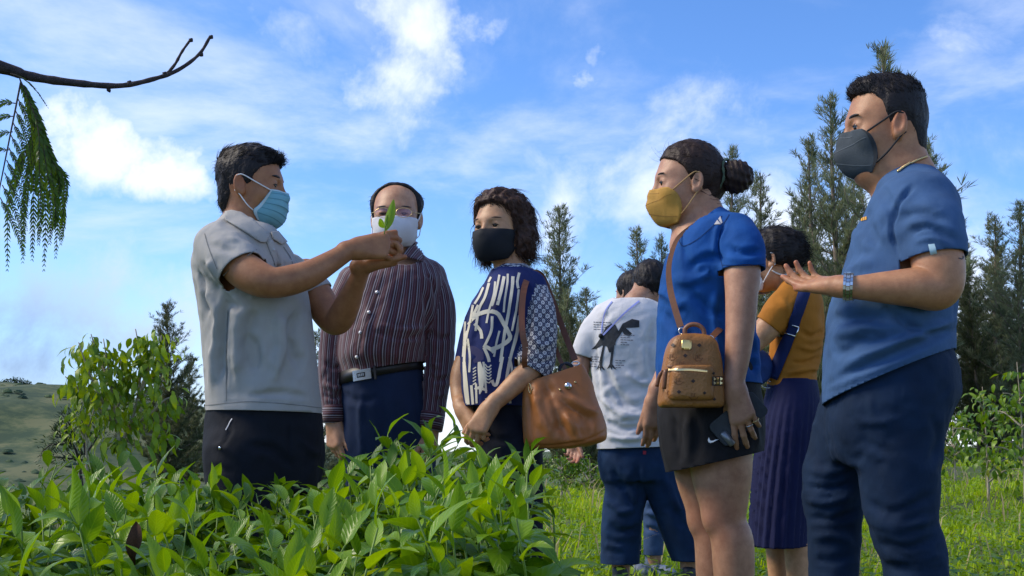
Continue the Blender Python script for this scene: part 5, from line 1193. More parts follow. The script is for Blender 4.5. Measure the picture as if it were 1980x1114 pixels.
    mb = MB(); p, n = lay(ab, 528, 484, .005)
    if p is not None: mb.tube([p-n*.001, p+n*.002], [.005, .0045], 10); mb.build('button', simple('button_grey', (.4, .4, .4), .4), par)
    # hair
    xm = [(-.11, -.06), (-.085, -.052), (-.06, -.040), (-.035, -.036), (-.030, .006), (-.005, .020), (.02, .028), (.04, .040), (.055, .062), (.066, .085), (.076, .15), (.2, .2)]
    V1, F1, N1 = hair_mass(hd, par, xm, .005, [hd.el((.024, 0, .088), (.062, .060, .026), k=.02), hd.el((-.070, 0, .050), (.042, .056, .052), k=.02), hd.el((-.062, 0, -.035), (.038, .058, .060), k=.02)], .0042, noise=.004)
    fl = lambda q: np.stack([.9+0*q[:, 0], .1*np.sign(q[:, 1]), .5-4*q[:, 0]], 1)
    s1 = strands(hd, V1, N1, 1900, .030, fl, .26, .0014, 5, .7, .25, .14, 1, hug=.45, keep=lambda q, r: q[:, 2] > .05)
    s2 = strands(hd, V1, N1, 1200, .018, lambda q: np.stack([-.5+0*q[:, 0], 0*q[:, 0], -1+0*q[:, 0]], 1), .3, .0012, 3, 0, .3, .25, 2, keep=lambda q, r: q[:, 2] <= .06)
    s3 = strands(hd, V1, N1, 60, .05, lambda q: np.stack([-1+0*q[:, 0], 0*q[:, 0], .3+0*q[:, 0]], 1), 1.2, .0008, 6, .6, .8, .4, 3, keep=lambda q, r: (q[:, 0] < -.04) & (q[:, 2] > .03))
    add_hair(par, [(V1, F1), s1, s2, s3, hairline(hd, V1, N1, xm)], M['hair_black'])
    # surgical mask
    prof = [(.106, -.016), (.119, -.034), (.122, -.058), (.119, -.085), (.108, -.110), (.084, -.124)]
    side = [(.074, .054, -.020), (.068, .060, -.036), (.060, .064, -.054), (.050, .066, -.070), (.036, .066, -.088), (.054, .050, -.118)]
    bm_ = cloth('mask_light_blue', (.17, .40, .47), .7, .05, 500, .15)
    Vm, Fm, uv, ps = mask_mesh(hd, prof, side, 2.6, .004, 25, 29); mk = thicken(mesh_obj('face_mask', Vm, Fm, bm_, par, uv=uv)); mbv = bvh_of(Vm, Fm)
    me_ = simple('mask_edge', (.45, .60, .63), .7); mp_ = simple('mask_pleat', (.085, .24, .29), .8)
    mask_line(hd, Vm, [(0, .035), (.5, .035), (1, .035)], .05, me_, mk, 25, 29, 'mask_edge'); mask_line(hd, Vm, [(.02, .5), (.02, .95)], .03, me_, mk, 25, 29, 'mask_edge'); mask_line(hd, Vm, [(.02, .02), (.02, .5)], .03, me_, mk, 25, 29, 'mask_edge'); mask_line(hd, Vm, [(.98, .02), (.98, .95)], .03, me_, mk, 25, 29, 'mask_edge')
    for v_ in (.13, .30, .46, .62, .78): mask_line(hd, Vm, [(.04, v_+.02), (.3, v_), (.7, v_), (.96, v_+.02)], .018, mp_, mk, 25, 29, 'mask_pleat')
    straps(hd, par, Vm, M['white_cord'], .0018, .05, .80, 25, 29)
    # trousers
    hip = Loft([g.sec(720, 412, 608, .13, .13), g.sec(790, 400, 622, .145, .145), g.sec(840, 394, 626, .15, .15), g.sec(900, 398, 622, .15, .15), g.sec(950, 404, 612, .14, .14)], g.ex, g.ey, 2.3)
    l1, P1, _ = g.limb([(470, 880, -.07, 74), (470, 960, -.08, 66), (472, 1050, -.08, 54), (474, 1150, -.08, 46), (476, 1260, -.08, 40)], 24, .03); l2, P2, _ = g.limb([(560, 880, .05, 66), (550, 960, .06, 62), (545, 1050, .06, 52), (543, 1150, .06, 44), (542, 1250, .06, 40)], 24, .03)
    tf = [([(425, 800), (445, 830), (425, 870)], 4, -.005), ([(410, 860), (440, 870), (470, 900)], 7, .005), ([(560, 810), (558, 860), (556, 900)], 3, -.004), ([(480, 860), (530, 870), (560, 900)], 9, -.006), ([(580, 850), (600, 870), (618, 880)], 7, .005), ([(410, 900), (450, 915)], 7, -.005)]
    o, V, F = garment('trousers', par, [hip.prim(.03), l1, l2], .009, trou, [(np.array([*P1[-1][:2], .09]), (0, 0, -1), np.array([*P1[-1][:2], .03]), .12), (np.array([*P2[-1][:2], .09]), (0, 0, -1), np.array([*P2[-1][:2], .03]), .12)], tf, [(.005, 12, (1, 0, .2), 2.5, 1.)])
    tb = bvh_of(V, F); p, n = lay(tb, 426, 866, .002)
    if p is not None: mb = MB(); mb.tube([p-n*.001, p+n*.0025], [.0055, .004], 10); mb.build('rivet', M['steel'], par)
    ribbon(tb, [(449, 810), (443, 820), (437, 832)], 2, .002).build('pocket_zip', simple('zip_pale', (.5, .5, .5), .4), par)
    for P in (P1[-1], P2[-1]): px = to_px(P)[0]; shoe(g, par, px[0], px[1], (P-g.base)@g.ey, g.dirv(.9, -.4, 0))
    return g
# ---- older man in the striped shirt
def stripes_mat(name, across=False):
    m, N, L, b = NT(name); setin(b, Roughness=.7); b.inputs['Specular IOR Level'].default_value = .3; b.inputs['Sheen Weight'].default_value = .2
    a = N.new('ShaderNodeAttribute'); a.attribute_name = 'su'
    def wave(per, off, lo, hi):
        mu = N.new('ShaderNodeMath'); mu.operation = 'MULTIPLY_ADD'; L.new(a.outputs['Fac'], mu.inputs[0]); mu.inputs[1].default_value = 1/per; mu.inputs[2].default_value = off
        fr = N.new('ShaderNodeMath'); fr.operation = 'FRACT'; L.new(mu.outputs[0], fr.inputs[0])
        r = N.new('ShaderNodeValToRGB'); r.color_ramp.interpolation = 'LINEAR'; e = r.color_ramp.elements; e[0].position = lo; e[0].color = (0, 0, 0, 1); e[1].position = lo+.05; e[1].color = (1, 1, 1, 1)
        x = e.new(hi-.05); x.color = (1, 1, 1, 1); y = e.new(hi); y.color = (0, 0, 0, 1); L.new(fr.outputs[0], r.inputs[0]); return r.outputs[0]
    def mix(f, A, B):
        x = N.new('ShaderNodeMix'); x.data_type = 'RGBA'; L.new(f, x.inputs[0])
        for s, i in ((A, 6), (B, 7)):
            if isinstance(s, tuple): x.inputs[i].default_value = s
            else: L.new(s, x.inputs[i])
        return x.outputs[2]
    base = mix(wave(.0250, 0, .5, .98), (.030, .009, .014, 1), (.075, .018, .024, 1))
    c = mix(wave(.0250, .0, .05, .22), base, (.29, .25, .275, 1)); c = mix(wave(.0250, .0, .36, .50), c, (.24, .185, .215, 1)); c = mix(wave(.0250, .0, .70, .78), c, (.15, .10, .13, 1))
    L.new(c, b.inputs['Base Color']); return m
def person_B():
    g = Fig(750, 2.75)
    par = empty('person', tuple(g.base), 'older man in burgundy striped long-sleeved shirt with white mask and glasses', 'person')
    sk = skin('skin_B', (.46, .25, .145)); st = stripes_mat('shirt_stripes'); trou = cloth('trousers_navy_pinstripe', (.010, .022, .060), n=.12)
    S = [g.sec(478, 752, 806, .05, .06, .02), g.sec(500, 722, 826, .09, .09, .02), g.sec(518, 694, 846, .12, .11, .01), g.sec(550, 674, 856, .145, .12), g.sec(600, 665, 846, .165, .12), g.sec(650, 657, 830, .185, .12), g.sec(690, 653, 823, .18, .12), g.sec(715, 658, 820, .158, .12), g.sec(745, 662, 818, .15, .12)]
    T = Loft(S, g.ex, g.ey, 2.2)
    rowsR = [(832, 538, .0, 34), (848, 590, -.01, 32), (849, 650, -.02, 31), (846, 710, -.03, 30), (840, 765, -.05, 26), (834, 812, -.06, 25), (831, 832, -.06, 24)]
    rowsL = [(684, 545, .0, 32), (654, 610, .0, 29), (643, 680, -.0, 27), (641, 740, -.01, 24), (644, 795, -.02, 20), (645, 825, -.02, 20)]
    sr, PR, RR = g.limb(rowsR, 26, .025); sl, PL, RL = g.limb(rowsL, 26, .025)
    folds = [([(720, 640), (770, 655), (815, 650)], 5, -.005), ([(735, 628), (780, 638), (818, 632)], 6, .005), ([(845, 690), (835, 700), (850, 712)], 6, .008), ([(825, 720), (845, 735), (868, 730)], 6, -.007), ([(830, 755), (848, 765), (862, 760)], 6, .006), ([(822, 560), (826, 620), (824, 700)], 6, -.008), ([(630, 700), (645, 712), (656, 708)], 5, -.006), ([(626, 740), (645, 752), (658, 748)], 5, .006), ([(628, 765), (645, 770), (658, 766)], 4, -.006),
             ([(825, 640), (850, 655), (872, 650)], 7, -.005), ([(700, 560), (712, 620), (705, 690)], 10, .005), ([(770, 560), (765, 620), (772, 690)], 12, -.004), ([(823, 530), (836, 545), (840, 575)], 3, -.004)]
    def at(V):
        a, b, w, df, db = T.local(V); su = np.arctan2(a, -b)*.15; dT = T.fn(V)
        for (pr, PP, s0) in ((sr, PR, .31), (sl, PL, .57)):
            d = pr.fn(V); P = spline(np.array(PP), 40); i = np.argmin(((V[:, None, :]-P[None])**2).sum(-1), 1); T_ = np.gradient(P, axis=0); t = T_[i]/np.linalg.norm(T_[i], axis=1)[:, None]
            q = V-P[i]; q -= t*(q*t).sum(1)[:, None]; ang = np.arctan2(q@g.ex, -(q@g.ey))
            su = np.where(d < dT-.004, s0+ang*.058, su)
        return {'su': su}
    cutR = g.pt(834, 806, -.06); nR = g.pt(831, 832, -.06)-g.pt(842, 750, -.045); cutL = g.pt(645, 792, -.02)
    clip(sr, cutR, nR); clip(sl, cutL, -g.ez)
    nk = g.pt(775, 505, -.04); nn = nrm(g.ez-g.ey*.9)
    o, V, F = garment('striped_shirt', par, [T.prim(), sr, sl], .0065, st, [(g.pt(740, 714), -np.cross(g.ey, g.pt(660, 727)-g.pt(818, 702)), T.prim(), [sr, sl]), (cutR, nR, sr, [T.prim(), sl]), (cutL, -g.ez, sl, [T.prim(), sr]), (nk, nn, nk, .075)], folds, [(.005, 10, (.1, 0, 1), 2.5, 2.), (.003, 24, (.6, 0, .8), 2., 8.)], at, sm=2)
    for (P, nn_, r0) in ((g.pt(834, 803, -.06), nR, 25), (g.pt(645, 788, -.02), -g.ez, 20)):
        d = nrm(nn_); r = r0*g.mpp(P); mb = MB(); Q = [P-d*.012, P-d*.008, P+d*.025, P+d*.052, P+d*.054, P+d*.05]; mb.tube(Q, [r*.9, r*1.08, r*1.06, r*1.02, r*.96, r*.8], 28, False)
        V_ = np.array(mb.V); mesh_obj('cuff', mb.V, mb.F, st, par, attrs={'su': (V_-P)@d})
    hd = Head(g, 766, 418, 0, 6, -4, 0, 1.0, 1.08)
    neck, _, _ = g.limb([(770, 450, .02, 31), (772, 485, .02, 33), (772, 520, .02, 38), (772, 550, .02, 44)], k=.03)
    hands = []; fl = []
    for (rw, dyo, sgn) in (((834, 822, -.06), 0, 1), ((645, 812, -.02), 0, -1)):
        W = g.pt(*rw); f = g.dirv(-.05*sgn, -.18, -1); bk = g.dirv(.75*sgn, -.65, 0); s_ = 1 if np.dot(np.cross(f, bk), -g.ey-g.ex*sgn) > 0 else -1
        pr, tips = hand(W, f, bk, s_, 1.0, (22, 28, 32, 36), 3, (22, 10, 10)); hands.append(pr+[chain([W-f*.12, W], [.034, .027], k=.01)]); fl += [(t, .015, .4) for t in tips]
    core = Loft([[r[0], r[1], r[2], r[3]-.035, max(r[4]-.035, .03), max(r[5]-.035, .03)] for r in S[1:]], g.ex, g.ey, 2.2)
    body, BV, BF = bodymesh(par, [(hd.prims(.0038, 1.1, .004)+[neck], .0034), (hands[0], .0042), (hands[1], .0042), ([core.prim()], .016)], sk, fl)
    hd.extras(par, .5, .8, simple('brow_grey', (.06, .05, .045), .7))
    ab = bvh_of(np.vstack([BV, V]), np.vstack([BF, F+len(BV)]))
    def flap(poly, up, s0):
        mb = patch(ab, poly, up, None, 4); V_ = np.array(mb.V); a = nrm(np.array([.55, 0, .8])); o = mesh_obj('collar', mb.V, mb.F, st, par, attrs={'su': V_@np.array([.9, 0, -.42])+s0}); thicken(o, .004)
    flap([(801, 466), (816, 489), (815, 509), (797, 503), (779, 497), (788, 481)], .008, 0); flap([(748, 478), (756, 497), (750, 515), (738, 506), (735, 490)], .008, .01)
    bm_ = simple('button_white', (.72, .72, .74), .3)
    for (x, y) in ((729, 565), (713, 604), (697, 643), (690, 690)):
        p, n = lay(ab, x, y, .001)
        if p is not None: mb = MB(); mb.tube([p, p+n*.002, p+n*.0025, p+n*.001], [.0062, .0062, .004, .002], 12); mb.build('button', bm_, par)
    ribbon(ab, [(741, 525), (728, 570), (708, 620), (696, 660), (690, 705)], 2.0, .0012).build('placket_edge', simple('placket_edge', (.03, .012, .018), .8), par)
    # hair combed back, thin
    xm = [(-.11, -.06), (-.085, -.05), (-.06, -.036), (-.035, -.030), (-.028, .004), (0, .018), (.03, .022), (.055, .020), (.075, .012), (.092, .014), (.110, .03), (.2, .05)]
    V1, F1, N1 = hair_mass(hd, par, xm, .008, [hd.el((-.02, .0, .05), (.085, .088, .06), k=.02)], .0042, noise=.003)
    s1 = strands(hd, V1, N1, 1200, .022, lambda q: np.stack([-1+0*q[:, 0], .4*np.sign(q[:, 1]), -.3+0*q[:, 0]], 1), .02, .0010, 4, .3, .2, .04, 1, hug=.5)
    add_hair(par, [(V1, F1), s1, hairline(hd, V1, N1, xm, 500)], M['hair_black'])
    prof = [(.104, -.012), (.122, -.034), (.128, -.058), (.122, -.085), (.106, -.110), (.080, -.120)]
    side = [(.030, .071, -.018), (.020, .074, -.034), (.026, .073, -.050), (.026, .072, -.066), (.020, .070, -.084), (.040, .054, -.112)]
    wm = cloth('mask_white', (.62, .61, .62), .8, .05, 500, .12)
    Vm, Fm, uv, ps = mask_mesh(hd, prof, side, 1.9); thicken(mesh_obj('face_mask', Vm, Fm, wm, par, uv=uv))
    straps(hd, par, Vm, M['white_cord'], .002, .1, .8)
    # glasses
    gp = M['gold']
    for q in (-1, 1):
        mb = MB(); P = [hd.w((.112-.012*(math.cos(t)*.5*1+.5)*1, q*(.035+.0255*math.cos(t)), -.001+.0165*math.sin(t))) for t in np.linspace(0, 2*math.pi, 25)]; mb.tube(P, .0011, 5, False); mb.build('glasses_rim', gp, par)
        lens, N_, L_, b_ = (M.get('lens') or None), None, None, None
        mb = MB(); c = hd.w((.108, q*.035, -.001)); mb.add([c]+P[:-1], [(0, i+1, (i+1) % 24+1) for i in range(24)]); mb.build('glasses_lens', M['lens'], par)
        mb = MB(); mb.tube([hd.w((.100, q*.0605, .002)), hd.w((.05, q*.079, .004)), hd.w((-.005, q*.083, .010))], .0012, 5); mb.build('glasses_temple', gp, par)
    mb = MB(); mb.tube(spline([hd.w((.111, -.0095, .002)), hd.w((.114, 0, .006)), hd.w((.111, .0095, .002))], 7), .0011, 5); mb.build('glasses_bridge', gp, par)
    # trousers, belt
    hip = Loft([g.sec(690, 668, 812, .13, .11), g.sec(722, 660, 819, .15, .12), g.sec(770, 661, 824, .15, .13), g.sec(830, 663, 834, .135, .135), g.sec(870, 664, 838, .115, .12), g.sec(905, 668, 836, .085, .09)], g.ex, g.ey, 2.3)
    l1, P1, _ = g.limb([(707, 850, 0, 50), (703, 940, 0, 43), (702, 1020, 0, 34), (702, 1100, 0, 31), (702, 1200, 0, 27)], 24, .02); l2, P2, _ = g.limb([(793, 850, 0, 50), (797, 940, 0, 43), (798, 1020, 0, 35), (798, 1100, 0, 31), (798, 1200, 0, 27)], 24, .02)
    o, V, F = garment('trousers', par, [hip.prim(.05), l1, l2], .0095, trou, [(np.array([*P[-1][:2], .08]), (0, 0, -1), np.array([*P[-1][:2], .02]), .10) for P in (P1, P2)], [([(700, 760), (696, 820), (700, 880)], 6, .005), ([(735, 760), (745, 800), (740, 850)], 9, -.006), ([(800, 760), (810, 800), (826, 840)], 8, -.005), ([(665, 760), (690, 775), (730, 770)], 7, -.004)], [(.004, 10, (0, 0, 1), 2.5, 1.)])
    zb = g.pt(740, 715)[2]; Vb, Fb = band(hip, zb-.0265, zb+.016, .19, .006, .005); mesh_obj('belt', Vb, Fb, simple('belt_black', (.010, .010, .011), .45), par)
    hb = bvh_of(np.vstack([V, Vb]), np.vstack([F, np.array(Fb)+len(V)])); p, n = lay(hb, 701, 725, .004)
    if p is not None:
        n = nrm(n); t = nrm(g.ex-n*np.dot(g.ex, n)+g.ez*.12); u = np.cross(n, t); bk = MB(); w_, h_ = .066, .036
        for (dx, dy, sx, sy) in ((0, h_/2-.003, w_, .006), (0, -h_/2+.003, w_, .006), (-w_/2+.004, 0, .008, h_-.012), (w_/2-.009, 0, .018, h_-.012)): bk.box(p+t*dx+u*dy, sx, sy, .005, [t, u, n])
        bk.box(p, w_-.012, h_-.012, .002, [t, u, n]); bk.build('belt_buckle', M['steel'], par, False)
        mb = MB(); mb.box(p+n*.0020-t*.004, .030, .016, .0016, [t, u, n]); mb.build('buckle_plate', simple('buckle_dark', (.03, .03, .03), .3, .5), par, False)
        for i in range(4): mb = MB(); mb.box(p+n*.0031-t*(.013-i*.006), .0036, .009, .001, [t, u, n]); mb.build('buckle_letter', M['steel'], par, False)
        mb = MB(); mb.box(p+t*.047, .008, .046, .006, [t, u, n]); mb.build('belt_loop', simple('belt_loop', (.012, .012, .014), .5), par, False)
    for P in (P1[-1], P2[-1]): px = to_px(P)[0]; shoe(g, par, px[0], px[1], (P-g.base)@g.ey, -g.ey)
def lens_mat():
    m, N, L, b = NT('spectacle_lens'); out = N['Material Output']; gl = N.new('ShaderNodeBsdfGlossy'); gl.inputs['Roughness'].default_value = .05; gl.inputs['Color'].default_value = (.75, .55, 1, 1); tr = N.new('ShaderNodeBsdfTransparent'); tr.inputs[0].default_value = (.93, .9, .95, 1)
    mx = N.new('ShaderNodeMixShader'); mx.inputs[0].default_value = .05; L.new(tr.outputs[0], mx.inputs[1]); L.new(gl.outputs[0], mx.inputs[2]); L.new(mx.outputs[0], out.inputs[0]); return m
M['lens'] = lens_mat()
# ---- older woman in the navy print blouse
def flower_mat():
    m, N, L, b = NT('blouse_flower_dots'); setin(b, Roughness=.8); b.inputs['Specular IOR Level'].default_value = .25
    a = N.new('ShaderNodeAttribute'); a.attribute_name = 'st'
    sc = N.new('ShaderNodeVectorMath'); sc.operation = 'MULTIPLY'; L.new(a.outputs['Vector'], sc.inputs[0]); sc.inputs[1].default_value = (46, 46, 0)
    rot = N.new('ShaderNodeVectorRotate'); rot.rotation_type = 'Z_AXIS'; rot.inputs['Angle'].default_value = R(45); L.new(sc.outputs[0], rot.inputs['Vector'])
    fr = N.new('ShaderNodeVectorMath'); fr.operation = 'FRACTION'; L.new(rot.outputs[0], fr.inputs[0]); sb = N.new('ShaderNodeVectorMath'); sb.operation = 'SUBTRACT'; L.new(fr.outputs[0], sb.inputs[0]); sb.inputs[1].default_value = (.5, .5, 0)
    sp = N.new('ShaderNodeSeparateXYZ'); L.new(sb.outputs[0], sp.inputs[0])
    def mt(op, x, y=None):
        n = N.new('ShaderNodeMath'); n.operation = op
        for i, v in enumerate((x, y)):
            if v is None: continue
            if isinstance(v, (int, float)): n.inputs[i].default_value = v
            else: L.new(v, n.inputs[i])
        return n.outputs[0]
    ang = mt('ARCTAN2', sp.outputs[1], sp.outputs[0]); ln = N.new('ShaderNodeVectorMath'); ln.operation = 'LENGTH'; L.new(sb.outputs[0], ln.inputs[0]); r = ln.outputs['Value']
    pet = mt('ADD', .36, mt('MULTIPLY', mt('COSINE', mt('MULTIPLY', ang, 8)), .06)); ring = mt('MULTIPLY', mt('LESS_THAN', r, pet), mt('GREATER_THAN', r, .15)); dot = mt('LESS_THAN', r, .075)
    sq = mt('GREATER_THAN', mt('MAXIMUM', mt('ABSOLUTE', sp.outputs[0]), mt('ABSOLUTE', sp.outputs[1])), .465)
    f = mt('MAXIMUM', mt('MAXIMUM', ring, dot), mt('MULTIPLY', sq, .45))
    mx = N.new('ShaderNodeMix'); mx.data_type = 'RGBA'; L.new(f, mx.inputs[0]); mx.inputs[6].default_value = (.010, .014, .055, 1); mx.inputs[7].default_value = (.56, .56, .56, 1); L.new(mx.outputs[2], b.inputs['Base Color']); return m
def person_C():
    g = Fig(975, 2.6)
    par = empty('person', tuple(g.base), 'older woman with wavy bob in navy and white print blouse and black mask', 'person')
    sk = skin('skin_C', (.50, .285, .155)); navy = cloth('blouse_navy', (.012, .022, .105), n=.15); trou = cloth('slacks_black', (.007, .009, .018), n=.15); fm = flower_mat(); cream = cloth('print_cream', (.60, .57, .47), n=.06); ink = cloth('print_indigo', (.035, .035, .10))
    S = [g.sec(508, 962, 1010, .05, .05), g.sec(522, 950, 1030, .09, .09), g.sec(540, 940, 1046, .12, .12), g.sec(565, 926, 1052, .145, .14), g.sec(600, 908, 1050, .155, .14), g.sec(650, 899, 1046, .155, .14), g.sec(700, 893, 1036, .155, .14), g.sec(750, 892, 1024, .155, .14), g.sec(800, 898, 1014, .15, .14)]
    T = Loft(S, g.ex, g.ey, 2.2)
    rows = [(1028, 552, -.05, 30), (1042, 600, -.09, 32), (1043, 650, -.11, 34), (1037, 690, -.12, 37), (1030, 720, -.125, 38)]
    slv, SP, _ = g.limb(rows, k=.02); c1 = g.pt(1030, 717, -.125); n1 = g.dirv(-.52, -.05, -.85); clip(slv, c1, n1)
    far, _, _ = g.limb([(945, 570, .06, 22), (920, 625, .08, 23), (905, 685, .075, 23), (899, 725, .06, 23)], k=.02); c2 = g.pt(895, 720, .06); clip(far, c2, -g.ez)
    hem = g.pt(950, 786, 0); nk = g.pt(986, 514, -.0); nn = nrm(g.ez-g.ex*.15-g.ey*.1)
    folds = [([(920, 570), (915, 640), (905, 720)], 8, .006), ([(960, 600), (965, 680), (950, 770)], 10, -.006), ([(1000, 560), (995, 640), (1000, 740)], 9, .006), ([(1012, 640), (1015, 690), (1008, 730)], 5, -.006), ([(1050, 600), (1058, 640), (1050, 690)], 7, -.006), ([(1030, 650), (1045, 670), (1065, 660)], 6, .007), ([(1020, 690), (1040, 702), (1066, 695)], 5, -.007), ([(1030, 540), (1036, 600), (1030, 660)], 6, .004)]
    def at(V):
        P = spline(np.array(SP), 30); i = np.argmin(((V[:, None]-P[None])**2).sum(-1), 1); q = V-P[i]; ang = np.arctan2(q@g.ex, -(q@g.ey)); t = np.cumsum(np.r_[0, np.linalg.norm(np.diff(P, axis=0), axis=1)])
        return {'st': np.stack([ang*.066, -t[i]+(V-P[i])@nrm(P[-1]-P[0])*-1, 0*ang], 1)}
    V, F = grid_mesh([T.prim(), slv, far], .0065); V = neigh_smooth(V, F, 2); V = crumple(V, F, .005, 10, (.2, 0, 1), 2.5, 2.); V = crumple(V, F, .002, 24, (.4, 0, 1), 2., 6.); V = fold_lines(V, F, folds)
    C = V[F].mean(1); mi = ((slv.fn(C) < T.fn(C)-.003) & (C[:, 2] < g.pt(1030, 558)[2]) | (C[:, 2] > g.pt(985, 523)[2])).astype(int)
    o = mesh_obj('print_blouse', V, F, [navy, fm], par, attrs=at(V), mat_idx=mi); cut_open(o, [(hem, -g.ez, T.prim(), [slv, far]), (c1, n1, slv, [T.prim(), far]), (c2, -g.ez, far, [T.prim(), slv]), (nk, nn, nk, .07)])
    bv = bvh_of(V, F)
    hd = Head(g, 968, 440, 0, 33, -4, 0, 1.0, .98)
    neck, _, _ = g.limb([(982, 465, .01, 27), (986, 500, .01, 28), (988, 525, .01, 34), (988, 560, .01, 42)], k=.03)
    arm1, _, _ = g.limb([(1040, 640, -.11, 22), (1036, 690, -.12, 26), (1026, 716, -.135, 25), (1002, 737, -.15, 21.5), (972, 765, -.17, 17.5), (950, 785, -.18, 15)], 24, .012)
    W = g.pt(950, 785, -.18); f1 = g.dirv(-.50, -.08, -.80); b1 = g.dirv(-.35, -1, .25); s1 = 1 if np.dot(np.cross(f1, b1), -g.ex) > 0 else -1
    h1, t1 = hand(W, f1, b1, s1, .97, (30, 36, 40, 44), 2, (20, 14, 14))
    arm2, _, _ = g.limb([(955, 600, .05, 18), (920, 640, .075, 18), (905, 680, .075, 19), (892, 725, .05, 21), (889, 760, .02, 18), (893, 790, -.04, 14.5)], 18, .012)
    W2 = g.pt(893, 790, -.04); f2 = g.dirv(.38, -.5, -.85); b2 = g.dirv(-.7, -.4, -.1); s2 = 1 if np.dot(np.cross(f2, b2), -g.ey) > 0 else -1
    h2, t2 = hand(W2, f2, b2, s2, .97, (28, 34, 38, 42), 2, (18, 8, 10))
    core = Loft([[r[0], r[1], r[2], r[3]-.035, max(r[4]-.035, .03), max(r[5]-.035, .03)] for r in S[1:]], g.ex, g.ey, 2.2)
    body, BV, BF = bodymesh(par, [(hd.prims(.0064, .9)+[neck], .0034), ([arm1]+h1, .0036), ([arm2]+h2, .0038), ([core.prim()], .016)], sk, [(t, .014, .35) for t in t1+t2])
    hd.extras(par, .8, .75, simple('brow_brown', (.07, .04, .03), .7))
    # bone-like strokes, wavy bands and fish of the print
    def st(pts, w, mat=cream, taper=None): return ribbon(bv, pts, w, .0016, taper=taper).build('printed_stroke', mat, par)
    for pts, w in [([(946, 548), (938, 575), (926, 600), (920, 640)], 5), ([(958, 545), (955, 570), (946, 600), (941, 625)], 4), ([(975, 535), (970, 560), (962, 590)], 6), ([(992, 535), (990, 560), (984, 600), (975, 650), (968, 700)], 6), ([(1003, 560), (998, 600), (990, 640)], 4), ([(1004, 610), (998, 650), (985, 700), (978, 740)], 6),
                   ([(915, 590), (910, 620), (903, 650)], 4), ([(904, 640), (899, 680), (898, 720)], 5), ([(898, 700), (902, 740), (906, 782)], 6), ([(912, 745), (915, 782)], 5), ([(921, 742), (922, 780)], 4),
                   ([(912, 612), (925, 608), (945, 602), (962, 606), (972, 622)], 8), ([(972, 622), (982, 640), (986, 655), (970, 668), (950, 676)], 8), ([(918, 626), (930, 640), (932, 655)], 6), ([(906, 628), (914, 618), (930, 606)], 5), ([(936, 672), (944, 690), (946, 700)], 6), ([(935, 668), (950, 676), (955, 682)], 7),
                   ([(952, 612), (950, 640), (938, 668)], 5), ([(966, 640), (960, 662), (955, 690)], 4), ([(972, 690), (968, 710), (962, 740), (956, 745), (951, 735)], 6), ([(1004, 690), (1003, 720), (996, 750)], 4),
                   ([(1004, 528), (1000, 545), (1002, 558)], 5), ([(935, 556), (928, 572), (918, 588)], 4), ([(950, 536), (945, 546)], 4), ([(966, 532), (963, 548), (958, 572), (952, 592)], 4), ([(982, 530), (981, 550), (976, 580), (974, 604)], 4), ([(925, 590), (917, 606), (912, 612)], 5), ([(1010, 570), (1006, 596)], 4), ([(901, 600), (899, 640), (896, 690)], 4), ([(897, 700), (899, 750), (903, 780)], 4), ([(935, 700), (938, 730), (940, 760)], 4), ([(985, 690), (990, 720), (984, 752), (986, 780)], 5), ([(940, 770), (944, 782)], 5), ([(968, 752), (966, 780)], 5), ([(905, 655), (909, 690), (908, 720)], 4)]: st(pts, w)
    st([(927, 700), (930, 720), (931, 745), (928, 762)], 11, cream, [.5, 1, 1, .7, .2]); st([(918, 752), (929, 750), (942, 756)], 8, cream, [.3, 1, .3])
    for i in range(6): st([(915, 714+i*6), (921, 710+i*6)], 2.2); st([(938, 704+i*6), (944, 711+i*6), (950, 706+i*6)], 2.4)
    st([(905, 672), (918, 678), (930, 690), (916, 700)], 16, ink, [.5, 1, 1, .4]); st([(962, 580), (955, 592), (946, 598)], 14, ink, [.3, 1, .4])
    # hair: wavy bob
    xm = [(-.13, .050), (-.10, .036), (-.07, .026), (-.03, .022), (.0, .026), (.03, .034), (.055, .044), (.074, .062), (.086, .082), (.096, .15), (.2, .2)]
    V1, F1, N1 = hair_mass(hd, par, xm, .018, [hd.el((-.055, -.0, -.005), (.075, .100, .100), k=.03), hd.el((-.03, .075, -.050), (.055, .035, .060), k=.02), hd.el((-.025, -.075, -.050), (.055, .035, .065), k=.02), hd.el((-.01, 0, .075), (.08, .075, .045), k=.03)], .005, noise=.012, nfreq=38, nstretch=(1, 1, .8))
    fl = lambda q: np.stack([-.5+0*q[:, 0], .5*np.sign(q[:, 1]), -1+6*np.clip(q[:, 2]-.06, 0, .1)], 1)
    sA = strands(hd, V1, N1, 1800, .060, fl, .10, .0016, 7, .2, .45, .10, 1, wave=.6, hug=.6); sB = strands(hd, V1, N1, 140, .050, fl, .35, .0008, 8, .3, .8, .3, 2, wave=1.2, hug=.3)
    add_hair(par, [(V1, F1), sA, sB, hairline(hd, V1, N1, xm, 600, .016, 9, .0007, .0)], M['hair_bob'])
    prof = [(.108, -.014), (.122, -.034), (.125, -.058), (.118, -.086), (.102, -.112), (.078, -.120)]
    side = [(.034, .070, -.018), (.026, .072, -.034), (.030, .072, -.050), (.030, .071, -.066), (.024, .069, -.084), (.042, .054, -.112)]
    km = cloth('mask_black', (.010, .012, .016), .75, .1, 500, .15)
    Vm, Fm, uv, ps = mask_mesh(hd, prof, side, 1.8); thicken(mesh_obj('face_mask', Vm, Fm, km, par, uv=uv))
    straps(hd, par, Vm, M['black_cord'], .002, .1, .8)
    hip = Loft([g.sec(740, 905, 1012, .12, .12), g.sec(800, 915, 1016, .13, .13), g.sec(850, 924, 1040, .135, .135), g.sec(900, 926, 1050, .13, .13), g.sec(940, 932, 1050, .12, .12)], g.ex, g.ey, 2.2)
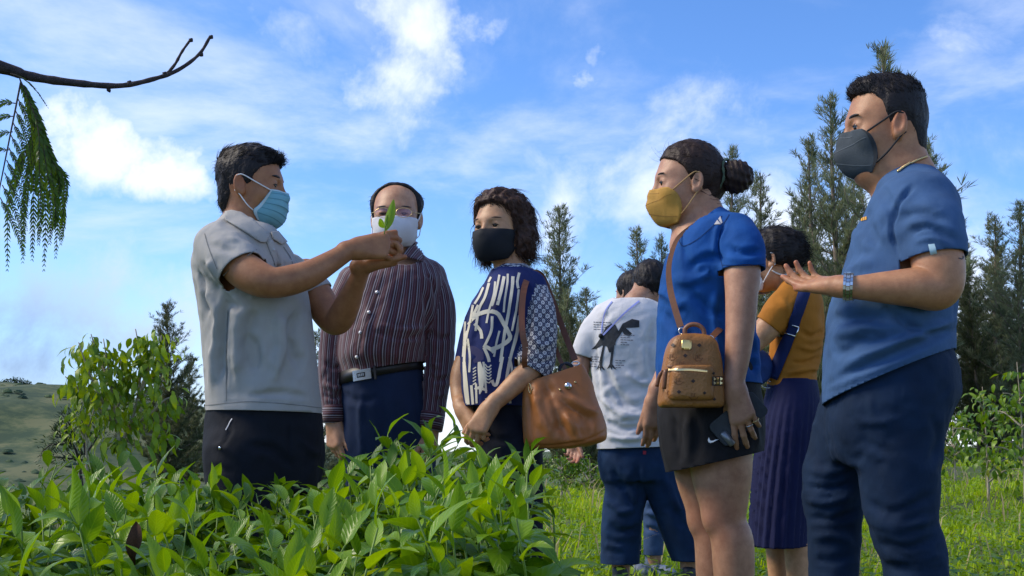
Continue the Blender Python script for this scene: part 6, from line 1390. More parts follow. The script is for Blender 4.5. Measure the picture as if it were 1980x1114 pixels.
    l1, P1, _ = g.limb([(1000, 860, -.04, 48), (1008, 940, -.05, 43), (1015, 1010, -.05, 35), (1020, 1090, -.05, 30), (1020, 1190, -.05, 26), (1020, 1250, -.05, 25)], 24, .02); l2, P2, _ = g.limb([(962, 860, .06, 38), (968, 940, .07, 36), (975, 1010, .07, 31), (980, 1090, .07, 28), (980, 1190, .07, 25)], 24, .02)
    garment('slacks', par, [hip.prim(.03), l1, l2], .0095, trou, [(np.array([*P[-1][:2], .09]), (0, 0, -1), np.array([*P[-1][:2], .03]), .10) for P in (P1, P2)], [([(940, 830), (960, 850), (1000, 850)], 7, -.005), ([(1010, 960), (1030, 970)], 7, .005)], [(.004, 11, (0, 0, 1), 2., 1.)])
    for P in (P1[-1], P2[-1]): px = to_px(P)[0]; shoe(g, par, px[0], px[1], (P-g.base)@g.ey, g.dirv(-.6, -.8, 0), .92)
    return g, bv
# ---- the one in the dinosaur tee, back to us
def person_D():
    g = Fig(1225, 3.8)
    par = empty('person', tuple(g.base), 'person with back turned in white tee printed with a dinosaur and cropped jeans', 'person')
    sk = skin('skin_D', (.42, .235, .15)); tee = cloth('tee_white', (.58, .575, .58), n=.05); jean = cloth('jeans_dark', (.006, .024, .066), n=.3, nscale=9); ink = cloth('print_black', (.030, .034, .040), n=.3, nscale=60)
    S = [g.sec(572, 1196, 1250, .05, .05), g.sec(583, 1172, 1268, .09, .09), g.sec(600, 1156, 1282, .12, .12), g.sec(630, 1146, 1290, .14, .14), g.sec(690, 1143, 1292, .145, .15), g.sec(770, 1148, 1290, .145, .15), g.sec(830, 1152, 1290, .15, .15), g.sec(880, 1154, 1290, .15, .15)]
    T = Loft(S, g.ex, g.ey, 2.3)
    sl, _, _ = g.limb([(1166, 612, 0, 24), (1150, 638, .0, 27), (1136, 668, .0, 26), (1129, 690, 0, 25)], k=.03); c1 = g.pt(1129, 690, 0); n1 = g.dirv(-.28, 0, -.95); clip(sl, c1, n1)
    sr, _, _ = g.limb([(1275, 612, 0, 24), (1290, 638, .0, 27), (1302, 668, .0, 26), (1308, 690, 0, 25)], k=.03); c2 = g.pt(1308, 690, 0); n2 = g.dirv(.28, 0, -.95); clip(sr, c2, n2)
    hem = g.pt(1220, 866, 0); nk = g.pt(1222, 579, 0)
    folds = [([(1160, 700), (1200, 770), (1240, 790)], 8, -.010), ([(1155, 760), (1200, 800), (1260, 800)], 7, .010), ([(1160, 810), (1210, 830), (1270, 815)], 7, -.010), ([(1165, 840), (1220, 850), (1280, 835)], 6, .008), ([(1148, 660), (1156, 720), (1160, 780)], 5, -.008), ([(1265, 620), (1255, 680), (1265, 740)], 7, -.008), ([(1210, 720), (1240, 740), (1275, 730)], 7, .007), ([(1150, 640), (1165, 620), (1180, 605)], 6, -.006)]
    o, V, F = garment('printed_t_shirt', par, [T.prim(), sl, sr], .008, tee, [(hem, -g.ez+g.ex*.04, hem, .34), (c1, n1, sl, [T.prim()]), (c2, n2, sr, [T.prim()]), (nk, g.ez, nk, .09)], folds, [(.009, 7, (1, 0, .4), 2.5, 2.), (.003, 18, (1, 0, .3), 2., 4.)])
    bv = bvh_of(V, F); fig = lambda pts: patch(bv, pts, .002, None, 3).build('printed_dinosaur', ink, par)
    # the printed animal: skull, jaw, neck and body, tail, two legs
    body_o = [(1196, 640), (1204, 626), (1222, 617), (1236, 620), (1236, 633), (1222, 634), (1210, 634), (1204, 640), (1198, 650), (1192, 658), (1188, 668), (1186, 680), (1178, 682), (1174, 670), (1164, 668), (1155, 674), (1143, 676), (1152, 668), (1160, 656), (1160, 648), (1166, 645), (1172, 632), (1182, 626), (1190, 628)]
    fig(body_o); fig([(1200, 634), (1210, 634), (1222, 645), (1216, 651), (1206, 646)])
    fig([(1166, 668), (1170, 668), (1166, 690), (1164, 706), (1170, 716), (1166, 715), (1163, 711), (1162, 718), (1159, 711), (1153, 716), (1158, 706)]); fig([(1184, 664), (1188, 668), (1186, 686), (1184, 704), (1192, 715), (1187, 713), (1184, 710), (1183, 716), (1180, 710), (1174, 714), (1179, 704)]); fig([(1189, 656), (1191, 656), (1190, 668), (1188, 668)])
    tx = cloth('print_small_type', (.16, .16, .18))
    for (x, y, n, w) in [(1148, 623, 4, 34), (1200, 648, 5, 24), (1143, 690, 5, 17), (1190, 697, 4, 16)]:
        for i in range(n):
            l = w*(1, .7, .85, .5, .65)[i % 5]; x0 = x
            while x0 < x+l:
                ww = 3+((x0*7+i*13) % 4); ribbon(bv, [(x0, y+i*4.6+(x0-x)*.03), (x0+ww, y+i*4.6+(x0+ww-x)*.03)], 1.5, .0018, 3).build('printed_word', tx, par); x0 += ww+1.3
    lc = cloth('cord_lilac', (.26, .30, .62)); 
    c_ = ribbon(bv, [(1236, 583), (1210, 604), (1186, 628), (1167, 648)], 3.4, .004).build('neck_cord', lc, par); c_ = ribbon(bv, [(1184, 584), (1172, 600), (1166, 622), (1164, 645)], 2.2, .004).build('neck_cord', lc, par)
    p, n = lay(bv, 1163, 650, .006); mb = MB(); mb.tube([p-g.ez*.012, p-g.ez*.004, p+g.ez*.006, p+g.ez*.012], [.004, .011, .010, .003], 8); mb.build('cord_lock', M['black_cord'], par)
    hd = Head(g, 1258, 553, .06, 168, -20, 0, .98, 1.0)
    neck, _, _ = g.limb([(1252, 560, .04, 20), (1240, 575, .02, 23), (1228, 590, 0, 26), (1222, 612, 0, 32)], k=.03)
    arms = []; fl = []
    for sgn, rw in ((-1, [(1140, 655, 0, 14), (1128, 690, 0, 18), (1119, 735, -.01, 16), (1111, 790, -.03, 13), (1107, 838, -.05, 10)]), (1, [(1298, 655, 0, 14), (1309, 690, 0, 18), (1316, 735, 0, 16), (1322, 790, -.0, 13), (1324, 838, 0, 10)])):
        a, P, _ = g.limb(rw, 16, .01); W = P[-1]; f = g.dirv(-.08*sgn, -.1, -1); bk = g.dirv(.8*sgn, .55, 0) if sgn > 0 else g.dirv(.3, 1, .1); h, t = hand(W, f, bk, 1 if np.dot(np.cross(f, bk), g.ex) > 0 else -1, 1., (26, 32, 36, 40), 2, (20, 8, 10)); arms.append(([a]+h, .0055)); fl += [(x, .05, .55) for x in t[:1]]+[(x, .016, .4) for x in t]
    legs = []
    core = Loft([[r[0], r[1], r[2], r[3]-.035, max(r[4]-.035, .03), max(r[5]-.035, .03)] for r in S[1:]], g.ex, g.ey, 2.2)
    lk = []
    for (x, y, dy) in ((1200, 1088, 0), (1332, 1084, .0)):
        P0 = g.pt(x, y-30, dy); P1 = np.array([P0[0], P0[1], .06]); lk.append(chain([g.pt(1215 if x < 1250 else 1255, 860, 0), g.pt(x, 980, dy), P0, P1], [.05, .05, .05, .038])); 
    body, BV, BF = bodymesh(par, [(hd.prims()+[neck], .005)]+arms+[([core.prim()], .02), ([lk[0]], .008), ([lk[1]], .008)], sk, fl)
    hd.extras(par)
    xm = [(-.105, -.03), (-.085, -.005), (-.05, .0), (-.03, .01), (.02, .03), (.05, .05), (.07, .09), (.08, .2), (.2, .2)]
    V1, F1, N1 = hair_mass(hd, par, xm, .016, [], .006, noise=.006); s1 = strands(hd, V1, N1, 900, .03, lambda q: np.stack([-.2+0*q[:, 0], 0*q[:, 0], -1+0*q[:, 0]], 1), .15, .0016, 3, 0, .4, .12, 1); add_hair(par, [(V1, F1), s1], M['hair_black'])
    hip = Loft([g.sec(830, 1164, 1278, .115, .12), g.sec(866, 1158, 1284, .13, .14), g.sec(900, 1158, 1292, .14, .16), g.sec(930, 1164, 1296, .13, .15)], g.ex, g.ey, 2.3)
    l1, P1, _ = g.limb([(1200, 890, 0, 42), (1210, 940, 0, 40), (1204, 1000, -.01, 40), (1200, 1050, 0, 38), (1199, 1088, 0, 38), (1199, 1100, 0, 38)], 24, .02); l2, P2, _ = g.limb([(1262, 890, 0, 44), (1285, 940, 0, 40), (1305, 1000, 0, 37), (1322, 1050, 0, 34), (1333, 1084, 0, 33), (1335, 1095, 0, 33)], 24, .02)
    tf = [([(1180, 900), (1215, 960), (1235, 990)], 8, -.010), ([(1230, 900), (1236, 950), (1232, 990)], 7, -.010), ([(1170, 960), (1200, 990), (1235, 980)], 7, .010), ([(1170, 1010), (1200, 1030), (1235, 1020)], 8, -.010), ([(1170, 1050), (1205, 1060)], 7, .008), ([(1285, 920), (1300, 960), (1310, 990)], 7, .008), ([(1300, 980), (1320, 1020)], 7, -.008), ([(1165, 1082), (1200, 1084), (1236, 1082)], 2, -.004)]
    o, V, F = garment('jeans', par, [hip.prim(.03), l1, l2], .011, jean, [(g.pt(1199, 1089), (0, 0, -1), g.pt(1199, 1100), .13), (g.pt(1333, 1084), (0, 0, -1), g.pt(1335, 1095), .13)], tf, [(.008, 9, (0, 0, 1), 2., 1.), (.003, 22, (1, 0, 0), 2., 3.)])
    tb = bvh_of(V, F); patch(tb, [(1243, 872), (1249, 872), (1249, 879), (1243, 879)], .003).build('red_tab', simple('tab_red', (.30, .015, .03), .7), par)
    for (x, y) in ((1200, 1090), (1332, 1084)): shoe(g, par, x, y, 0, g.dirv(.1, 1, 0), .95)
# ---- someone mostly hidden behind the dinosaur tee
def person_H():
    g = Fig(1236, 4.3)
    par = empty('person', tuple(g.base), 'person in faded slim jeans, hidden behind the one in the dinosaur tee', 'person')
    sk = skin('skin_H', (.42, .24, .155)); top = cloth('top_pale', (.35, .36, .40)); jean = cloth('jeans_faded', (.035, .070, .15), n=.35, nscale=12)
    S = [g.sec(585, 1202, 1244, .05, .05), g.sec(598, 1188, 1260, .09, .09), g.sec(625, 1180, 1270, .11, .11), g.sec(700, 1184, 1270, .11, .11), g.sec(780, 1188, 1276, .12, .12), g.sec(850, 1190, 1278, .12, .12)]
    T = Loft(S, g.ex, g.ey, 2.2); garment('top', par, [T.prim()], .011, top, [(g.pt(1230, 846), -g.ez, g.pt(1230, 860), .25), (g.pt(1223, 589), g.ez, g.pt(1223, 586), .08)], (), [(.006, 9, (0, 0, 1), 2., 2.)])
    hd = Head(g, 1222, 566, 0, 140, -6, 0, .97); neck, _, _ = g.limb([(1220, 570, 0, 17), (1223, 600, 0, 22), (1223, 620, 0, 26)], k=.03)
    lk = []
    for (x, dy) in ((1264, -.03), (1222, .03)):
        P0 = g.pt(x, 1045, dy); lk.append(([chain([g.pt(x, 690, 0), g.pt(x, 900, dy), P0, np.array([P0[0], P0[1], .06])], [.04, .04, .042, .036])], .01))
    arms = []
    for sx in (-1, 1):
        a, P, _ = g.limb([(1226+sx*38, 625, 0, 14), (1226+sx*42, 690, 0, 13), (1226+sx*36, 745, -.05, 11), (1226+sx*16, 770, -.12, 9)], 12, .01); f = g.dirv(-sx*.8, -.3, .1); bk = g.dirv(0, -1, -.2); h, t = hand(P[-1], f, bk, sx, .95); arms.append(([a]+h, .007))
    bodymesh(par, [(hd.prims()+[neck], .0055), ([Loft([[r[0], r[1], r[2], r[3]-.02, r[4]-.02, r[5]-.02] for r in S[1:]], g.ex, g.ey).prim()], .02)]+lk+arms, sk); hd.extras(par)
    xm = [(-.13, .03), (-.06, .02), (-.03, .02), (.02, .035), (.05, .055), (.066, .08), (.076, .2), (.2, .2)]
    V1, F1, N1 = hair_mass(hd, par, xm, .014, [hd.el((-.05, 0, -.05), (.06, .08, .08), k=.03)], .006); s1 = strands(hd, V1, N1, 500, .04, lambda q: np.stack([-.3+0*q[:, 0], 0*q[:, 0], -1+0*q[:, 0]], 1), .1, .0016, 3, 0, .4, .1, 1); add_hair(par, [(V1, F1), s1], M['hair_black'])
    prof = [(.106, -.018), (.122, -.036), (.124, -.06), (.118, -.088), (.1, -.114), (.08, -.122)]; side = [(.05, .066, -.02), (.046, .069, -.04), (.042, .07, -.06), (.036, .068, -.08), (.036, .06, -.1), (.05, .05, -.118)]
    Vm, Fm, uv, _ = mask_mesh(hd, prof, side, 2.); thicken(mesh_obj('face_mask', Vm, Fm, cloth('mask_white_H', (.6, .6, .6)), par, uv=uv))
    hip = Loft([g.sec(815, 1196, 1276, .10, .10), g.sec(860, 1192, 1284, .11, .12), g.sec(900, 1196, 1286, .11, .12)], g.ex, g.ey, 2.2)
    l1, P1, _ = g.limb([(1260, 880, -.03, 26), (1263, 960, -.03, 23), (1264, 1020, -.03, 20), (1263, 1072, -.03, 19), (1263, 1082, -.03, 19)], 18, .02); l2, P2, _ = g.limb([(1222, 880, .03, 26), (1221, 960, .03, 23), (1221, 1020, .03, 20), (1221, 1072, .03, 19), (1221, 1082, .03, 19)], 18, .02)
    garment('jeans', par, [hip.prim(.02), l1, l2], .010, jean, [(g.pt(1263, 1073, -.03), (0, 0, -1), g.pt(1263, 1085, -.03), .085), (g.pt(1221, 1073, .03), (0, 0, -1), g.pt(1221, 1085, .03), .085)], [([(1248, 960), (1280, 970)], 5, -.008), ([(1248, 990), (1280, 1000)], 5, .008), ([(1248, 1020), (1280, 1030)], 5, -.008)], [(.004, 14, (1, 0, 0), 2., 2.)])
    for (x, dy) in ((1264, -.03), (1222, .03)): shoe(g, par, x, 1075, dy, g.dirv(.6, -.7, 0), .92, simple('shoe_blue', (.10, .14, .22), .6, nscale=60, namp=.4))
# ---- woman in the blue V-neck tee and shorts
def person_E():
    g = Fig(1375, 2.2)
    par = empty('person', tuple(g.base), 'woman with hair bun in blue V-neck tee and black shorts, wearing yellow mask', 'person')
    sk = skin('skin_E', (.47, .255, .155)); tee = cloth('tee_royal_blue', (.005, .068, .26), n=.12); sh = cloth('shorts_black', (.011, .011, .013), n=.15)
    S = [g.sec(404, 1354, 1398, .05, .05), g.sec(420, 1336, 1425, .10, .10), g.sec(440, 1316, 1446, .14, .14), g.sec(470, 1300, 1460, .165, .165), g.sec(510, 1284, 1468, .17, .17), g.sec(555, 1275, 1466, .165, .165), g.sec(620, 1271, 1460, .155, .155), g.sec(680, 1269, 1464, .16, .16), g.sec(735, 1268, 1474, .17, .17), g.sec(780, 1270, 1476, .175, .175)]
    T = Loft(S, g.ex, g.ey, 2.2)
    slv, _, _ = g.limb([(1424, 450, -.11, 38), (1434, 480, -.155, 43), (1437, 522, -.175, 43)], k=.03); c1 = g.pt(1437, 522, -.175); n1 = g.dirv(.03, -.1, -1); clip(slv, c1, n1)
    far, _, _ = g.limb([(1395, 450, .11, 34), (1385, 480, .155, 38), (1380, 518, .17, 38)], k=.03); c2 = g.pt(1380, 516, .17); clip(far, c2, -g.ez)
    hem = g.pt(1375, 742, 0); nk = g.pt(1350, 448, -.0); nn = nrm(g.ez*.72-g.ex*.70)
    folds = [([(1330, 560), (1370, 600), (1400, 610)], 9, -.006), ([(1300, 540), (1340, 540), (1395, 520)], 9, .006), ([(1395, 500), (1360, 500), (1330, 520)], 8, -.006), ([(1280, 600), (1310, 640), (1340, 650)], 10, -.005), ([(1276, 560), (1300, 580), (1330, 590)], 9, .005), ([(1385, 560), (1380, 620), (1395, 690)], 8, .006), ([(1395, 515), (1388, 470), (1400, 430)], 4, -.006), ([(1410, 480), (1440, 490), (1470, 485)], 7, -.006), ([(1405, 500), (1440, 505), (1474, 500)], 6, .005), ([(1455, 640), (1462, 690), (1466, 730)], 6, .006), ([(1445, 690), (1458, 715)], 6, -.006), ([(1395, 514), (1440, 513), (1478, 512)], 2, -.002), ([(1315, 470), (1330, 500), (1345, 530)], 9, -.004)]
    o, V, F = garment('v_neck_t_shirt', par, [T.prim(), slv, far], .0062, tee, [(hem, -g.ez-g.ex*.02, T.prim(), [slv, far]), (c1, n1, slv, [T.prim(), far]), (c2, -g.ez, far, [T.prim(), slv]), (nk, nn, nk, .12)], folds, [(.007, 8, (.5, 0, 1), 2.5, 3.), (.0025, 20, (.6, 0, 1), 2., 7.)], fs=1.25)
    bv = bvh_of(V, F); sm = cloth('tee_e_seam', (.002, .030, .12))
    for q in ([(1398, 518), (1389, 480), (1394, 445), (1410, 415)], [(1397, 513), (1440, 513), (1478, 511)], [(1312, 462), (1322, 476), (1350, 462), (1380, 436), (1396, 418)], [(1400, 560), (1404, 640), (1402, 735)]): seam(bv, q, sm, par, 1.5)
    dl = simple('logo_grey', (.45, .43, .42), .6)
    patch(bv, [(1393, 419), (1397, 431), (1394, 433), (1389, 424)], .002, None, 3).build('shoulder_logo', dl, par); patch(bv, [(1387, 426), (1394, 434), (1381, 435)], .002, None, 3).build('shoulder_logo', dl, par)
    hd = Head(g, 1330, 354, 0, 80, -4, 0, 1.03, 1.0, .92)
    neck, _, _ = g.limb([(1352, 378, 0, 33), (1362, 405, 0, 34), (1368, 435, 0, 42), (1372, 480, 0, 54)], k=.03)
    chest = ellip(g.pt(1345, 475, -.0), (.075, .09, .07), np.stack([g.ex, g.ey, g.ez]), .04)
    armc, AP, _ = g.limb([(1430, 478, -.14, 26), (1435, 520, -.175, 35), (1434, 570, -.195, 31.5), (1432, 620, -.205, 29), (1427, 680, -.215, 25), (1420, 735, -.225, 20), (1420, 748, -.225, 19.5)], 26, .012)
    W = g.pt(1420, 748, -.225); f1 = g.dirv(.24, -.02, -1); b1 = g.dirv(-.12, -1, -.05); s1 = 1 if np.dot(np.cross(f1, b1), -g.ex) > 0 else -1
    h1, t1 = hand(W, f1, b1, s1, .95, (16, 22, 26, 30), 7, (30, 26, 14))
    farm, _, _ = g.limb([(1380, 500, .165, 28), (1360, 580, .19, 27), (1320, 660, .20, 24), (1283, 730, .19, 19), (1270, 760, .18, 16)], 20, .012)
    W2 = g.pt(1268, 765, .18); f2 = g.dirv(-.04, .05, -1); b2 = g.dirv(.25, -.9, 0); s2 = 1 if np.dot(np.cross(f2, b2), -g.ex-g.ey) > 0 else -1; h2, t2 = hand(W2, f2, b2, s2, .95, (20, 24, 28, 32), 1, (20, 8, 8))
    core = Loft([[r[0], r[1], r[2], r[3]-.035, max(r[4]-.035, .03), max(r[5]-.035, .03)] for r in S[1:]], g.ex, g.ey, 2.2)
    # legs: two rows traced from hem to ankle
    L1, P1, _ = g.limb([(1388, 800, -.075, 64), (1394, 900, -.08, 60), (1398, 960, -.08, 49), (1404, 1008, -.08, 38.5), (1416, 1048, -.075, 41), (1419, 1114, -.07, 39), (1420, 1180, -.07, 30), (1421, 1240, -.07, 22), (1421, 1280, -.07, 21)], 34, .012)
    L2, P2, _ = g.limb([(1350, 800, .075, 60), (1355, 905, .08, 52), (1366, 965, .08, 45), (1373, 1012, .08, 36.5), (1381, 1050, .085, 38), (1382, 1114, .085, 36), (1383, 1180, .085, 28), (1384, 1240, .085, 21), (1384, 1262, .085, 20)], 34, .012)
    kn = [ellip(g.pt(1377, 1003, -.09), (.026, .032, .036), np.stack([g.ex, g.ey, g.ez]), .022), ellip(g.pt(1348, 1008, .075), (.026, .032, .036), np.stack([g.ex, g.ey, g.ez]), .022)]
    body, BV, BF = bodymesh(par, [(hd.prims(.0068, .9)+[neck, chest], .0033), ([armc]+h1, .0033), ([farm]+h2, .0042), ([core.prim()], .016), ([L1, kn[0]], .007), ([L2, kn[1]], .007)], sk, [(t, .014, .35) for t in t1+t2]+[(g.pt(1384, 1002, -.16), .07, .35), (g.pt(1350, 1004, .0), .06, .35)])
    hd.extras(par, .85, .85)
    xm = [(-.13, -.07), (-.085, -.058), (-.06, -.042), (-.035, -.036), (-.030, -.010), (0, .008), (.03, .022), (.050, .040), (.066, .068), (.080, .10), (.09, .2), (.2, .2)]
    V1, F1, N1 = hair_mass(hd, par, xm, .008, [hd.el((-.085, 0, .010), (.038, .048, .052), k=.03), hd.el((-.058, 0, -.035), (.034, .050, .055), k=.02)], .0042, noise=.003)
    fl = lambda q: np.stack([-1+0*q[:, 0], 0*q[:, 0], -.2-4*(q[:, 2]-.02)], 1)
    sA = strands(hd, V1, N1, 1500, .040, fl, .02, .0012, 5, .3, 0, .03, 1, hug=.5); sB = strands(hd, V1, N1, 40, .05, lambda q: np.stack([.3+0*q[:, 0], 0*q[:, 0], 1+0*q[:, 0]], 1), .9, .0005, 7, .6, .3, .5, 2, keep=lambda q, r: (q[:, 0] > .02) & (q[:, 2] > .06)); sC = strands(hd, V1, N1, 120, .03, lambda q: np.stack([-.4+0*q[:, 0], 0*q[:, 0], -1+0*q[:, 0]], 1), .3, .0008, 5, .3, .3, .3, 5, keep=lambda q, r: (q[:, 2] < -.05))
    # bun
    bc = g.pt(1420, 342, 0); ax = g.dirv(1, 0, .05); pb = [cone(hd.w((-.095, 0, .018)), bc, .032, .042, .01), ellip(bc+ax*.006, (.047, .045, .047), None, .015)]
    Vb, Fb = grid_mesh(pb, .004); Vb = neigh_smooth(Vb, Fb, 1); Nb = vnormals(Vb, Fb); q = Vb-bc; ang = np.arctan2(q@g.ey, q@g.ez); t = q@ax; Vb = Vb+Nb*(.0022*np.sin(t*420+ang*2)+.0018*np.sin(ang*9+t*90))[:, None]
    add_hair(par, [(V1, F1), sA, sB, sC, (Vb, Fb), hairline(hd, V1, N1, xm, 700, .012, 9, .0006)], M['hair_brown'])
    mb = MB(); c = g.pt(1397, 342, 0); P = [c+.045*(g.ez*math.cos(a)*1.1+g.ey*math.sin(a))+ax*.006*math.sin(a*3+1)+ax*.012*math.cos(a) for a in np.linspace(0, 2*math.pi, 40)]; mb.tube(P, [.0035+.0015*math.sin(i*1.9) for i in range(40)], 6, False); mb.build('hair_tie', simple('hair_tie_green', (.07, .10, .055), .7), par)
    prof = [(.104, -.014), (.120, -.030), (.133, -.048), (.136, -.062), (.124, -.088), (.106, -.114), (.080, -.122)]
    side = [(.066, .060, -.022), (.050, .067, -.036), (.042, .070, -.052), (.038, .070, -.070), (.038, .068, -.088), (.042, .062, -.104), (.050, .050, -.120)]
    ym = cloth('mask_mustard', (.46, .25, .050), .75, .06, 500, .15)
    Vm, Fm, uv, ps = mask_mesh(hd, prof, side, 1.25); mk = thicken(mesh_obj('face_mask', Vm, Fm, ym, par, uv=uv)); yc = simple('mask_mustard_seam', (.30, .155, .030), .8)
    for q in (0, 1):
        f = lambda u: u if q == 0 else 1-u
        mask_line(hd, Vm, [(f(.5), .44), (f(.3), .36), (f(.06), .26)], .012, yc, mk); mask_line(hd, Vm, [(f(.5), .62), (f(.3), .70), (f(.06), .80)], .012, yc, mk); mask_line(hd, Vm, [(f(.44), .12), (f(.34), .15), (f(.24), .16)], .010, yc, mk)
    mask_line(hd, Vm, [(.5, .04), (.5, .5), (.5, .96)], .010, yc, mk)
    yl = simple('mask_cord_mustard', (.42, .26, .10), .8)
    straps(hd, par, Vm, yl, .0018)
    ab = bvh_of(BV, BF); P = [lay(ab, x, y, .0015)[0] for x, y in spline([(1353, 436), (1340, 452), (1333, 462), (1328, 470)], 12)]; P = [p for p in P if p is not None]
    if len(P) > 3: mb = MB(); mb.tube(P, .0009, 5); mb.build('necklace', M['gold'], par)
    # rings, nails
    for (i, k) in ((1, .45), (2, .45)): pass
    # shorts
    SS = Loft([g.sec(700, 1280, 1462, .145, .145), g.sec(745, 1274, 1472, .165, .165), g.sec(800, 1270, 1478, .185, .185), g.sec(850, 1274, 1478, .195, .195), g.sec(900, 1284, 1474, .20, .20), g.sec(925, 1288, 1472, .20, .20)], g.ex, g.ey, 2.3)
    hp_ = g.pt(1378, 893, 0); hn = nrm(np.cross(g.ey, g.pt(1470, 872)-g.pt(1288, 912))); hn = hn if hn[2] < 0 else -hn
    o, Vs, Fs = garment('shorts', par, [SS.prim()], .007, sh, [(hp_, hn, hp_, .6)], [([(1300, 800), (1310, 850), (1312, 905)], 8, -.007), ([(1330, 800), (1335, 860), (1330, 900)], 9, .006), ([(1420, 800), (1440, 850), (1430, 890)], 8, -.006), ([(1375, 850), (1400, 865), (1430, 880)], 7, .005), ([(1290, 905), (1360, 898), (1400, 886), (1430, 872)], 2.5, -.003), ([(1455, 780), (1462, 830), (1466, 870)], 6, .005)], [(.006, 9, (.2, 0, 1), 2.2, 2.)])
    sb = bvh_of(Vs, Fs); patch(sb, [(1371, 846), (1369, 851), (1370, 855), (1374, 856.5), (1380, 855), (1392, 849.5), (1380, 852), (1375, 852), (1372.5, 850)], .003, None, 2.5).build('swoosh_mark', simple('swoosh_white', (.78, .78, .78), .5), par)
    for P in (P1[-1], P2[-1]): px = to_px(P)[0]; shoe(g, par, px[0], px[1], (P-g.base)@g.ey, -g.ex, .92, simple('sneaker_pale', (.5, .5, .5), .6))
    # rings sit on two fingers (positions along the traced fingers of the near hand)
    f = nrm(f1); n = nrm(b1-f*np.dot(b1, f)); s = np.cross(f, n)*s1; offs = (.027, .0095, -.009, -.026); kl = (.090, .094, .089, .081); cu = (16, 22, 26, 30)
    for i in (2, 3):
        sc = .95; a = R(cu[i]); sp = R(7*(1.5-i)); fd = f*math.cos(sp)+s*math.sin(sp); d = fd*math.cos(a)-n*math.sin(a); kn_ = W+f*kl[i]*sc+s*offs[i]*sc; c = kn_+d*.022
        a1 = nrm(n-d*np.dot(n, d)); a2 = np.cross(d, a1); mb = MB(); mb.tube([c+.0102*(a1*math.cos(t)+a2*math.sin(t)) for t in np.linspace(0, 2*math.pi, 21)], .0014, 6, False); mb.build('ring', M['gold'] if i == 3 else M['steel'], par)
    return g, bv
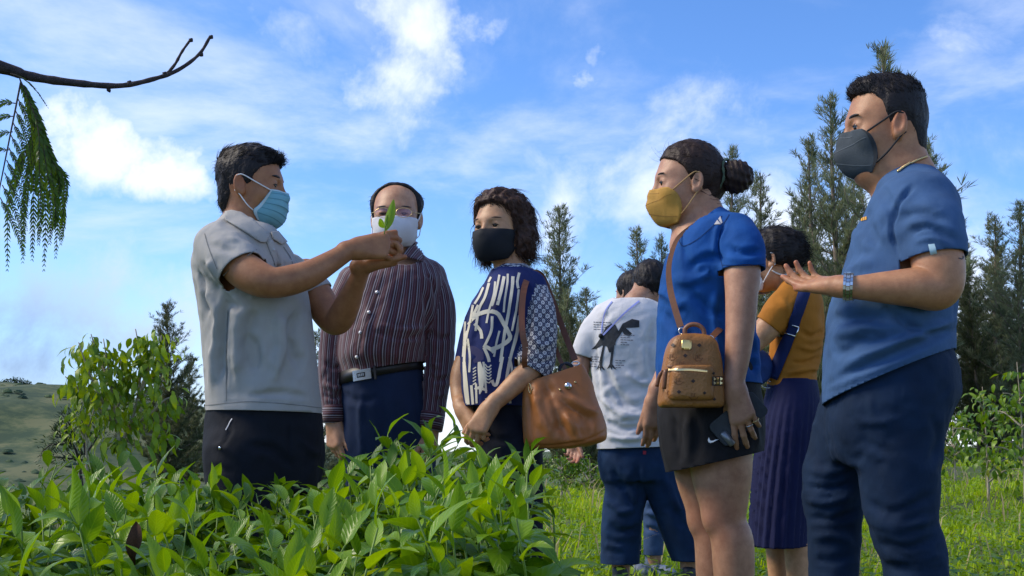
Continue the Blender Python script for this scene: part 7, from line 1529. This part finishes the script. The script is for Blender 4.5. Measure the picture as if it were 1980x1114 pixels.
# ---- woman in ochre top, seen from behind her shoulder
def person_F():
    g = Fig(1530, 3.0)
    par = empty('person', tuple(g.base), 'woman in ochre top and navy pleated skirt with clipped-up hair and white mask', 'person')
    sk = skin('skin_F', (.50, .28, .15)); top = cloth('top_ochre', (.36, .135, .014), n=.10); skirt = cloth('skirt_navy', (.008, .011, .052), n=.1)
    S = [g.sec(528, 1528, 1562, .045, .045), g.sec(545, 1512, 1578, .09, .09), g.sec(565, 1502, 1586, .13, .13), g.sec(600, 1494, 1593, .155, .155), g.sec(645, 1490, 1594, .155, .155), g.sec(690, 1486, 1588, .145, .145), g.sec(730, 1484, 1580, .145, .145), g.sec(770, 1482, 1580, .15, .15)]
    T = Loft(S, g.ex, g.ey, 2.2)
    slv, _, _ = g.limb([(1534, 572, -.09, 30), (1512, 596, -.14, 31), (1488, 627, -.16, 28)], k=.03); c1 = g.pt(1486, 629, -.16); n1 = g.dirv(-.62, 0, -.78); clip(slv, c1, n1)
    far, _, _ = g.limb([(1530, 572, .09, 28), (1510, 600, .13, 28), (1490, 632, .14, 27)], k=.03); c2 = g.pt(1490, 632, .14); clip(far, c2, n1)
    hem = g.pt(1530, 747, 0)
    folds = [([(1545, 640), (1570, 650), (1592, 640)], 5, -.008), ([(1545, 670), (1570, 676), (1590, 666)], 5, .008), ([(1530, 700), (1560, 700), (1586, 690)], 5, -.008), ([(1520, 722), (1555, 715), (1583, 712)], 5, .007), ([(1500, 650), (1520, 640), (1540, 610)], 6, -.008), ([(1510, 580), (1525, 600), (1530, 630)], 6, .006)]
    o, V, F = garment('ochre_top', par, [T.prim(), slv, far], .0072, top, [(hem, -g.ez-g.ex*-.04, T.prim(), [slv, far]), (c1, n1, slv, [T.prim(), far]), (c2, n1, far, [T.prim(), slv]), (g.pt(1545, 534), g.ez, g.pt(1545, 534), .065)], folds, [(.006, 10, (1, 0, .2), 2.2, 2.)])
    hd = Head(g, 1496, 502, 0, 106, -8, 0, 1.0); neck, _, _ = g.limb([(1510, 515, 0, 23), (1528, 537, 0, 24), (1542, 555, 0, 32), (1542, 580, 0, 40)], k=.03)
    a1, P1, _ = g.limb([(1505, 605, -.14, 20), (1487, 630, -.16, 25), (1466, 655, -.17, 21), (1450, 668, -.18, 18), (1425, 660, -.14, 15), (1405, 655, -.12, 13)], 22, .012); h1, t1 = hand(P1[-1], g.dirv(-1, .3, .1), g.dirv(0, -1, .2), 1, .95)
    a2, P2, _ = g.limb([(1505, 605, .12, 20), (1490, 632, .14, 23), (1466, 655, .13, 20), (1450, 668, .10, 17), (1425, 660, .06, 14), (1408, 655, .04, 12)], 22, .012); h2, t2 = hand(P2[-1], g.dirv(-1, .0, .1), g.dirv(0, 1, .2), -1, .95)
    core = Loft([[r[0], r[1], r[2], r[3]-.035, max(r[4]-.035, .03), max(r[5]-.035, .03)] for r in S[1:]], g.ex, g.ey, 2.2)
    lk = []
    for (x, dy) in ((1541, -.05), (1505, .07)):
        P0 = g.pt(x, 1000, dy); Pm = g.pt(x, 1075, dy); lk.append(([chain([g.pt(1530, 750, 0), g.pt(1530, 880, dy*.7), P0, Pm, np.array([P0[0], P0[1], .07])], [.06, .06, .05, .046, .032], k=.01)], .008))
    body, BV, BF = bodymesh(par, [(hd.prims(.0035, .9)+[neck], .0042), ([a1]+h1, .005), ([a2]+h2, .006), ([core.prim()], .018)]+lk, sk, [(hd.w((-.01, q*.085, 0)), .03, .3) for q in (-1, 1)]); hd.extras(par, .8, .8)
    xm = [(-.13, -.07), (-.085, -.058), (-.06, -.042), (-.035, -.036), (-.030, -.004), (0, .012), (.03, .026), (.050, .044), (.066, .07), (.080, .12), (.2, .2)]
    V1, F1, N1 = hair_mass(hd, par, xm, .014, [hd.el((-.085, 0, .050), (.045, .050, .040), k=.03), hd.el((-.095, 0, .0), (.035, .045, .045), k=.03)], .005, noise=.005)
    fl = lambda q: np.stack([-1+0*q[:, 0], 0*q[:, 0], -.1-2*(q[:, 2]-.05)], 1); s1 = strands(hd, V1, N1, 900, .045, fl, .08, .0014, 4, .3, 0, .08, 1); s2 = strands(hd, V1, N1, 130, .06, lambda q: np.stack([-1+0*q[:, 0], 0*q[:, 0], -.3+0*q[:, 0]], 1), .25, .0013, 6, .2, .6, .2, 2, keep=lambda q, r: (q[:, 0] < -.09)); s3 = strands(hd, V1, N1, 26, .06, lambda q: np.stack([-.3+0*q[:, 0], 0*q[:, 0], 1+0*q[:, 0]], 1), 1., .0009, 5, .2, .2, .3, 6, keep=lambda q, r: (q[:, 0] < -.06) & (q[:, 2] > .05))
    add_hair(par, [(V1, F1), s1, s2, s3], M['hair_black'])
    # claw clip
    cp = g.pt(1528, 464, -.06); cm = simple('clip_black', (.02, .02, .024), .2); mb = MB()
    mb.tube([cp+.016*(g.ex*math.cos(t)+g.ez*math.sin(t)) for t in np.linspace(.5, 4.6, 16)], .0045, 6); 
    cl = mb.build('claw_clip', cm, par)
    for k in range(4): t = .6+k*1.1; mb = MB(); c = cp+.016*(g.ex*math.cos(t)+g.ez*math.sin(t)); mb.tube([c, c+g.ex*.010*math.cos(t)+g.ez*.010*math.sin(t)-g.ey*.006, c+g.ex*.008-g.ey*.012], [.0035, .003, .0015], 6); mb.build('clip_tooth', cm, cl)
    prof = [(.106, -.016), (.122, -.036), (.126, -.06), (.120, -.088), (.104, -.114), (.08, -.122)]; side = [(.055, .066, -.022), (.050, .069, -.04), (.046, .07, -.06), (.040, .069, -.078), (.038, .064, -.096), (.05, .05, -.118)]
    Vm, Fm, uv, _ = mask_mesh(hd, prof, side, 1.8); thicken(mesh_obj('face_mask', Vm, Fm, cloth('mask_white_F', (.60, .60, .58)), par, uv=uv))
    pm = simple('pearl', (.75, .72, .66), .2); ab = bvh_of(np.vstack([BV, V]), np.vstack([BF, F+len(BV)]))
    straps(hd, par, Vm, M['white_cord'], .0022)
    ps = spline([(1494, 524), (1501, 528), (1510, 531), (1522, 531), (1536, 528)], 22); mb = MB()
    for (x, y) in ps:
        p, n = lay(ab, x, y, .004)
        if p is not None: mb.tube([p-g.ez*.0035, p-g.ez*.002, p, p+g.ez*.002, p+g.ez*.0035], [.001, .0032, .0038, .0032, .001], 6)
    o = mb.build('pearl_mask_chain', pm, par); o['kind'] = 'stuff'
    # pleated skirt
    SS = Loft([g.sec(725, 1486, 1578, .14, .14), g.sec(760, 1480, 1584, .155, .155), g.sec(810, 1468, 1584, .18, .18), g.sec(900, 1458, 1574, .20, .20), g.sec(1000, 1450, 1564, .215, .215), g.sec(1075, 1446, 1558, .225, .225)], g.ex, g.ey, 2.1)
    V, F = grid_mesh([SS.prim()], .0085); V = neigh_smooth(V, F, 2); a, b, w, df, db = SS.local(V); ang = np.arctan2(b, a); z = V[:, 2]; k = np.clip((g.pt(1530, 745)[2]-z)/.25, 0, 1); saw = (ang*40/(2*math.pi)) % 1.0
    V = V+vnormals(V, F)*((np.minimum(saw*1.25, (1-saw)*5)-.5)*.014*k)[:, None]; o = mesh_obj('pleated_skirt', V, F, skirt, par); hz = g.pt(1505, 1052); cut_open(o, [(hz, (0, 0, -1), hz, .5), (g.pt(1530, 735), (0, 0, 1), g.pt(1530, 720), .25)])
    for (x, dy) in ((1541, -.05), (1505, .07)): shoe(g, par, x, 1100, dy, -g.ex, .9)
    return g, ab
# ---- things they carry
def leather(name, col, rough=.42, sc=90, bump=.25):
    m = simple(name, col, rough, spec=.45, nscale=7, namp=.16, bump=bump, bscale=sc); return m
def bag_C(g, bv):
    par = empty('shoulder_bag', tuple(g.pt(1090, 862, -.14)), 'large slouchy tan leather shoulder bag hanging from the older woman\'s arm', 'handbag')
    tan = leather('leather_tan', (.37, .135, .035), .48, 120, .12); dk = simple('bag_lining', (.03, .02, .016), .9); br = leather('leather_strap', (.16, .055, .022), .45)
    dy = -.14; S = [g.sec(700, 1096, 1122, .02, .02, dy), g.sec(715, 1060, 1134, .028, .028, dy), g.sec(732, 1024, 1142, .04, .04, dy), g.sec(752, 1011, 1149, .055, .055, dy), g.sec(790, 1010, 1160, .075, .075, dy), g.sec(825, 1011, 1172, .085, .085, dy), g.sec(848, 1013, 1172, .085, .085, dy), g.sec(862, 1016, 1140, .07, .07, dy), g.sec(867, 1024, 1100, .05, .05, dy)]
    T = Loft(S, g.ex, g.ey, 2.7)
    folds = [([(1050, 735), (1070, 780), (1095, 850)], 10, -.013), ([(1030, 745), (1045, 800), (1066, 855)], 9, .010), ([(1020, 760), (1026, 810), (1030, 860)], 6, -.006), ([(1050, 728), (1085, 775), (1125, 800), (1160, 815)], 11, -.012), ([(1095, 760), (1130, 790), (1160, 800)], 12, .009), ([(1090, 800), (1110, 830), (1120, 856)], 9, .010), ([(1130, 810), (1140, 835), (1145, 855)], 9, -.006), ([(1016, 858), (1060, 862), (1130, 852), (1174, 832)], 2.5, -.005)]
    tl, tr = g.pt(1022, 738, dy), g.pt(1122, 706, dy); cn = np.cross(g.ey, tr-tl); cn = cn if cn[2] > 0 else -cn
    V, F = grid_mesh([T.prim()], .0055); V = neigh_smooth(V, F, 3); V = crumple(V, F, .004, 12, (.4, 0, 1), 2., 3.); V = fold_lines(V, F, [(q, w, a_*.6) for q, w, a_ in folds])
    o = mesh_obj('bag_body', V, F, tan, par); mid = (tl+tr)/2; cut_open(o, [(mid, nrm(cn), mid, .3)], .004)
    b2 = bvh_of(V, F)
    p, n = lay(b2, 1098, 747, .001); mb = MB(); mb.tube([p, p+n*.004, p+n*.009, p+n*.012], [.013, .0125, .009, .003], 18); mb.build('turn_lock', M['steel'], par)
    for (x, y) in ((1083, 754), (1112, 740)): p, n = lay(b2, x, y, .001); mb = MB(); mb.tube([p, p+n*.003, p+n*.004], [.004, .004, .002], 10); mb.build('rivet', M['gold'], par)
    p, n = lay(b2, 1026, 752, .004); mb = MB(); t = nrm(g.ez-g.ex*.15); s = np.cross(t, n)
    mb.tube([p+t*.016*math.cos(a)+s*.006*math.sin(a) for a in np.linspace(0, 2*math.pi, 17)], .0018, 6, False); mb.build('side_clip', M['gold'], par)
    # handles over the shoulder
    def strap(rows, w, name):
        P = spline(np.array([g.pt(*r) for r in rows]), 40); T_ = np.gradient(P, axis=0); V, F = [], []
        for i in range(40):
            t = nrm(T_[i]); s = nrm(np.cross(t, g.ey*.9+g.ez*.2)); n = np.cross(t, s)
            for a, b in ((-1, -1), (1, -1), (1, 1), (-1, 1)): V.append(P[i]+s*a*w/2+n*b*.002)
        for i in range(39):
            for k in range(4): F.append((i*4+k, i*4+(k+1) % 4, i*4+4+(k+1) % 4, i*4+4+k))
        F += [(3, 2, 1, 0), tuple(range(156, 160))]; return mesh_obj(name, V, F, br, par, False)
    strap([(1016, 672, -.19), (1010, 640, -.19), (1009, 600, -.17), (1013, 560, -.15), (1022, 535, -.10), (1034, 527, -.03), (1048, 534, .02), (1060, 560, .02), (1075, 600, .0), (1090, 640, -.05), (1112, 696, -.13)], .020, 'strap')
    strap([(1020, 730, -.14), (1014, 700, -.185), (1016, 672, -.19)], .018, 'strap')
    strap([(1074, 672, -.10), (1085, 700, -.12), (1098, 722, -.13)], .014, 'strap')
    c = g.pt(1113, 703, -.135); mb = MB(); mb.tube([c+g.ex*.012*math.cos(a)+g.ez*.006*math.sin(a) for a in np.linspace(0, 2*math.pi, 17)], .0022, 6, False); mb.build('ring', M['steel'], par)
    mb = MB(); mb.tube([c-g.ez*.006, g.pt(1116, 716, -.14)], .0022, 6); mb.build('hook', M['steel'], par)
    for (x, y) in ((1095, 716),): c = g.pt(x, y, -.13); mb = MB(); mb.tube([c+g.ex*.022*math.cos(a)+g.ez*.022*math.sin(a)+g.ey*.01*math.sin(a) for a in np.linspace(0, 2*math.pi, 21)], .006, 6, False); mb.build('strap_coil', simple('strap_dark', (.02, .02, .025), .5), par)
def backpack_E(g, bvE):
    dy = -.235; par = empty('mini_backpack', tuple(g.pt(1335, 790, dy)), 'small cognac monogram backpack with gold plate, worn across by the woman in blue', 'backpack')
    lt = leather('leather_cognac', (.30, .125, .026), .45, 160, .5); dkp = simple('monogram_dark', (.035, .018, .012), .6); em = simple('emblem_tone', (.15, .055, .014), .55)
    a = R(14); ex = g.ex*math.cos(a)-g.ey*-math.sin(a); ex = nrm(g.ex*math.cos(a)+g.ey*math.sin(a)); ey = nrm(-g.ex*math.sin(a)+g.ey*math.cos(a))
    def sec(py, xl, xr, df, db): s = g.sec(py, xl, xr, df, db, dy); return s
    T = Loft([sec(645, 1322, 1358, .012, .014), sec(650, 1306, 1372, .030, .032), sec(662, 1294, 1384, .042, .044), sec(685, 1286, 1391, .048, .05), sec(715, 1281, 1395, .052, .052), sec(750, 1276, 1397, .055, .055), sec(780, 1273, 1398, .055, .055), sec(788, 1276, 1395, .052, .052)], ex, ey, 4.5)
    V, F = grid_mesh([T.prim()], .004); V = neigh_smooth(V, F, 3); V = crumple(V, F, .0015, 30, (1, 0, 1), 1.5, 1.); o = mesh_obj('pack_body', V, F, lt, par); b1 = bvh_of(V, F)
    pc = [sec(709, 1292, 1372, .075, .02), sec(716, 1288, 1374, .080, .02), sec(745, 1284, 1374, .082, .02), sec(768, 1281, 1374, .084, .02), sec(776, 1285, 1370, .078, .02)]
    P = Loft(pc, ex, ey, 4.5); V2, F2 = grid_mesh([P.prim()], .004); V2 = neigh_smooth(V2, F2, 3); mesh_obj('front_pocket', V2, F2, lt, par); b2 = bvh_of(V2, F2); ball = bvh_of(np.vstack([V, V2]), np.vstack([F, F2+len(V)]))
    mb = ribbon(ball, [(1290, 716), (1330, 715), (1367, 718)], 4, .0025).build('zip', M['gold'], par); r_ = ribbon(b1, [(1291, 709), (1330, 707), (1376, 710)], 3.5, .003).build('zip_flap', leather('leather_flap', (.20, .075, .018)), par)
    pl = patch(b1, [(1318, 660), (1320, 658), (1335, 659), (1337, 661), (1337, 675), (1335, 677), (1320, 676), (1318, 674)], .003, None, 4).build('gold_plate', simple('brass_plate', (.80, .58, .22), .32, 1.), par); thicken(pl, .002)
    def lozenge(x, y, b, s=1.): return patch(b, [(x, y-4*s), (x+4.5*s, y), (x, y+4*s), (x-4.5*s, y)], .0018, None, 3).build('printed_lozenge', dkp, par)
    for (x, y) in ((1302, 668), (1352, 668), (1325, 688)): lozenge(x, y, b1)
    for (x, y) in ((1290, 736), (1340, 737), (1313, 758)): lozenge(x, y, b2)
    for (x, y) in ((1379, 722), (1381, 772), (1362, 760)): lozenge(x, y, ball, .8)
    for (x, y, b) in ((1300, 688, b1), (1350, 690, b1), (1313, 735, b2), (1341, 764, b2), (1290, 760, b2), (1319, 703, b1)):
        for pts in ([(x-9, y+3), (x-5, y+7), (x, y+9), (x+5, y+7), (x+9, y+3)], [(x-5, y+5), (x-5, y-4), (x-3, y+1), (x-1, y-4), (x-1, y+4)], [(x+4.5, y-3.5), (x+1.5, y-3.5), (x+1.5, y+3), (x+4.5, y+3)]): ribbon(b, pts, 1.3, .0016).build('printed_emblem', em, par)
    sb = patch(ball, [(1376, 728), (1397, 728), (1397, 746), (1376, 746)], .002, None, 4).build('stud_band', dkp, par)
    for i in range(3):
        for j in range(2):
            p, n = lay(ball, 1380+i*7, 733+j*8, .002)
            if p is None: continue
            t = nrm(np.cross(n, g.ez)); u = np.cross(t, n); mb = MB(); s = .0045; mb.add([p-t*s-u*s, p+t*s-u*s, p+t*s+u*s, p-t*s+u*s, p+n*.005], [(0, 1, 4), (1, 2, 4), (2, 3, 4), (3, 0, 4)]); mb.build('stud', M['gold'], sb, False)
    mb = MB(); mb.tube(spline([g.pt(1325, 650, dy), g.pt(1325, 636, dy), g.pt(1336, 628, dy), g.pt(1350, 629, dy), g.pt(1360, 638, dy), g.pt(1362, 652, dy)], 24), .0062, 8); mb.build('top_handle', leather('leather_handle', (.24, .10, .045)), par)
    mb = MB(); mb.tube(spline([g.pt(1291, 714, dy-.085), g.pt(1287, 720, dy-.09), g.pt(1285, 740, dy-.09), g.pt(1284, 752, dy-.088)], 10), [.003]*2+[.006]*8, 6); mb.build('zip_pull', leather('leather_pull', (.17, .06, .018)), par)
    mb = MB(); mb.tube(spline([g.pt(1281, 716, dy-.05), g.pt(1274, 730, dy-.05), g.pt(1270, 748, dy-.05)], 10), [.003]*2+[.005]*8, 6); mb.build('zip_pull', leather('leather_pull', (.17, .06, .018)), par)
    st = leather('leather_strap_cognac', (.26, .11, .045))
    def strap(rows, w, name):
        Pp = spline(np.array([g.pt(*r) for r in rows]), 36); T_ = np.gradient(Pp, axis=0); V, F = [], []
        for i in range(36):
            t = nrm(T_[i]); s = nrm(np.cross(t, g.ey)); n = np.cross(t, s); ww = np.interp(i/35, np.linspace(0, 1, len(w)), w)
            for aa, bb in ((-1, -1), (1, -1), (1, 1), (-1, 1)): V.append(Pp[i]+s*aa*ww/2+n*bb*.0018)
        for i in range(35):
            for k in range(4): F.append((i*4+k, i*4+(k+1) % 4, i*4+4+(k+1) % 4, i*4+4+k))
        F += [(3, 2, 1, 0), (140, 141, 142, 143)]; return mesh_obj(name, V, F, st, par, False)
    strap([(1316, 632, dy+.02), (1306, 600, -.205), (1296, 560, -.19), (1293, 520, -.175), (1300, 485, -.155), (1313, 458, -.125), (1340, 436, -.09), (1372, 418, -.04), (1392, 409, .02)], [.018, .017, .012, .009, .008], 'strap')
    strap([(1376, 652, -.20), (1388, 640, -.17), (1400, 630, -.10), (1420, 622, .0)], [.016, .018], 'strap')
    for (x, y, d) in ((1318, 640, dy+.01), (1374, 655, -.21)):
        c = g.pt(x, y, d); mb = MB(); mb.tube([c+g.ex*.008*math.cos(t)+g.ez*.008*math.sin(t) for t in np.linspace(0, 2*math.pi, 15)], .0018, 6, False); mb.build('ring', M['steel'], par)
        mb = MB(); mb.tube([c-g.ez*.007, c-g.ez*.020+g.ex*.004], [.0025, .0015], 6); mb.build('hook', M['gold'], par)
def phone_E(g):
    c = g.pt(1428, 810, -.205); u = nrm(g.pt(1465, 780, -.205)-g.pt(1393, 840, -.205)); n = nrm(-g.ey-g.ez*.05); n = nrm(n-u*np.dot(n, u)); t = np.cross(n, u)
    par = empty('smartphone', tuple(c), 'dark grey smartphone held in the hand of the woman in black shorts', 'phone'); mm = np.stack([u, t, n])
    w, h, th, r = .150, .074, .0045, .014; pts = []
    for (cx, cy, a0) in ((w/2-r, h/2-r, 0), (-w/2+r, h/2-r, 90), (-w/2+r, -h/2+r, 180), (w/2-r, -h/2+r, 270)):
        for k in range(6): q = R(a0+18*k); pts.append((cx+r*math.cos(q), cy+r*math.sin(q)))
    V = []; m = len(pts)
    for (z, s) in ((-th, .975), (-th*.6, 1), (th*.6, 1), (th, .975)): V += [c+u*x*s+t*y*s+n*z for x, y in pts]
    F = [(k*m+i, k*m+(i+1) % m, (k+1)*m+(i+1) % m, (k+1)*m+i) for k in range(3) for i in range(m)]+[tuple(range(m))[::-1], tuple(range(3*m, 4*m))]
    mesh_obj('case', V, F, simple('phone_case', (.030, .036, .042), .65, nscale=60, bump=.1), par, False)
    q = c-u*.056+t*.0-n*-.0; mb = MB(); cc = c-u*.055-t*.018; 
    for k, (x, y) in enumerate(((-.055, -.012), (-.055, -.030))): p = c+u*x+t*y+n*.0045; mb = MB(); mb.tube([p, p+n*.002, p+n*.0022], [.0075, .0075, .005], 14); L_ = mb.build('camera_lens', simple('lens_black', (.01, .01, .012), .1), par)
    p = c+u*-.055+t*-.021+n*.0045; mb = MB(); mb.tube([p-t*.022, p-t*.02, p+t*.02, p+t*.022], [.004, .0098, .0098, .004], 12); mb.build('camera_bump', simple('camera_bump', (.25, .25, .26), .4, .6), par)
def strap_F(g, ab):
    par = empty('crossbody_bag', tuple(g.pt(1478, 720, -.12)), 'navy crossbody bag on a wide strap over the ochre top', 'bag'); nv = cloth('strap_navy', (.010, .020, .085), n=.1)
    o = ribbon(ab, [(1556, 560), (1546, 590), (1528, 645), (1508, 698), (1489, 742)], 22, .006).build('strap', nv, par); thicken(o, .003)
    p, n = lay(ab, 1530, 638, .012)
    t = nrm(g.pt(1510, 690)-g.pt(1545, 595)); s = nrm(np.cross(t, n)); P = [p+s*.027*a+t*.018*b for a, b in ((-1, -1), (1, -1), (1, 1), (-1, 1), (-1, -1))]
    for i in range(4): mb = MB(); mb.tube([P[i], P[i+1]], .0028, 6); mb.build('buckle_bar', M['steel'], par)
    p, n = lay(ab, 1489, 744, .008); mb = MB(); mb.tube([p+.024*(g.ex*math.cos(a)+g.ez*.55*math.sin(a)-g.ez*.01) for a in np.linspace(0, 2*math.pi, 21)], .0026, 6, False); mb.build('ring', M['steel'], par)
    pr = [ellip(g.pt(1452, 710, -.10), (.085, .05, .075), np.stack([g.ex, g.ey, g.ez]), .01)]; V, F = grid_mesh(pr, .008); V = crumple(V, F, .006, 14, (1, 0, 0), 2., 1.); mesh_obj('bag_body', V, F, cloth('bag_blue', (.02, .05, .17)), par)
def tea_sprig(g):
    base = g.pt(742, 459, -.195); par = empty('tea_sprig', tuple(base), 'fresh green tea sprig with one long leaf held up in the guide\'s fingers', 'sprig')
    mb = MB(); mb.tube(spline([base-g.ez*.012, base, g.pt(744, 447, -.205), g.pt(746, 436, -.205)], 10), [.0016]*10, 6); mb.build('stem', M['sprig_stem'], par)
    def leaf(a, b, w, tw, name='leaf'):
        V, F, uv = [], [], []; n = 9; d = b-a; ln = np.linalg.norm(d); d = nrm(d); s = nrm(np.cross(d, g.ey*math.cos(tw)+g.ex*math.sin(tw))); nn = np.cross(s, d)
        for i in range(n):
            t = i/(n-1); ww = w*math.sin(math.pi*min(1, t*.94+.03))**.75*(1-.25*t); c = a+d*ln*t+nn*(.05*ln*math.sin(math.pi*t))
            for q in (-1, -.5, 0, .5, 1): V.append(c+s*q*ww+nn*abs(q)*ww*.45); uv.append((.5+.5*q, t))
        for i in range(n-1):
            for j in range(4): F.append((i*5+j, i*5+j+1, i*5+j+6, i*5+j+5))
        return mesh_obj(name, V, F, M['leaf_young'], par, uv=uv)
    leaf(g.pt(745, 446, -.205), g.pt(761, 386, -.20), .016, .35); leaf(g.pt(745, 440, -.206), g.pt(734, 423, -.225), .013, -.5); leaf(g.pt(746, 437, -.204), g.pt(750, 415, -.204), .005, .2, 'bud')
gA = person_A(); person_B(); gC, bC = person_C(); person_D(); person_H(); gE, bE = person_E(); gF, bF = person_F(); person_G()
bag_C(gC, bC); backpack_E(gE, bE); phone_E(gE); strap_F(gF, bF); tea_sprig(gA)
